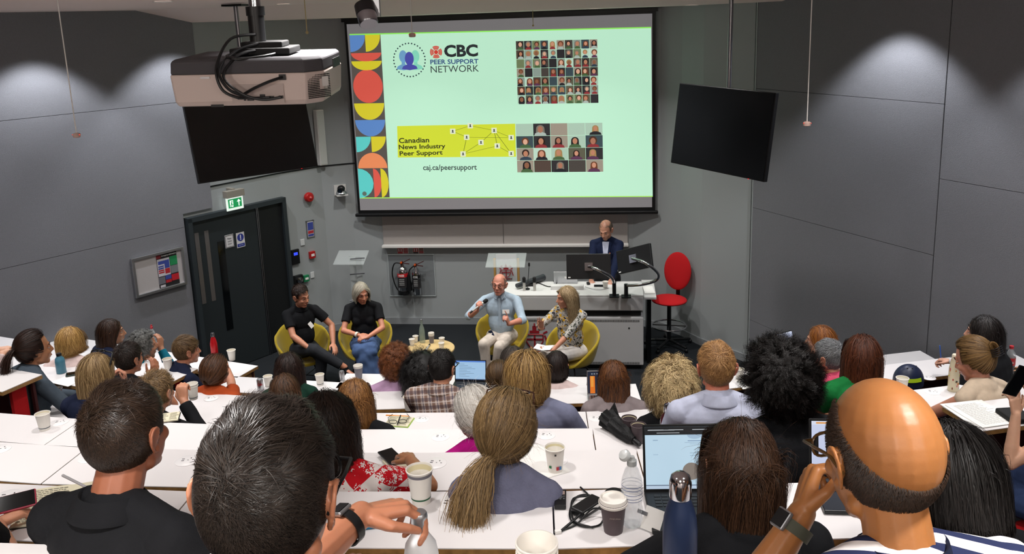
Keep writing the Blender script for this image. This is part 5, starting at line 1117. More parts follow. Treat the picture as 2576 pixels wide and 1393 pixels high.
# ================================================================== nearest people
def near(key, label, px, py, z, **kw):
    p = Pz(px, py, z)
    if 'vy' in kw: kw['yaw'] = math.degrees(math.atan2(-p.x, p.y))-kw.pop('vy')-kw.get('hy', 0)
    PEOPLE[key] = person('person '+label, p, **kw); return PEOPLE[key]
WB = Pz(1054, 1300, 3.35)       # cap of the white bottle held by the man with glasses
WBr = Vector((WB.x, WB.y, 3.11))
near('gm', 'with black short hair and dark glasses holding a white bottle', 682, 1246, 3.70, vy=24, sc=1.12, hp=4, floorz=2.37, top=cloth('navy_pinstripe', '1b2136'), sleeve='short', bottom=c_trou, skn='b87a5c', vox=.004, glasses='dark', seat=False, lower=False,
     hair=H('short', '060505', '3a312b', top=.05, side=.015, N=26000, w=.0014, crown=(-.015, -.075, .095), mess=1.1, lift=.22, rough=.38, comb=(.1, .8, .1), combk=.8),
     arms={'L': dict(w=WB+Vector((-.115, -.045, .03)), abs=True, pole=(-.6, -.5, -.9), d=(1, .75, -.1), n=(-.1, .1, 1), curl=(.85, .9, .95, 1.0), thumb=.6, spread=.08), 'R': dict(w=(.2, .3, -.6))})
near('ba', 'bald on top with dark cropped sides in navy striped shirt', 2216, 1146, 3.625, vy=-36, sc=1.06, hp=12, floorz=2.37, top=c_stripe, sleeve='short', bottom=c_denim, skn='a26a3c', vox=.004, glasses='brown', seat=False, lower=False, topname='striped_shirt', collar=c_navy, cfl=.079, wide=1.12,
     hair=H('crop', '120c08', '3c2a1e', top=.004, side=.005, N=15000, w=.0011, mask='bald_sides', under=-.004, utint=.05, mess=.8, lift=.15, name='cropped_hair'),
     arms={'L': dict(w=Pz(2018, 1290, 3.40), abs=True, pole=(-.9, -.2, -1), d=(.55, .55, .75), n=(-.7, .3, .4), curl=1.25, thumb=.8), 'R': dict(w=(.3, .25, -.55))})
# wrist watches
def strap(body, c, ax, r, wd, m, name='watch_strap', face=None, fd=None):
    mb = MB(); mb.lathe([(r, -wd/2), (r+.003, -wd/2), (r+.003, wd/2), (r, wd/2)], c, ax, 24, caps=False); o = mb.build(name, m, body, smooth=40)
    if face:
        fd = Vector(fd); fd = (fd-Vector(ax).normalized()*fd.dot(Vector(ax).normalized())).normalized(); q = Vector(c)+fd*(r+.004); u = Vector(ax).normalized(); R = Matrix((u, fd.cross(u), fd)).transposed()
        m2 = MB(); m2.box(q, (.042*face, .036*face, .011), R); m2.build('watch_case', M_alu, body, bevel=.004); m2 = MB(); m2.box(q+fd*.006, (.034*face, .029*face, .002), R); m2.build('watch_glass', M_black, body)
bd, inf = PEOPLE['ba']; sh, el, wr = inf['J']['L']; ax = (wr-el).normalized(); strap(bd, wr-ax*.035, ax, .036, .024, mat('olive_strap', '4a4c40', .8), face=1, fd=(-.6, -.3, .8))
bd, inf = PEOPLE['gm']; sh, el, wr = inf['J']['L']; ax = (wr-el).normalized(); strap(bd, wr-ax*.045, ax, .037, .02, M_black, face=.9, fd=(-.3, 0, 1))
bd, inf = PEOPLE['dr']; sh, el, wr = inf['J']['R']; ax = (wr-el).normalized(); strap(bd, wr-ax*.03, ax, .031, .02, M_white, face=.8, fd=(0, 0, 1))
# people mostly outside the frame, whose hands or hair show
near('bk', 'with black hair hidden behind the bald head at right', 2392, 1190, FL[1]+1.22, yaw=20, hp=14, top=c_black, bottom=c_denim, male=False, floorz=FL[1], vox=.006, hair=H('bob', '050404', '201c1a', bottom=-.12, vol=.03, N=6000, w=.0022))
p = Pz(2700, 960, FL[3]+1.22)
PEOPLE['ph'] = person('person at right picture edge holding up a black phone, denim legs crossed', p, yaw=28, top=c_white, sleeve='none', bottom=c_denim, bottomname='jeans', male=False, floorz=FL[3], skn='d8a88c', vox=.006, hair=H('bob', '2a1c10', '6a4a30', N=1500),
   arms={'L': dict(w=Pd(2556, 1040, 4.35), abs=True, pole=(-.5, .2, -1), d=(.05, .2, 1), n=(-.2, -1, .1), curl=(.25, .5, .7, .8), thumb=.3), 'R': dict(w=Pd(2600, 985, 4.35), abs=True, pole=(1, 0, -.6), d=(-.2, .2, 1), n=(.2, -1, .1), curl=.6)},
   legs={'L': dict(k=(-.26, .42, .02)), 'R': dict(k=(-.18, .5, .12), a=(-.55, .5, -.12))})
p = Pz(-62, 850, FL[4]+1.22)
PEOPLE['lp'] = person('person at left picture edge whose two hands hold a phone', p, yaw=-40, top=c_pink, sleeve='long', bottom=c_trou, male=False, floorz=FL[4], skn='d4a488', hair=H('bob', '2a1c10', '6a4a30', N=1500),
   arms={'R': dict(w=Pz(5, 888, FL[4]+1.0), abs=True, pole=(.5, -.2, -1), d=(.6, .6, .1), n=(.3, -.6, .6), curl=.8), 'L': dict(w=Pz(-2, 878, FL[4]+1.0), abs=True, pole=(-.5, -.2, -1), d=(.7, .6, .1), n=(.2, -.5, .8), curl=.8)})
p = Pz(-175, 1090, FL[1]+1.25)
PEOPLE['lq'] = person('person at lower left edge whose hand holds a red phone', p, yaw=-10, top=c_black, sleeve='short', bottom=c_trou, male=False, floorz=FL[1], skn='c88e70', vox=.005, hair=H('bob', '2a1c10', '6a4a30', N=1500),
   arms={'R': dict(w=Pz(-8, 1318, DESK_Z[1]+.06), abs=True, pole=(1, -.5, -.4), d=(.25, 1, .05), n=(-.1, -.2, 1), curl=.75), 'L': dict(w=(-.2, .3, -.45))})
# ================================================================== stage furniture
M_yel = mat('mustard_fabric', 'a8901a', .9, bump=.25, bscale=350, sheen=.2)
def tub_chair(x, y, yaw, label):
    t = thing('tub_chair', (x, y, 0), label, 'chair', 'mustard yellow tub chairs on the stage'); Rt = basis(yaw); zs = .40; rings = []
    n = 40
    def hrim(th):
        a = abs(th); return .40*max(0, math.cos(min(a, 1.05)*.62))**1.5 if a < .9 else .34-.15*min(1, (a-.9)/.9) if a < 1.8 else max(.0, .19*(1-(a-1.8)/.75))
    def pt(th, r, z):
        sx = 1.08; v = Rt @ Vector((r*sx*math.sin(th), -r*math.cos(th), 0)); return Vector((x+v.x, y+v.y, z))
    for t_ in (.02, .5, .85, 1.0, 1.15, 1.45, 1.8, 2.0):
        rg = []
        for i in range(n):
            th = -math.pi+2*math.pi*(i+.5)/n; h = hrim(th)
            if t_ <= 1: r, z = .235*t_, zs+.02*t_**3
            else: u = t_-1; r, z = .235+.075*u**.8*(h/.3+.1), zs+.02+h*u
            rg.append(pt(th, r, z))
        rings.append(rg)
    mb = MB(); mb.rings(rings, caps=False); vs = rings[0]; mb.add(vs, [tuple(range(n))]); o = mb.build('seat_shell', M_yel, t, smooth=2)
    o.modifiers.new('s', 'SOLIDIFY').thickness = .035; o.modifiers['s'].offset = 0; q = o.modifiers.new('u', 'SUBSURF'); q.levels = 1; q.render_levels = 1
    for sx in (-1, 1):
        for sy in (-1, 1):
            a = Rt @ Vector((sx*.1, sy*.1, 0)); b = Rt @ Vector((sx*.24, sy*.23, 0)); mb = MB(); mb.cyl((x+a.x, y+a.y, zs-.01), (x+b.x, y+b.y, 0), .009, .008, 10); mb.build('leg', M_black, t)
    mb = MB()
    for a_, b_ in (((-.17, -.16), (.17, .16)), ((-.17, .16), (.17, -.16))):
        a = Rt @ Vector((*a_, 0)); b = Rt @ Vector((*b_, 0)); mb.cyl((x+a.x, y+a.y, zs-.2), (x+b.x, y+b.y, zs-.2), .005, n=8)
    mb.build('cross_wire', M_black, t)
def staged(key, label, px, py, z, **kw):
    p = Pz(px, py, z); kw.setdefault('vox', .0065); kw.setdefault('eyes', True); r = person('person '+label, p, floorz=0.0, seat=False, **kw); PEOPLE[key] = r; return r
def under(key, label, back=.02):
    _, f = PEOPLE[key]; q = f['G'](0, back, 0); tub_chair(q.x, q.y, math.degrees(math.atan2(-(f['Rt'] @ Vector((0, 1, 0))).x, (f['Rt'] @ Vector((0, 1, 0))).y)), label)
staged('s1', 'in black polo with white name badge, legs crossed', 757, 746, 1.23, yaw=-143, hy=26, hp=8, top=c_black, bottom=c_trou, skn='c08468', collar=c_black, topname='polo_shirt', hair=H('short', '0d0807', '3a261c', top=.06, side=.02, N=5000, w=.003, mess=1.5, comb=(.3, .0, .7), combk=.9, lift=.6), lean=2,
   arms={'R': dict(w=(.04, .30, -.56), pole=(1, -.2, -.3), d=(-1, .5, -.1), n=(0, .2, 1), curl=.5), 'L': dict(w=(-.28, .22, -.60), pole=(-1, -.3, -.1), d=(.1, 1, -.4), n=(-.3, 0, 1))},
   legs={'R': dict(k=(.0, .45, .12), a=(-.30, .60, -.12), t=(-.4, .7, -.3)), 'L': dict(k=(-.08, .42, .0), a=(-.05, .36, -.45)), 'shoe': M_black})
staged('s2', 'with silver bob, black top and denim skirt, hands clasped', 909, 737, 1.22, yaw=-168, hy=22, hp=10, male=False, top=c_black, bottom=None, skn='c48468', topname='boxy_top', wide=1.12, hair=H('bob', '7a7468', 'd0c8b4', bottom=-.085, vol=.022, N=4200, w=.003, part=-.02, utint=.4), lean=4,
   arms={'R': dict(w=(.04, .27, -.44), pole=(1, -.2, -.5), d=(-1, .35, .0), n=(0, .3, 1), curl=.8), 'L': dict(w=(-.06, .30, -.46), pole=(-1, -.2, -.5), d=(1, .35, .05), n=(0, .3, 1), curl=.8)},
   legs={'R': dict(k=(.03, .42, .1), a=(-.12, .36, -.40)), 'L': dict(k=(-.07, .42, .02), a=(-.05, .33, -.46)), 'shoe': mat('pale_shoe', 'c8b8ac', .7)})
staged('s3', 'bald with glasses and pale blue shirt speaking into microphone', 1256, 716, 1.25, yaw=178, hy=-6, hp=-8, top=cloth('sky_shirt', 'a9bccb', bump=.2), sleeve='elbow', bottom=c_chino, skn='cc8a74', collar=cloth('sky_shirt', 'a9bccb'), topname='shirt', wide=1.15, glasses='thin', lean=2,
   hair=H('crop', '8a6e60', 'b8a498', top=.004, side=.006, N=2500, w=.002, mask='bald_sides', under=.0004, utint=.4, name='cropped_hair'),
   arms={'R': dict(w=(.24, .24, -.25), pole=(1, -.2, -.9), d=(-.2, .3, 1), n=(.7, .6, 0), curl=1.15, thumb=.8), 'L': dict(w=(-.15, .34, -.38), pole=(-1, -.2, -.8), d=(.2, .3, .9), n=(-.8, .3, .3), curl=(.15, 1.3, 1.35, 1.4), thumb=.8)},
   legs={'R': dict(k=(.15, .44, .05), a=(.14, .40, -.45)), 'L': dict(k=(-.03, .43, .02), a=(.06, .36, -.45)), 'shoe': mat('grey_shoe', '5a5650', .8)})
staged('s4', 'with long blonde wavy hair in patterned shirt raising a hand', 1424, 748, 1.22, yaw=150, hy=-38, hp=2, male=False, top=c_print, sleeve='elbow', bottom=c_white, skn='c88c70', topname='printed_shirt', wide=1.15, lean=4,
   hair=H('long', '6e5434', 'cdb48c', len=.36, vol=.035, N=5200, w=.003, wave=.012, wf=70, mess=1.6, part=.0, ymax=-.01),
   arms={'R': dict(w=(.12, .34, -.30), pole=(1, .0, -.8), d=(-.15, .35, .9), n=(-.2, 1, 0), curl=.12, spread=.14), 'L': dict(w=(-.02, .36, -.55), pole=(-1, -.1, -.4), d=(.9, .5, .0), n=(0, 0, -1), curl=.4)},
   legs={'R': dict(k=(.12, .44, .04), a=(.1, .38, -.45)), 'L': dict(k=(-.05, .46, .07), a=(-.02, .4, -.45)), 'shoe': M_offwhite})
under('s1', 'mustard tub chair under the man in black polo'); under('s2', 'mustard tub chair under the woman in denim skirt'); under('s3', 'mustard tub chair under the man with microphone'); under('s4', 'mustard tub chair under the woman in patterned shirt')
# shirt front details of the man with the microphone
b_, f = PEOPLE['s3']; T = f['T']; n = f['Rl'] @ Vector((0, 1, .1)); cs = cloth('sky_shirt', 'a9bccb')
mb = MB()
for s in (-1, 1): mb.slab([T(s*.004, .085, -.16), T(s*.055, .07, -.13), T(s*.062, .098, -.185), T(s*.03, .118, -.215)][::s], n, .008)
mb.build('collar_points', cs, b_)
mb = MB(); mb.slab([T(-.014, .112, -.2), T(.014, .112, -.2), T(.014, .128, -.36), T(.014, .136, -.55), T(-.014, .136, -.55), T(-.014, .128, -.36)], n, .012); mb.build('button_placket', cs, b_)
# skirt
b_, f = PEOPLE['s2']; G = f['G']; mb = MB(); R = f['Rt']
mb.ell(f['pel'], (.2, .15, .12), R)
for s in (-1, 1): mb.cap(G(s*.08, 0, 0), G(s*.06-.02, .42, .06), .11, .1)
mb.cap(G(-.02, .42, .04), G(-.07, .42, -.26), .12, .15, ends=(1, 0)); mb.cap(G(-.02, .3, 0), G(-.07, .3, -.24), .12, .14, ends=(1, 0))
remesh(mb, 'denim_skirt', c_jean, b_, .009, 5, .012, 12, 3)
m = MB(); sh, el, wr = f['J']['R']; ax = (wr-el).normalized(); strap(b_, wr-ax*.03, ax, .031, .03, mat('ivory_bangle', 'e0d8c8', .4), 'bangle')
# name badge, microphones, notebook
def card(name, c, R, w, h, m, label, cat, th=.002):
    mb = MB(); mb.box(c, (w, h, th), R); o = mb.build(name, m, None); return tag(o, label, cat)
b_, f = PEOPLE['s1']; q = f['T'](-.065, .125, -.40); n = (f['Rl'] @ Vector((-.2, 1, .3))).normalized(); x = Z1.cross(n).normalized(); x = (Matrix.Rotation(.5, 3, n) @ x); R = Matrix((x, n.cross(x), n)).transposed()
mb = MB(); mb.box(q+n*.02, (.05, .075, .003), R); mb.build('name_badge', M_paper, b_)
b_, f = PEOPLE['s3']; q = f['T'](-.07, .13, -.36); n = (f['Rl'] @ Vector((-.1, 1, .2))).normalized(); x = Z1.cross(n).normalized(); R = Matrix((x, n.cross(x), n)).transposed(); mb = MB(); mb.box(q+n*.018, (.085, .05, .003), R); mb.build('name_badge', M_paper, b_)
def mic(a, b, label, head=M_blackmat, bodym=None):
    a, b = Vector(a), Vector(b); d = (b-a).normalized(); t = thing('microphone', a, label, 'microphone')
    mb = MB(); mb.lathe([(.010, 0), (.011, .01), (.0125, .12), (.016, .17), (.014, .175)], a, d, 18); mb.build('mic_body', bodym or mat('mic_grey', 'b8b6b0', .35, .3), t, smooth=40)
    mb = MB(); mb.cap(a+d*.185, a+d*.21, .0235, .0245, 18); mb.build('mic_head', head, t, smooth=2); mb = MB(); mb.cyl(a-d*.04, a+d*.0, .0115, n=16); mb.build('mic_tail', M_black, t)
sh, el, wr = f['J']['R']; hd = f['head']; hw = wr+(f['Rt'] @ Vector((-.02, .03, .06))); tgt = hd+f['Rh'] @ Vector((.02, .13, -.09)); dd = (tgt-hw).normalized(); mic(hw-dd*.09, hw, 'handheld microphone held by the bald man in blue shirt')
b_, f = PEOPLE['s4']; sh, el, wr = f['J']['L']; q = wr+(f['Rt'] @ Vector((.1, .05, .02))); t = thing('notebook', q, 'small open white notebook held by woman in patterned shirt', 'notebook'); R0 = f['Rt'] @ Matrix.Rotation(.3, 3, 'Z')
for s in (-1, 1): mb = MB(); mb.box(q+R0 @ Vector((s*.05, 0, .01)), (.1, .15, .006), R0 @ Matrix.Rotation(s*-.15, 3, 'Y')); mb.build('page', M_paper, t)
mb = MB(); 
b_3, f3 = PEOPLE['s3']; q = f3['G'](.11, .16, .085); mb = MB(); mb.box(q, (.05, .16, .02), f3['Rt'] @ Matrix.Rotation(.35, 3, 'Z')); mb.build('blue_case', c_navy, b_3, bevel=.008)
# round table
tc = Pz(1083, 875, .5); t = thing('coffee_table', (tc.x, tc.y, 0), 'low round pale wood table between the seated speakers', 'table')
mb = MB(); mb.lathe([(.285, .475), (.297, .48), (.297, .495), (.293, .5)], (tc.x, tc.y, 0), n=56); mb.build('table_top', mat('birch_top', 'cdb27e', .4, var=.06, vscale=6), t, smooth=30)
for a in range(4): mb = MB(); c_, s_ = math.cos(a*math.pi/2+.6), math.sin(a*math.pi/2+.6); mb.cyl((tc.x+c_*.12, tc.y+s_*.12, .474), (tc.x+c_*.2, tc.y+s_*.2, 0), .012, n=10); mb.build('leg', M_darkmetal, t)
# ---- cups and bottles
M_cupw = mat('paper_cup', 'ece8e0', .6); M_cupin = mat('cup_inside', 'e3dab4', .6); M_cupg = mat('cup_grey', '76747c', .6); M_cupd = mat('cup_dark', '54484c', .55); M_gr = mat('leaf_green', '1e5a3a', .5)
def cup(p, label, kind='w', h=.105, r=.043, stack=0, group=None):
    p = Vector(p); t = thing('paper_cup', p, label, 'cup', group); rb = r*.7
    def lay(z0, m, hh):
        mb = MB(); mb.lathe([(rb, z0), (r*.97, z0+hh), (r*1.04, z0+hh-.001), (r*1.05, z0+hh+.003), (r*.98, z0+hh+.004), (r*.93, z0+hh-.002), (rb*.95, z0+.012), (0, z0+.011)], p, n=32, caps=True)
        return mb
    body = lay(0, 0, h).build('cup_wall', {'w': M_cupw, 's': M_cupw, 't': M_cupw, 'g': M_cupg, 'd': M_cupd}[kind], t, smooth=30)
    def rr(z): return rb+(r*.97-rb)*z/h
    def bandm(z0, z1, m, name='printed_band'): mb = MB(); mb.lathe([(rr(z0)+.0006, z0), (rr(z1)+.0006, z1)], p, n=32, caps=False); mb.build(name, m, t, smooth=30)
    mb = MB(); mb.lathe([(rr(h*.2)*.93, h*.2), (rr(h)*.955, h-.003)], p, n=32, caps=False); mb.build('cup_lining', M_cupin, t, smooth=30)
    if kind in 'st': bandm(h*.16, h*.21, M_gr if kind == 't' else mat('stripe_grey', '4a5660', .5))
    if kind == 't': bandm(h*.86, h*.95, M_cupg)
    for k in range(stack):
        mb = lay(h*.1*(k+1)+.006, 0, h); mb.build('nested_cup', M_cupw, t, smooth=30)
    return t
def PD(px, py, k): return world((px, py), k)
def cupd(px, py, k, label, **kw): return cup(PD(px, py, k), label, **kw)
cupd(1060, 1262, 1, 'tall white paper cup with grey band beside the hand', kind='t', h=.125, r=.046)
p = PD(1397, 1184, 2); cp = cup(p, 'single printed white cup right of the long ponytail', h=.115, r=.045)
mb = MB(); vd = (CAM-p); vd.z = 0; vd.normalize(); sd = Z1.cross(vd)
for a, z, w, h, c in ((.32, .03, .014, .016, 'b02a30'), (.6, .03, .014, .016, '3a7ab0'), (-.6, .036, .012, .012, '1e6a40'), (.05, .1, .008, .008, '202020')):
    d = (vd*math.cos(a)+sd*math.sin(a)); R = Matrix((Z1.cross(d), Z1, d)).transposed(); mb.box(p+d*(.0325+.0135*z/.115+.0022)+Z1*z, (w, h, .001), R, col=c)
mb.build('printed_marks', vcol_mat('printed'), cp)
cupd(113, 1080, 3, 'cream paper cup with dark stripe alone at left', kind='s')
cupd(146, 1010, 4, 'grey paper cup near the aisle corner', kind='g')
cupd(487, 1003, 4, 'white cup with dark rim stripe beside the fist', kind='s', stack=1)
cupd(806, 968, 6, 'white cup with green mark alone on the front left desk', kind='s')
cupd(903, 951, 6, 'stacked grey and white cups left of the copper curls', kind='g', stack=2)
cupd(1029, 1030, 5, 'white printed cup between lilac top and checked shirt', kind='w', h=.11)
cupd(1583, 1094, 3, 'dark cup behind the folded umbrella, farther one', kind='d'); cupd(1606, 1112, 3, 'dark cup next to the laptop corner, nearer one', kind='d')
cupd(405, 880, 6, 'grey cup on the desk corner by the wall', kind='g'); cupd(424, 930, 5, 'white cup by the teal sleeve elbow'); cupd(584, 905, 6, 'white cup behind the head with low knot'); cupd(676, 972, 6, 'white cup half hidden by very dark hair')
cupd(2268, 985, 4, 'cream cup partly hidden between the bald head and helmet'); cupd(1860, 955, 6, 'white cup behind the ginger blond head', kind='s')
cup(Vector((Pz(1350, 1366, 3.23).x, Pz(1350, 1366, 3.23).y, 3.11)), 'stack of cream cups cut by the bottom edge', h=.095, r=.047, stack=2)
p = PD(1543, 1334, 1); cp = cup(p, 'dark textured takeaway cup with white lid beside water bottle', kind='d', h=.105, r=.044)
mb = MB(); mb.lathe([(.047, .098), (.048, .106), (.045, .108), (.043, .12), (.038, .122), (.036, .117), (0, .117)], p, n=36); mb.build('lid', M_cupw, cp, smooth=40)
text('change please', p+vd*.043+Z1*.066-Vector((.015, 0, 0)), X1, Z1, .035, .006, mat('print_pale', 'b0a498', .6), parent=cp)
for i, (x, y, lb) in enumerate(((1037, 869, 'leftmost cup on the round table'), (1046, 861, 'second cup from the left on the round table, behind'), (1112, 866, 'right rear cup on the round table'), (1111, 879, 'right front cup on the round table'))):
    cup(Pz(x, y, .5), lb, kind='s', h=.085, r=.036, group='paper cups on the round table')
cup(Pz(1086, 862, .5), 'tall stack of grey and white cups on round table', kind='g', h=.09, r=.036, stack=4)
M_glass = mat('bottle_glass', '9db0a4', .04, alpha=.42, spec=1, coat=.6); M_water = mat('bottle_plastic', 'dfe6ea', .06, alpha=.34, spec=1, coat=.6)
p = Pz(1063, 861, .5); t = thing('glass_bottle', p, 'clear glass swing-top water bottle on the round table', 'bottle')
mb = MB(); mb.lathe([(.033, 0), (.037, .01), (.037, .14), (.03, .19), (.015, .235), (.013, .285), (.016, .29)], p, n=28); mb.build('bottle_glass_body', M_glass, t, smooth=40)
mb = MB(); mb.lathe([(.013, .287), (.014, .30), (.01, .305)], p, n=16); mb.tube([p+Vector((-.014, 0, .25)), p+Vector((-.02, 0, .28)), p+Vector((-.014, 0, .305)), p+Vector((.014, 0, .305)), p+Vector((.02, 0, .28)), p+Vector((.014, 0, .25))], .0018, 6); mb.build('swing_stopper', M_steel, t)
a = Pz(1068, 886, .515); mic(Pz(1079, 869, .513), a, 'handheld microphone lying on the round table')
mb = MB(); q = Pz(1056, 889, .502); mb.box(q, (.13, .05, .004), basis(20)); tag(mb.build('face_mask', mat('mask_blue', '7ec4dc', .8), None, bevel=.001), 'light blue folded mask lying on the round table', 'mask')
def bottle(name, p, prof, m, label, capprof=None, capm=None, seg=32):
    t = thing(name, p, label, 'bottle'); mb = MB(); mb.lathe(prof, p, n=seg); mb.build('bottle_body', m, t, smooth=45)
    if capprof: mb = MB(); mb.lathe(capprof, p, n=seg); mb.build('cap', capm, t, smooth=45)
    return t
bottle('water_flask', PD(155, 937, 4), [(.034, 0), (.038, .004), (.038, .1), (.034, .125), (.018, .145), (.018, .15)], mat('flask_blue', '4a8298', .4), 'small blue-grey flask with black cap on left desk', [(.019, .148), (.02, .165), (.017, .17), (0, .17)], M_black)
bottle('water_flask', PD(541, 896, 6), [(.034, 0), (.036, .004), (.036, .14), (.026, .19), (.017, .215), (.017, .22)], mat('flask_red', 'b8141c', .3), 'slim red flask with silver cap before the dark door', [(.019, .218), (.02, .25), (.016, .258), (0, .26)], M_steel)
t = bottle('water_bottle', PD(387, 869, 6), [(.03, 0), (.033, .006), (.033, .13), (.028, .16), (.013, .185), (.013, .2)], M_water, 'clear water bottle with red cap by the left wall', [(.014, .195), (.015, .215), (.009, .22), (.009, .235), (0, .236)], mat('cap_red', 'c03038', .4))
t = bottle('water_flask', PD(1684, 1108, 3), [(.05, 0), (.053, .006), (.053, .12), (.046, .15), (.032, .17), (.032, .18)], mat('flask_maroon', '4c1424', .2, coat=.6), 'maroon flask with clear and steel lid above the big laptop', [(.033, .178), (.033, .215), (.03, .22), (.026, .216), (.026, .19), (0, .19)], M_chrome)
BBp = Pz(1712, 1192, 3.415); BB = Vector((BBp.x, BBp.y, 3.11))
bottle('water_flask', BB, [(.036, 0), (.038, .005), (.0385, .17), (.036, .2), (.03, .225), (.023, .243), (.0215, .25)], mat('flask_navy', '1c2c4c', .45, metal=.2), 'tall navy flask with chrome dome cap at bottom edge', [(.0235, .25), (.0245, .256), (.0245, .285), (.021, .3), (.012, .308), (0, .31)], M_chrome, 48)
wbt = bottle('aluminium_bottle', WBr, [(.037, 0), (.038, .005), (.038, .15), (.034, .175), (.022, .195), (.0165, .205), (.0165, .215)], mat('bottle_white', 'dcdfe2', .35), 'white metal bottle with screw cap held at bottom edge', [(.0185, .213), (.019, .218), (.0182, .224), (.019, .230), (.0182, .236), (.019, .242), (.0182, .248), (.016, .252), (0, .252)], M_alu)
text('RE', WBr+Vector((.004, -.0388, .15)), X1, Z1, .014, .007, M_cupd, parent=wbt); text('TRULE', WBr+Vector((-.03, -.0385, .13)), X1, Z1, .03, .006, M_cupd, parent=wbt) if False else None
# large clear bottle on the nearest desk
p = PD(1590, 1318, 1); t = thing('water_bottle', p, 'large clear plastic water bottle with flipped open cap', 'bottle')
mb = MB(); mb.lathe([(.028, .0), (.034, .008), (.035, .03), (.0325, .045), (.035, .06), (.0325, .075), (.0345, .09), (.0345, .15), (.033, .165), (.022, .2), (.0145, .213), (.0145, .225)], p, n=40); mb.build('bottle_body', M_water, t, smooth=60)
mb = MB(); mb.lathe([(.016, .215), (.016, .232), (.011, .236), (.009, .245), (0, .245)], p, n=24); mb.build('bottle_spout', mat('cap_clear', 'b4b8b8', .2), t, smooth=40)
mb = MB(); c = p+Vector((-.022, -.01, .252)); mb.lathe([(.019, -.004), (.02, .004), (.016, .012), (0, .015)], c, (-.5, -.5, .7), 24); mb.build('flip_cap', mat('cap_clear2', 'd0d4d4', .2), t, smooth=40)
mb = MB()
for zz in (.148, .137, .121, .108, .098): mb.lathe([(.0352, zz), (.0352, zz+.0016)], p, n=40, caps=False)
mb.build('printed_label', mat('print_blue', '2a4488', .5), t)
# cans
def can(px, py, k, label, word=None, r=.03, h=.118):
    p = PD(px, py, k); t = thing('drink_can', p, label, 'can'); mb = MB(); mb.lathe([(r*.8, 0), (r, .008), (r, h-.012), (r*.82, h-.001), (r*.8, h), (r*.76, h-.004), (0, h-.004)], p, n=28); mb.build('can_body', M_alu, t, smooth=40)
    if word: 
        v = CAM-p; v.z = 0; v.normalize(); x = Z1.cross(v); text(word, p+v*(r+.001)-x*.024+Z1*.06, x, Z1, .045, .028, mat('can_red', 'b01c24', .4), parent=t, bold=.02)
can(656, 982, 6, 'silver soft drink can with red lettering', 'Coke'); can(861, 957, 6, 'small plain silver can at the front desk corner', r=.026, h=.1)
# right side bottles
p = PD(2397, 982, 4); t = bottle('water_flask', p, [(.034, 0), (.037, .006), (.037, .17), (.03, .215), (.022, .235), (.021, .24)], mat('flask_cream', 'd8cfb0', .4), 'cream flask printed with little coloured figures', [(.0235, .238), (.024, .27), (.02, .276), (0, .277)], mat('cap_cream', 'e6dcc4', .4))
sg = MB(); rr = random.Random(4)
for i in range(46):
    a = rr.uniform(0, 6.28); z = rr.uniform(.02, .17); d = Vector((math.cos(a), math.sin(a), 0)); x = Z1.cross(d); w = rr.uniform(.004, .009); hh = rr.uniform(.005, .013)
    sg.add([p+d*.0378+x*w*math.cos(k*1.047)+Z1*(z+hh*math.sin(k*1.047)) for k in range(6)], [tuple(range(6))], rr.choice(['b03028', 'c87830', '2c6a3c', 'd8c830', '7a3a20', 'd06a70', '2a3a30']))
sg.build('printed_figures', vcol_mat('printed'), t, fix=False)
p = PD(2538, 945, 4); t = thing('cola_bottle', p, 'half full cola bottle with red label and red cap', 'bottle')
mb = MB(); mb.lathe([(.03, 0), (.034, .006), (.032, .04), (.0335, .09)], p, n=28); mb.build('cola_liquid', mat('cola_dark', '140807', .1), t, smooth=40)
mb = MB(); mb.lathe([(.0337, .09), (.034, .155), (.03, .18), (.0135, .212), (.0135, .22)], p, n=28, caps=False); mb.build('bottle_neck', M_water, t, smooth=40)
mb = MB(); mb.lathe([(.0345, .092), (.0345, .15)], p, n=28, caps=False); mb.build('red_label', mat('label_red', 'b8161e', .4), t, smooth=40)
v = CAM-p; v.z = 0; v.normalize(); x = Z1.cross(v); text('Coca', p+v*.0355-x*.022+Z1*.112, x, Z1, .044, .02, M_paper, parent=t)
mb = MB(); mb.lathe([(.015, .216), (.015, .236), (0, .237)], p, n=20); mb.build('cap', mat('cap_red', 'c03038', .4), t, smooth=40)
# helmet
p = PD(2286, 962, 5) if False else PD(2284, 966, 5); t = thing('bicycle_helmet', p, 'navy helmet with fluorescent yellow strip on the right desk', 'helmet')
Rh_ = basis(20); rings = []
for k in range(12):
    a = k/11*math.pi/2*1.0; rings.append([p+Rh_ @ Vector((.125*math.cos(a)*math.cos(q)*1.0, .105*math.cos(a)*math.sin(q), .035+.135*math.sin(a))) for q in [2*math.pi*i/36 for i in range(36)]])
rings = [[Vector((v.x, v.y, p.z+.002+(v.z-p.z-.035)*.2)) for v in rings[0]]]+rings
mb = MB(); mb.rings(rings); mb.build('helmet_shell', mat('helmet_navy', '1c2540', .4), t, smooth=60)
mb = MB(); n_ = 16; vd = math.atan2(CAM.y-p.y, CAM.x-p.x); lo, hi = [], []
for i in range(n_+1):
    q = vd-.05+1.1*i/n_; c = math.cos(q-math.radians(20)); s = math.sin(q-math.radians(20))
    for zz, L in ((.058, lo), (.088, hi)):
        a = math.asin((zz-.035)/.135); L.append(p+Rh_ @ Vector((.1275*math.cos(a)*c, .1075*math.cos(a)*s, zz)))
mb.rings([lo, hi], close=False, caps=False); o = mb.build('reflective_strip', emis('hi_vis_glow', 'c4e81a', .25), t); o.modifiers.new('s', 'SOLIDIFY').thickness = .002  # yellow strip given a faint glow of its own
mb = MB()
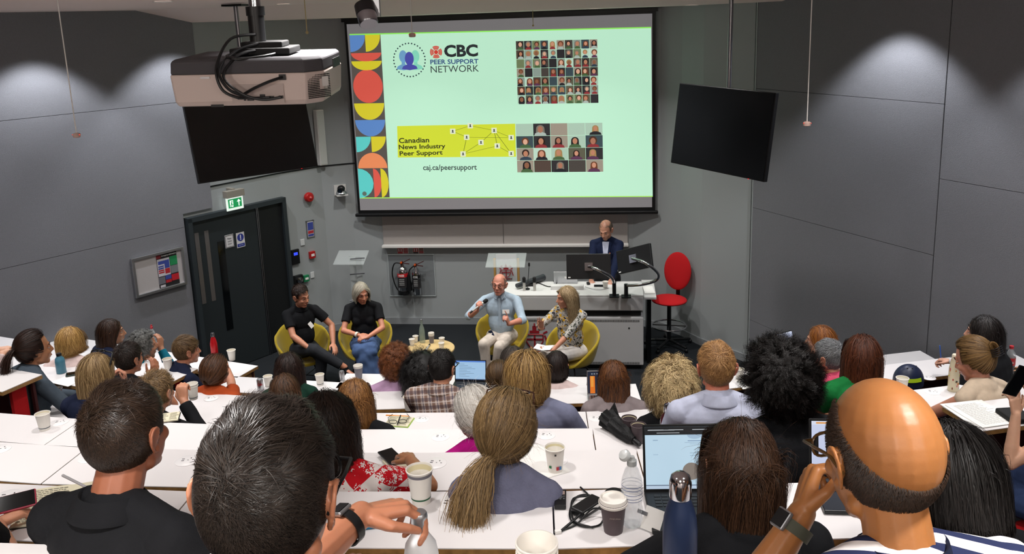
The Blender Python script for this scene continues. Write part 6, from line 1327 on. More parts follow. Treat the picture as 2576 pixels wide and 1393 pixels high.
for q in (.3, 1.0, 1.7, 2.4): mb.ell(p+Rh_ @ Vector((.125*math.cos(1.1)*math.cos(q+3.6), .105*math.cos(1.1)*math.sin(q+3.6), .035+.135*math.sin(1.1))), (.006, .006, .004))
mb.build('vent_holes', M_blackmat, t)
# ---- flat things on desks
def flat(name, px, py, k, w, h, yaw, m, label, cat, th=.003, z=0, parent=None, bevel=0):
    p = PD(px, py, k)+Z1*(th/2+z+.0006); R = basis(yaw); mb = MB(); mb.box(p, (w, h, th), R); o = mb.build(name, m, parent, bevel=bevel)
    if label: tag(o, label, cat)
    return o, p, R
def lines(p, R, w, h, n, z, par, col='8a8a86', name='text_lines', gap=1.0, seed=0):
    r = random.Random(seed); mb = MB()
    for i in range(n):
        y = h/2-h*(i+.8)/(n+.6); L = w*r.uniform(.6, .9)
        x = -w*.45
        while x < -w*.45+L:
            s = r.uniform(.006, .02)*w/.14; mb.box(p+R @ Vector((x+s/2, y+r.uniform(-.0006, .0006), z)), (s, h/(n*4.2), .0004), R); x += s+.003*w/.14
    mb.build(name, mat('ink_'+col, col, .8), par)
def book(px, py, k, yaw, w, h, label, cover=M_black, pg=mat('cream_page', 'e2dcc0', .85), n=14, ink='7c786a', th=.012, lift=.0, write=(1, 1)):
    p = PD(px, py, k)+Z1*.001; R = basis(yaw); t = thing('open_notebook', p, label, 'notebook')
    mb = MB(); mb.box(p+Z1*.0015, (w*2+.01, h+.008, .002), R); mb.build('cover', cover, t)
    for s in (-1, 1):
        rg = []
        for i in range(9):
            u = i/8; x = s*u*w; z = th*(1-.5*u)*(.55+.45*math.sin(min(u*2.6, math.pi/2)+.0)) ; rg.append((x, z+.003))
        mb = MB(); vs = [p+R @ Vector((x, y, z)) for x, z in rg for y in (-h/2, h/2)]+[p+R @ Vector((x, y, .0025)) for x, z in rg for y in (-h/2, h/2)]; m_ = len(rg)*2
        fs = [(2*i, 2*i+1, 2*i+3, 2*i+2) for i in range(8)]+[(m_+2*i, 2*i, 2*i+2, m_+2*i+2) for i in range(8)]+[(2*i+1, m_+2*i+1, m_+2*i+3, 2*i+3) for i in range(8)]+[(16, 17, m_+17, m_+16), (0, m_, m_+1, 1)]
        mb.add(vs, fs); mb.build('page_block', pg, t)
        if write[0 if s < 0 else 1]: lines(p+R @ Vector((s*w*.52, 0, 0)), R, w*.9, h*.92, n, .003+th*.86, t, ink, 'handwriting', seed=px)
    return t, p, R
book(170, 1268, 1, 18, .15, .25, 'open cream notebook full of handwriting at lower left', n=16, write=(1, 0))
book(1004, 1062, 4, -6, .085, .14, 'open green-edged notebook under the folded reading glasses', cover=mat('lime_cover', '9cc840', .6), n=12)
flat('ruler_strip', 1000, 1046, 4, .17, .012, -4, mat('orange_strip', 'e08a28', .5), 'orange pencil case strip above the open notebook', 'pencil', z=.0)
book(425, 1052, 3, 20, .06, .12, 'black edged notebook with pink sticker behind dark cropped head', n=6)
# reading glasses + pen on notebook
p = PD(1002, 1066, 4)+Z1*.02; R = basis(8); t = thing('reading_glasses', p, 'black framed reading glasses lying on the open notebook', 'glasses'); mb = MB()
for s in (-1, 1):
    c = [p+R @ Vector((s*.033+.026*math.copysign(abs(math.cos(a))**.7, math.cos(a)), -.02+.006*0, .02*math.copysign(abs(math.sin(a))**.7, math.sin(a))*.6+.008)) for a in [2*math.pi*i/18 for i in range(20)]]
    mb.tube(c, .0022, 6); mb.tube([p+R @ Vector((s*.06, -.02, .015)), p+R @ Vector((s*.075, .05, .006)), p+R @ Vector((s*.05, .115, .0))], .002, 6)
mb.build('spectacle_frame', M_black, t)
def pen(a, b, r, m, label, tip=None):
    t = thing('pen', a, label, 'pen'); mb = MB(); mb.cap(a, b, r, r*.9, 10); mb.build('barrel', m, t, smooth=40); d = (Vector(b)-Vector(a)).normalized(); mb = MB(); mb.cyl(Vector(b)+d*r*.5, Vector(b)+d*(r*.5+.012), r*.8, .0008, 10); mb.build('tip', tip or M_steel, t)
pen(PD(1008, 1052, 4)+Z1*.022, PD(1000, 1074, 4)+Z1*.022, .0045, M_black, 'black pen lying across the reading glasses')
bd, inf = PEOPLE['bm']; sh, el, wr = inf['J']['L']; q = wr+Vector((-.0, .07, .02)); pen(q+Vector((-.07, -.01, .06)), q+Vector((.035, .03, -.035)), .0048, mat('pen_clear', 'c8c8cc', .2), 'clear barrelled pen in the hand at the lower left notebook', M_black)
bd, inf = PEOPLE['dr']; sh, el, wr = inf['J']['R']; q = wr+(inf['Rt'] @ Vector((-.0, .08, .0))); pen(q+Vector((-.02, .0, .11)), q+Vector((.0, .0, -.02)), .005, mat('pen_blue', '3a6ac8', .4), 'bright blue pen held by the outstretched writing hand')
def phone(name, p, R, m, label, w=.075, h=.152, cam_=False, cat='phone'):
    t = thing(name, p, label, cat); mb = MB(); mb.box(p, (w, h, .009), R); mb.build('phone_case', m, t, bevel=.004, seg=3)
    mb = MB(); mb.box(p+R @ Vector((0, 0, .005)), (w*.9, h*.94, .0006), R); 
    if cam_:
        mb = MB()
        for a, b in ((-.01, .0), (.008, .008), (.008, -.01)): mb.cyl(p+R @ Vector((-w*.25+a, h*.35+b, .004)), p+R @ Vector((-w*.25+a, h*.35+b, .0075)), .007, n=16)
        mb.build('camera_lenses', M_black, t)
    else: mb.build('phone_screen', mat('phone_glass', '07080a', .08), t)
    return t
phone('smartphone', PD(897, 1322, 1)+Z1*.006, basis(-72), mat('phone_blue', '1f6a90', .3), 'blue smartphone lying beside the hand with bottle', cam_=True)
phone('smartphone', PD(985, 1158, 2)+Z1*.02, basis(38), M_black, 'black smartphone on a notebook beside red floral sleeve')
flat('notebook', 1000, 1172, 2, .09, .14, 38, mat('cream_page', 'e2dcc0', .85), 'closed cream notebook under the black smartphone', 'notebook', th=.012)
phone('smartphone', PD(192, 942, 4)+Z1*.012, basis(-62), mat('phone_green', '24382e', .3), 'dark green smartphone behind the sunglasses woman')
flat('paper_sheet', 190, 950, 4, .21, .297, -20, M_paper, 'white paper under the dark green smartphone', 'paper')
bd, inf = PEOPLE['lq']; sh, el, wr = inf['J']['R']; phone('smartphone', wr+Vector((.0, .08, .03)), basis(-55) @ Matrix.Rotation(.35, 3, 'Y'), mat('phone_red', 'a83048', .3), 'red smartphone in the hand at the lower left edge')
bd, inf = PEOPLE['lp']; sh, el, wr = inf['J']['R']; phone('smartphone', wr+Vector((.08, .06, .03)), basis(-50) @ Matrix.Rotation(.9, 3, 'X'), M_black, 'black smartphone held in two hands at left edge')
bd, inf = PEOPLE['ph']; sh, el, wr = inf['J']['L']; q = Pd(2560, 958, 4.3); phone('smartphone', q, basis(12) @ Matrix.Rotation(math.radians(100), 3, 'X') @ Matrix.Rotation(-.35, 3, 'Z'), M_black, 'black phone held upright at the right picture edge', w=.085, h=.17)
flat('paper_sheet', 1345, 1165, 2, .21, .297, 32, M_paper, 'white sheet left of the single printed cup', 'paper')
flat('paper_sheet', 1888, 966, 6, .21, .2, 10, M_paper, 'white sheet on the desk behind ginger head', 'paper')
for x, y, yw, lb, z in ((2470, 1042, 18, 'printed text sheet on top of right desk papers', .004), (2455, 1040, 15, 'lower sheet of the right desk papers', .0)):
    o, p, R = flat('printed_paper', x, y, 3, .25, .31, yw, M_paper, None, None, th=.003, z=z); tag(o, lb, 'paper')
    if z: lines(p, R, .2, .27, 26, .0022, o, 'b8b8b6', seed=3); 
o, p, R = flat('black_pouch', 2552, 1052, 3, .14, .16, 10, M_blackmat, 'black zipped pouch with cable on the right desk', 'pouch', th=.035, bevel=.01)
# voice recorder
o, p, R = flat('voice_recorder', 1410, 1262, 1, .04, .105, 2, M_black, 'black voice recorder with small screen on nearest desk', 'recorder', th=.018, bevel=.004)
mb = MB(); mb.box(p+R @ Vector((0, .028, .0095)), (.03, .022, .001), R); mb.build('recorder_screen', mat('lcd_pinkish', 'b09a92', .3), o)
mb = MB()
for a, b, s in ((0, .0, .008), (-.012, .004, .004), (.012, .004, .004), (-.012, -.01, .004), (0, -.012, .004), (.012, -.01, .004)): mb.cyl(p+R @ Vector((a, b, .009)), p+R @ Vector((a, b, .0105)), s, n=14)
mb.build('recorder_buttons', mat('button_grey', '55585c', .4), o); text('SONY', p+R @ Vector((-.008, .044, .0095)), R @ X1, R @ Vector((0, 1, 0)), .016, .004, M_paper, parent=o)
# power adapter, cable
t = thing('power_adapter', PD(1478, 1282, 1), 'black laptop power adapter with coiled cable', 'power adapter'); p = PD(1478, 1284, 1)+Z1*.016; R = basis(-38)
mb = MB(); mb.box(p, (.055, .115, .028), R); mb.build('adapter_brick', M_black, t, bevel=.005); mb = MB(); mb.box(p+R @ Vector((.0285, 0, .004)), (.001, .1, .01), R); mb.build('rating_label', M_paper, t)
def dk(px, py, z=.005): return PD(px, py, 1)+Z1*z
mb = MB(); mb.tube(smoothpath([dk(1500, 1262), dk(1482, 1248), dk(1452, 1252), dk(1435, 1282), dk(1437, 1312), dk(1470, 1328), dk(1510, 1322), dk(1520, 1300, .02), dk(1490, 1300, .03), dk(1450, 1322), dk(1410, 1338)]), .0033, 8)
mb.tube(smoothpath([dk(1492, 1330), dk(1450, 1322, .012), dk(1438, 1300, .012), dk(1442, 1262, .012), dk(1478, 1254, .012), dk(1468, 1236), dk(1460, 1228)]), .0033, 8); mb.tube(smoothpath([dk(1462, 1305, .02), dk(1440, 1318, .01), dk(1412, 1338)]), .0045, 8); mb.build('cable', M_black, t, smooth=60)
mb = MB(); mb.box(dk(1404, 1341, .006), (.02, .012, .01), basis(20)); mb.build('cable_connector', M_paper, t)
mb = MB(); q = PD(1545, 1246, 1); mb.lathe([(.032, 0), (.034, .004), (.034, .01), (.03, .014), (0, .014)], q, n=32); tag(mb.build('round_black_disc', M_black, None, smooth=30), 'flat round black disc behind the lidded cup', 'disc')
t = thing('name_badge', PD(1640, 1330, 1), 'white name badge with metal clip near the navy flask', 'badge'); R = basis(-35) @ Matrix.Rotation(1.0, 3, 'X'); q = PD(1642, 1332, 1)+Z1*.036; mb = MB(); mb.box(q, (.07, .075, .002), R); mb.build('badge_card', M_paper, t)
mb = MB(); mb.box(q+R @ Vector((-.04, .01, .004)), (.035, .012, .008), R); mb.build('badge_clip', M_steel, t)
# folded umbrella
pa, pb = PD(1596, 1120, 3)+Z1*.03, PD(1525, 1070, 3)+Z1*.05; t = thing('folded_umbrella', (pa+pb)/2, 'folded black umbrella lying beside two dark cups', 'umbrella'); d = (pb-pa).normalized()
mb = MB(); n_ = 20; ax = d; u = ax.orthogonal().normalized(); w_ = ax.cross(u); L = (pb-pa).length; rg = []
for i, (f_, r_) in enumerate(((0, .022), (.12, .034), (.4, .042), (.7, .05), (.95, .055), (1.08, .03))):
    rg.append([pa+ax*L*f_+(u*math.cos(2*math.pi*k/n_)+w_*math.sin(2*math.pi*k/n_))*r_*(1+.22*math.sin(k*3.1+i*1.3)) for k in range(n_)])
mb.rings(rg); mb.add([pb+ax*.01, pb+ax*.02+Vector((.06, .05, .0)), pb+Vector((.05, .02, .09)), pb-ax*.05+Vector((.05, .03, .02))], [(0, 1, 2), (0, 2, 3), (1, 3, 2), (0, 3, 1)]); mb.build('canopy_cloth', mat('umbrella_black', '0e0f11', .6, bump=.4, bscale=90), t, smooth=50)
mb = MB(); mb.lathe([(.012, -.05), (.016, -.045), (.016, .0), (.02, .012)], pa, d, 20); mb.build('handle', M_black, t, smooth=40)
# ---- laptops
def laptop(hx, hy, k, yaw, w, d, h, tilt, label, body=M_black, screen='e', px=None, base=None):
    p = PD(hx, hy, k)+Z1*.002 if base is None else Vector(base); R = basis(yaw); t = thing('laptop', p, label, 'laptop')
    mb = MB(); mb.box(p+R @ Vector((0, -d/2, .008)), (w, d, .014), R); mb.build('keyboard_base', body, t, bevel=.003)
    mb = MB()
    for i in range(12):
        for j in range(4): mb.box(p+R @ Vector((-w*.42+w*.84*(i+.5)/12, -.03-.02*j, .0158)), (w*.06, .015, .0015), R)
    mb.build('keys', mat('key_black', '1c1e20', .5), t)
    mb = MB(); mb.box(p+R @ Vector((0, -d*.8, .0156)), (w*.3, d*.28, .0008), R); mb.build('touchpad', mat('pad_grey', '2e3032', .4) if body is M_black else M_alu, t)
    Rs = R @ Matrix.Rotation(math.radians(90-tilt), 3, 'X'); o_ = p+Z1*.012
    def q(x, y, z): return o_+Rs @ Vector((x, y, z))      # x across, y up the lid, z towards the user
    mb = MB(); mb.box(q(0, h/2, 0), (w, h, .006), Rs); mb.build('lid', body, t, bevel=.002)
    if screen:
        sg = MB()
        def sc(u0, v0, u1, v1, c, l): sg.add([q(-w/2+.008+(w-.016)*u, .012+(h-.02)*v, .0035+.0004*l) for u, v in ((u0, v0), (u1, v0), (u1, v1), (u0, v1))], [(0, 1, 2, 3)], c)
        if screen == 'web':
            sc(0, 0, 1, 1, 'c4e0f2', 0); sc(0, .87, 1, 1, '15181c', 1); sc(.03, .94, .3, .955, 'a0a4a8', 2); sc(.34, .945, .55, .96, '9aa', 2) if False else None
            for i, x in enumerate((.04, .24, .48, .72)): sc(x, .945, x+.15, .957, 'b8bcc0', 2)
            sc(.12, .895, .35, .907, 'a8acb0', 2); sc(0, .0, 1, .055, 'c0d4e8', 2); sc(0, .055, 1, .065, '10204a', 3); sc(.08, .78, .13, .79, '7a9ab8', 2); sc(.08, .55, .13, .558, '9ab8d0', 2)
            for x in (.5, .78): sg.add([q(-w/2+.008+(w-.016)*(x+.075*math.cos(a)), .012+(h-.02)*(.87+.07*math.sin(a)), .0043) for a in [math.pi+math.pi*i/12 for i in range(13)]], [tuple(range(13))], 'a8c4dc'); sc(x-.07, .765, x+.07, .775, '6a8ab0', 2); sc(x-.1, .74, x+.1, .747, '9ab4cc', 2); sc(x-.05, .715, x+.05, .722, '9ab4cc', 2)
            sc(.45, .57, .95, .58, '9ab8cc', 2); sc(.45, .53, .85, .537, '8aaac4', 2)
            sg.add([q(-w/2+.008+(w-.016)*(.46+.09*math.cos(a)), .012+(h-.02)*(.28+.14*math.sin(a)), .0043) for a in [2*math.pi*i/24 for i in range(24)]], [tuple(range(24))], '8a8078'); sg.add([q(-w/2+.008+(w-.016)*(.72+.09*math.cos(a)), .012+(h-.02)*(.28+.14*math.sin(a)), .0043) for a in [2*math.pi*i/24 for i in range(24)]], [tuple(range(24))], '4a70a8')
        elif screen == 'doc':
            sc(0, 0, 1, 1, 'cfd8f4', 0); sc(0, .93, 1, 1, 'e0e6f8', 1); sc(.05, .95, .25, .98, 'e8a050', 2)
            for i in range(7): sc(.08, .8-.07*i, .2+.5*((i*37 % 10)/10), .81-.07*i, '8a94b8', 2)
        elif screen == 'mail':
            sc(0, 0, 1, 1, 'a8cdee', 0); sc(0, .93, 1, 1, '5a8ae0', 1); sc(0, 0, 1, .05, '1c3050', 1)
            for i in range(9): sc(.12, .82-.08*i, .3+.4*((i*53 % 10)/10), .833-.08*i, '5a7088', 2)
        else:
            sc(0, 0, 1, 1, '1a2438', 0); sc(.06, 0, .2, .8, 'e87820', 1); sc(.08, .3, .16, .8, 'f0a040', 2)
            for i in range(8): sc(.1+.07*i, .88, .14+.07*i, .92, 'b0b8c0', 2)
        sg.build('lit_screen', vcol_mat('laptop_light', emit=.95, dif=.1), t, fix=False)
    return t
L1 = PD(1620, 1247, 1); R = basis(6); laptop(0, 0, 1, 4, .36, .24, .235, 14, 'large black laptop showing a web page beside brown hair', screen='web', base=L1+basis(4) @ Vector((.18, 0, .002)))
L2 = PD(2034, 1205, 1); laptop(0, 0, 1, 0, .33, .22, .21, 12, 'black laptop with white document behind the bald head', screen='doc', base=L2+Vector((.165, -.01, .002)))
laptop(1184, 962, 6, -2, .3, .2, .2, 12, 'small dark laptop with pale blue page right of black hair', screen='mail')
laptop(1524, 996, 5, 4, .3, .2, .195, 12, 'laptop with dark and orange wallpaper left of auburn hair', body=M_alu, screen='dark')
laptop(1975, 880, 6, 35, .28, .18, .16, 20, 'laptop on the front right desk beyond the afro hair', screen='doc')
laptop(2500, 948, 4, 12, .3, .2, .19, 20, 'silver laptop with black keys in front of hair clip woman', body=M_alu, screen=None)
laptop(2478, 890, 5, 65, .3, .2, .2, 10, 'thin silver laptop lid beside the black haired writing woman', body=M_alu, screen=None)
# claw clip, hair ties
bd, inf = PEOPLE['bu']; q = inf['head']+inf['Rh'] @ (Vector((0, -.165, .03))*inf['sc']); mb = MB()
for s in (-1, 1):
    for i in range(5): mb.tube(smoothpath([q+inf['Rh'] @ Vector((0, -.0, .03-.012*i)), q+inf['Rh'] @ Vector((s*.03, .0, .03-.012*i)), q+inf['Rh'] @ Vector((s*.035, .045, .02-.010*i))], 3), .003, 6)
mb.build('claw_clip', mat('clip_black', '1c1c20', .25), bd, smooth=60)
for key, tie, c in (('po', (-.02, -.131, -.05), 'c8bca0'), ('sil', (0, -.118, -.055), 'b8a070')):
    bd, inf = PEOPLE[key]; q = inf['head']+inf['Rh'] @ (Vector(tie)*inf['sc']*1.08); mb = MB(); mb.lathe([(.012, -.004), (.015, 0), (.012, .004)], q, inf['Rh'] @ Vector((0, -1, -.2)), 16); mb.build('hair_tie', mat('tie_'+c, c, .6), bd, smooth=60)
# ================================================================== lecturer's desk and what stands on it
ld = thing('lecture_desk', Py(1430, 935, 10.45), 'grey control desk with vented cabinet on the stage', 'desk')
xa, xb = Py(1247, 735, 10.42).x, Py(1619, 735, 10.42).x; xm = Py(1455, 900, 10.42).x; M_dk = mat('desk_grey', 'b9b9b9', .45); M_dkt = mat('desk_top_white', 'd6d6d4', .4)
def lb(x0, x1, y0, y1, z0, z1, m, name, bev=0): mb = MB(); mb.box(((x0+x1)/2, (y0+y1)/2, (z0+z1)/2), (x1-x0, y1-y0, z1-z0)); return mb.build(name, m, ld, bevel=bev)
lb(xa, xb, 10.42, 11.0, .975, 1.0, M_dkt, 'desk_top', .005); lb(xa, xb, 10.42, 10.5, .79, .974, M_dk, 'upper_fascia', .012); lb(xa+.03, xb-.03, 10.5, 10.95, .70, .97, M_black, 'recess'); lb(xa, xb, 10.43, 10.98, .06, .70, M_dk, 'cabinet', .012); lb(xa+.03, xb-.03, 10.47, 10.95, 0, .06, M_black, 'plinth')
mb = MB()
for z in (.655, .09):
    x = xa+.03
    while x < xb-.05: mb.box((x, 10.429, z), (.005, .004, .028)); x += .011
mb.build('ventilation_grille', M_blackmat, ld)
for x in (.28, .78): mb = MB(); mb.lathe([(.01, 0), (.01, .006)], (xm+(xb-xm)*x, 10.43, .56), (0, -1, 0), 14); mb.build('lock', M_darkmetal, ld)
lb(xm-.003, xm+.003, 10.426, 10.43, .08, .68, M_darkmetal, 'door_gap')
# crest panel on the cabinet
def crest(c, s, par, R=Matrix.Identity(3), m=None):
    m = m or mat('crest_red', '9c1c28', .6); mb = MB()
    def b(x, z, w, h, a=0): mb.box(c+R @ (Vector((x, 0, z))*s), (w*s, .003, h*s), R @ Matrix.Rotation(a, 3, 'Y'))
    sh = [(-.3, .1), (.3, .1), (.3, -.15), (.18, -.35), (0, -.45), (-.18, -.35), (-.3, -.15)]
    for i in range(7):
        a, q = sh[i], sh[(i+1) % 7]; mb.cyl(c+R @ Vector((a[0]*s, 0, a[1]*s)), c+R @ Vector((q[0]*s, 0, q[1]*s)), .022*s, n=6)
    b(0, -.15, .06, .5); b(0, -.08, .56, .06); b(0, .2, .34, .1); b(-.0, .34, .14, .16); b(0, .46, .05, .12); b(-.42, -.12, .06, .4, .3); b(.42, -.12, .06, .4, -.3); b(-.38, .18, .16, .06, .5); b(.38, .18, .16, .06, -.5); b(-.3, .36, .14, .05, -.4); b(.3, .36, .14, .05, .4); b(0, -.54, .66, .05)
    return mb.build('crest', m, par)
q = Py(1345, 848, 10.425); crest(q, .36, ld); text('THE CITY', Py(1325, 893, 10.424)-Vector((.02, 0, 0)), X1, Z1, .36, .05, M_black, parent=ld)
wing = thing('side_table', (xb+.12, 10.9, 0), 'white side table with papers right of the control desk', 'table')
mb = MB(); mb.box((xb+.085, 10.9, .92), (.16, .75, .03)); mb.build('table_top', M_dkt, wing, bevel=.004); mb = MB(); mb.box((xb+.08, 10.9, .45), (.05, .5, .9)); mb.build('table_leg', M_darkmetal, wing)
mb = MB(); mb.box((xb+.08, 10.8, .945), (.13, .3, .012), basis(4)); tag(mb.build('paper_stack', M_paper, None), 'stack of papers on the small side table', 'paper')
# monitors
def monitor(c4, D, label, arm):
    a, b, c, d = [Pd(x, y, dd) for (x, y), dd in zip(c4, D)]; ct = (a+b+c+d)/4; xd = (b-a+c-d).normalized(); ud = (a-d+b-c).normalized(); n = xd.cross(ud).normalized(); ud = n.cross(xd); w = ((b-a).length+(c-d).length)/2; h = ((a-d).length+(b-c).length)/2; R = Matrix((xd, ud, n)).transposed()
    t = thing('monitor', ct, label, 'monitor', 'monitors on chrome arms'); mb = MB(); mb.box(ct-n*.02, (w, h, .035), R); mb.build('back_housing', M_black, t, bevel=.006); mb = MB(); mb.box(ct-n*.04, (w-.02, h-.02, .003), R); mb.build('front_screen', mat('off_screen', '0c0d10', .2), t)
    mb = MB(); mb.box(ct+n*.012, (.1, .1, .025), R); mb.build('mount_plate', M_chrome, t); mb = MB(); mb.tube(smoothpath([ct+n*.03]+[Pd(x, y, dd) for x, y, dd in arm], 5), .019, 12); mb.build('support_arm', M_chrome, t, smooth=60)
    mb = MB(); q = Pd(*arm[-1]); mb.cyl((q.x, q.y, 1.0), (q.x, q.y, q.z+.02), .025, n=16); mb.box((q.x, q.y, 1.006), (.12, .12, .012)); mb.build('arm_base', M_black, t)
    mb = MB(); mb.box(ct-xd*w*.44-ud*h*.42+n*.0, (.03, .012, .002), R); mb.build('small_label', M_paper, t); return t
monitor([(1425, 640), (1538, 637), (1536, 702), (1425, 702)], (10.75, 10.7, 10.7, 10.75), 'left black monitor seen from behind on chrome arm', [(1500, 676, 10.55), (1535, 695, 10.6), (1545, 712, 10.75)])
monitor([(1553, 630), (1640, 611), (1635, 670), (1551, 692)], (10.75, 10.45, 10.4, 10.7), 'right black monitor, angled, seen from behind on chrome arm', [(1625, 662, 10.35), (1655, 688, 10.4), (1648, 706, 10.5), (1610, 716, 10.6), (1575, 718, 10.72)])
def on(px, py): return Pz(px, py, 1.0)
def odesk(name, px, py, w, d, h, yaw, m, label, cat, bevel=.004): mb = MB(); p = on(px, py); mb.box((p.x, p.y, 1.0+h/2+.001), (w, d, h), basis(yaw)); return tag(mb.build(name, m, None, bevel=bevel), label, cat)
odesk('touch_panel', 1427, 726, .42, .1, .05, 0, M_dkt, 'long white control box on the front of the desk', 'control box')
p = on(1423, 714); t = thing('silver_laptop', p, 'open silver laptop seen from behind on the control desk', 'laptop'); mb = MB(); mb.box(p+Vector((0, .12, .01)), (.31, .22, .014)); mb.build('keyboard_base', M_alu, t); mb = MB(); mb.box(p+Vector((0, -.0, .09)), (.31, .006, .17), Matrix.Rotation(.2, 3, 'X')); mb.build('lid', M_alu, t, bevel=.003)
mb = MB(); mb.ell(p+Vector((0, -.006, .09)), (.014, .002, .016)); mb.build('lid_mark', M_paper, t, smooth=2)
odesk('keyboard', 1508, 720, .14, .06, .015, 0, M_black, 'small black keyboard left of the desk cup', 'keyboard'); odesk('computer_mouse', 1480, 715, .045, .07, .028, 10, M_black, 'black mouse on the control desk', 'mouse', .012)
cup(on(1523, 725), 'white cup on the control desk before the standing man', kind='s', h=.09, r=.037)
for x, lb_ in ((1319, 'left stubby desk microphone'), (1345, 'right stubby desk microphone')):
    p = on(x, 731); t = thing('desk_microphone', p, lb_, 'microphone'); mb = MB(); mb.lathe([(.018, 0), (.018, .1), (.014, .11)], p, n=18); mb.build('mic_body', mat('mic_grey', 'b8b6b0', .35, .3), t, smooth=40); mb = MB(); mb.cap(p+Z1*.13, p+Z1*.165, .022, .022, 16); mb.build('mic_head', M_blackmat, t, smooth=2)
p = on(1327, 728); t = thing('gooseneck_microphone', p, 'thin gooseneck microphone standing on the control desk', 'microphone'); q = Py(1331, 668, p.y); mb = MB(); mb.lathe([(.03, 0), (.03, .015), (0, .016)], p, n=20); mb.build('mic_base', M_black, t); mb = MB(); mb.tube(smoothpath([p+Z1*.01, p.lerp(q, .6), q]), .004, 8); mb.build('gooseneck', M_black, t); mb = MB(); mb.cap(q, q+Z1*.03, .012, .012, 12); mb.build('mic_head', M_blackmat, t, smooth=2)
a, b = on(1300, 728)+Z1*.05, on(1368, 706)+Z1*.05; t = thing('document_camera', a, 'dark folded document camera lying on control desk', 'camera'); mb = MB(); mb.cyl(a, b, .03, .045, 20); mb.build('camera_arm', mat('doccam_grey', '33363a', .4), t, smooth=40, bevel=.004); mb = MB(); mb.box((a+b)/2-Z1*.035, (.1, .12, .03)); mb.build('camera_foot', M_black, t)
def cable(pts, label, r=.006, m=M_black): mb = MB(); mb.tube(smoothpath([on(*q)+Z1*.008 for q in pts]), r, 6); tag(mb.build('cable', m, None, smooth=60), label, 'cable')
cable([(1300, 722), (1320, 716), (1350, 712), (1380, 722), (1400, 716), (1392, 708)], 'black cable winding across the left of control desk'); cable([(1472, 722), (1490, 728), (1510, 730), (1530, 727)], 'grey cable by the mouse on the control desk', .003, M_steel)
# clear lecterns
lt = thing('lectern', Py(1275, 800, 11.3), 'clear lectern with wooden posts and red crest behind bald man', 'lectern'); Yl = 11.3
def lp(px, py): return Py(px, py, Yl)
a, b = lp(1226, 652), lp(1323, 652); M_wd = mat('lectern_wood', 'c29a58', .5); M_fr = mat('frosted', 'd4d8d8', .5)
mb = MB(); mb.box(((a.x+b.x)/2, Yl-.05, a.z), (b.x-a.x, .35, .012), Matrix.Rotation(.3, 3, 'X')); mb.build('top_shelf', mat('acrylic_sheet', (.8, .86, .86), .08, alpha=.2), lt)
for px in (1244, 1303): q = lp(px, 650); mb = MB(); mb.box((q.x, Yl, (q.z+.04)/2), (.032, .032, q.z-.04)); mb.build('wooden_post', M_wd, lt, bevel=.004)
c1, c2 = lp(1250, 655), lp(1298, 655); mb = MB(); mb.box(((c1.x+c2.x)/2, Yl-.02, .75), (c2.x-c1.x+.02, .008, 1.1)); mb.build('front_panel', M_fr, lt)
crest(lp(1274, 680)+Vector((0, -.04, 0)), .2, lt); text('CITY', lp(1272, 702)+Vector((0, -.04, 0)), X1, Z1, .1, .032, M_black, parent=lt, bold=.01); text('SCHOOL', lp(1268, 708)+Vector((0, -.04, 0)), X1, Z1, .12, .02, M_black, parent=lt)
mb = MB(); mb.box(((c1.x+c2.x)/2, Yl+.0, .02), (.5, .4, .04)); mb.build('base_board', M_wd, lt, bevel=.005)
Yl = 11.45; lt = thing('lectern', Py(893, 800, Yl), 'all clear acrylic lectern behind the woman with silver bob', 'lectern'); M_ac = mat('acrylic_sheet', (.8, .86, .86), .08, alpha=.2)
a, b = lp(846, 655), lp(921, 640); mb = MB(); mb.box(((a.x+b.x)/2, Yl, (a.z+b.z)/2), (b.x-a.x, .34, .01), Matrix.Rotation(.35, 3, 'X')); mb.build('top_shelf', M_ac, lt)
for px, w in ((884, .09), (903, .09)): q = lp(px, 645); mb = MB(); mb.box((q.x, Yl+(.03 if px < 900 else -.03), (q.z+.03)/2), (w, .01, q.z-.03), Matrix.Rotation(.25 if px < 900 else -.25, 3, 'Z')); mb.build('upright_sheet', mat('acrylic_sheet_milky', 'b4bab9', .2), lt)
mb = MB()
for py in (648, 686, 752): q0, q1 = lp(885, py), lp(921, py-3); mb.cyl(q0+Vector((0, -.08, 0)), q1+Vector((0, -.08, 0)), .009, n=10)
mb.build('steel_rods', M_chrome, lt); mb = MB(); mb.box((lp(895, 700).x, Yl, .012), (.5, .4, .02)); mb.build('base_board', M_ac, lt)
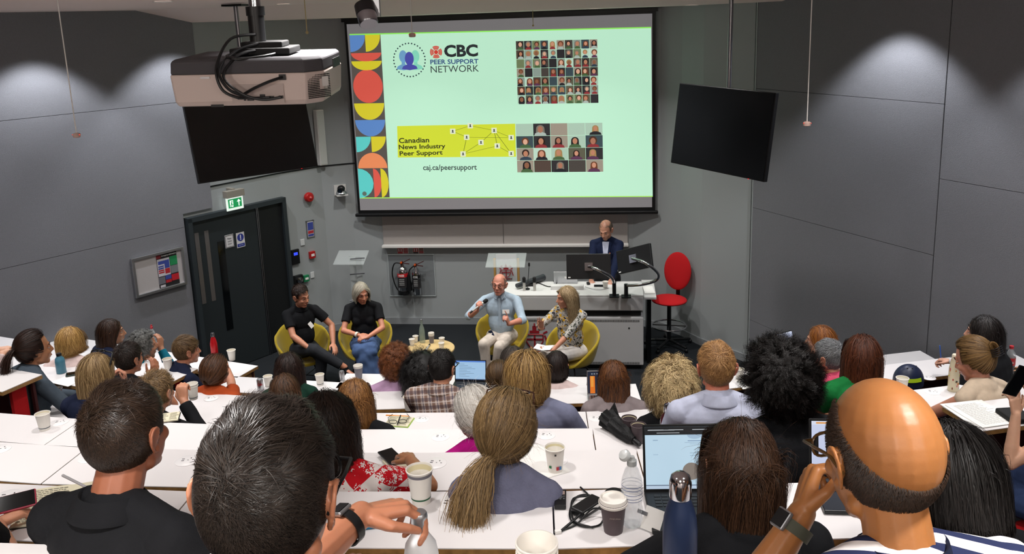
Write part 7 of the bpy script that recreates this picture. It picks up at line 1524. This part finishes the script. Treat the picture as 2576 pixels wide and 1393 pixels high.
# red draughtsman chair
c = Vector((.80, 11.25, 0)); t = thing('draughtsman_chair', c, 'red high office chair with chrome foot ring', 'chair'); R = basis(150)
def rq(x, y, z): v = R @ Vector((x, y, 0)); return Vector((c.x+v.x, c.y+v.y, z))
mb = MB(); mb.ell(rq(0, .0, .66), (.24, .23, .045), R, 28, 12); mb.build('seat', M_red, t, smooth=2); mb = MB(); mb.ell(rq(0, -.25, 1.0), (.2, .04, .26), R @ Matrix.Rotation(.12, 3, 'X'), 28, 16); mb.build('backrest', M_red, t, smooth=2)
mb = MB(); mb.box(rq(0, -.27, .76), (.05, .02, .3), R); mb.box(rq(0, -.13, .62), (.06, .3, .02), R); mb.build('back_support', M_black, t)
mb = MB(); mb.cyl(rq(0, 0, .1), rq(0, 0, .62), .028, n=16); mb.build('gas_column', M_black, t); mb = MB(); mb.tube([rq(.23*math.cos(a), .23*math.sin(a), .3) for a in [2*math.pi*i/32 for i in range(33)]], .011, 8); mb.build('foot_ring', M_chrome, t, smooth=60)
mb = MB()
for i in range(4): mb.cyl(rq(0, 0, .3), rq(.23*math.cos(i*1.57+.4), .23*math.sin(i*1.57+.4), .3), .008, n=8)
mb.build('ring_spokes', M_black, t)
for i in range(5): a = i*1.2566+.3; mb = MB(); mb.cyl(rq(0, 0, .1), rq(.32*math.cos(a), .32*math.sin(a), .065), .022, .015, 10); mb.ell(rq(.32*math.cos(a), .32*math.sin(a), .028), (.026, .02, .028)); mb.build('base_leg', M_black, t, smooth=40)
# standing man
p5 = Py(1524, 578, 11.22)
PEOPLE['s5'] = person('person standing behind the desk in navy blazer looking down', p5, yaw=172, hy=-14, hp=22, stand=True, seat=False, top=cloth('blazer_navy', '18213c'), sleeve='long', bottom=c_trou, skn='c08c74', topname='blazer', lean=4, vox=.0065, eyes=True,
   hair=H('crop', '4a3c30', '7a6a5c', top=.008, side=.008, N=4000, w=.002, under=.001, utint=.3, mess=.5, lift=.15, name='cropped_hair', mask='thin_top'), arms={'R': dict(w=(.16, .3, -.62), pole=(1, -.4, -.4)), 'L': dict(w=(-.1, .32, -.62), pole=(-1, -.4, -.4))}, floorz=0)
b_, f = PEOPLE['s5']; T = f['T']; mb = MB(); n = f['Rl'] @ Vector((0, 1, 0))
pts = [T(-.045, .1, -.20), T(.045, .1, -.20), T(.03, .135, -.34), T(.018, .14, -.62), T(-.018, .14, -.62), T(-.03, .135, -.34)]
mb.slab([q+n*.0 for q in pts], n, .02); mb.build('shirt_front', c_ltblue, b_); mb = MB()
for s in (-1, 1): mb.slab([T(s*.05, .098, -.175), T(s*.075, .09, -.22), T(s*.04, .146, -.40), T(s*.022, .147, -.42)][::s], n, .01)
mb.build('lapels', cloth('blazer_lapel', '1c2644'), b_)
mb = MB(); mb.ell(T(-.06, .143, -.34), (.008, .004, .008)); mb.build('lapel_pin', mat('pin_orange', 'c86030', .4), b_)
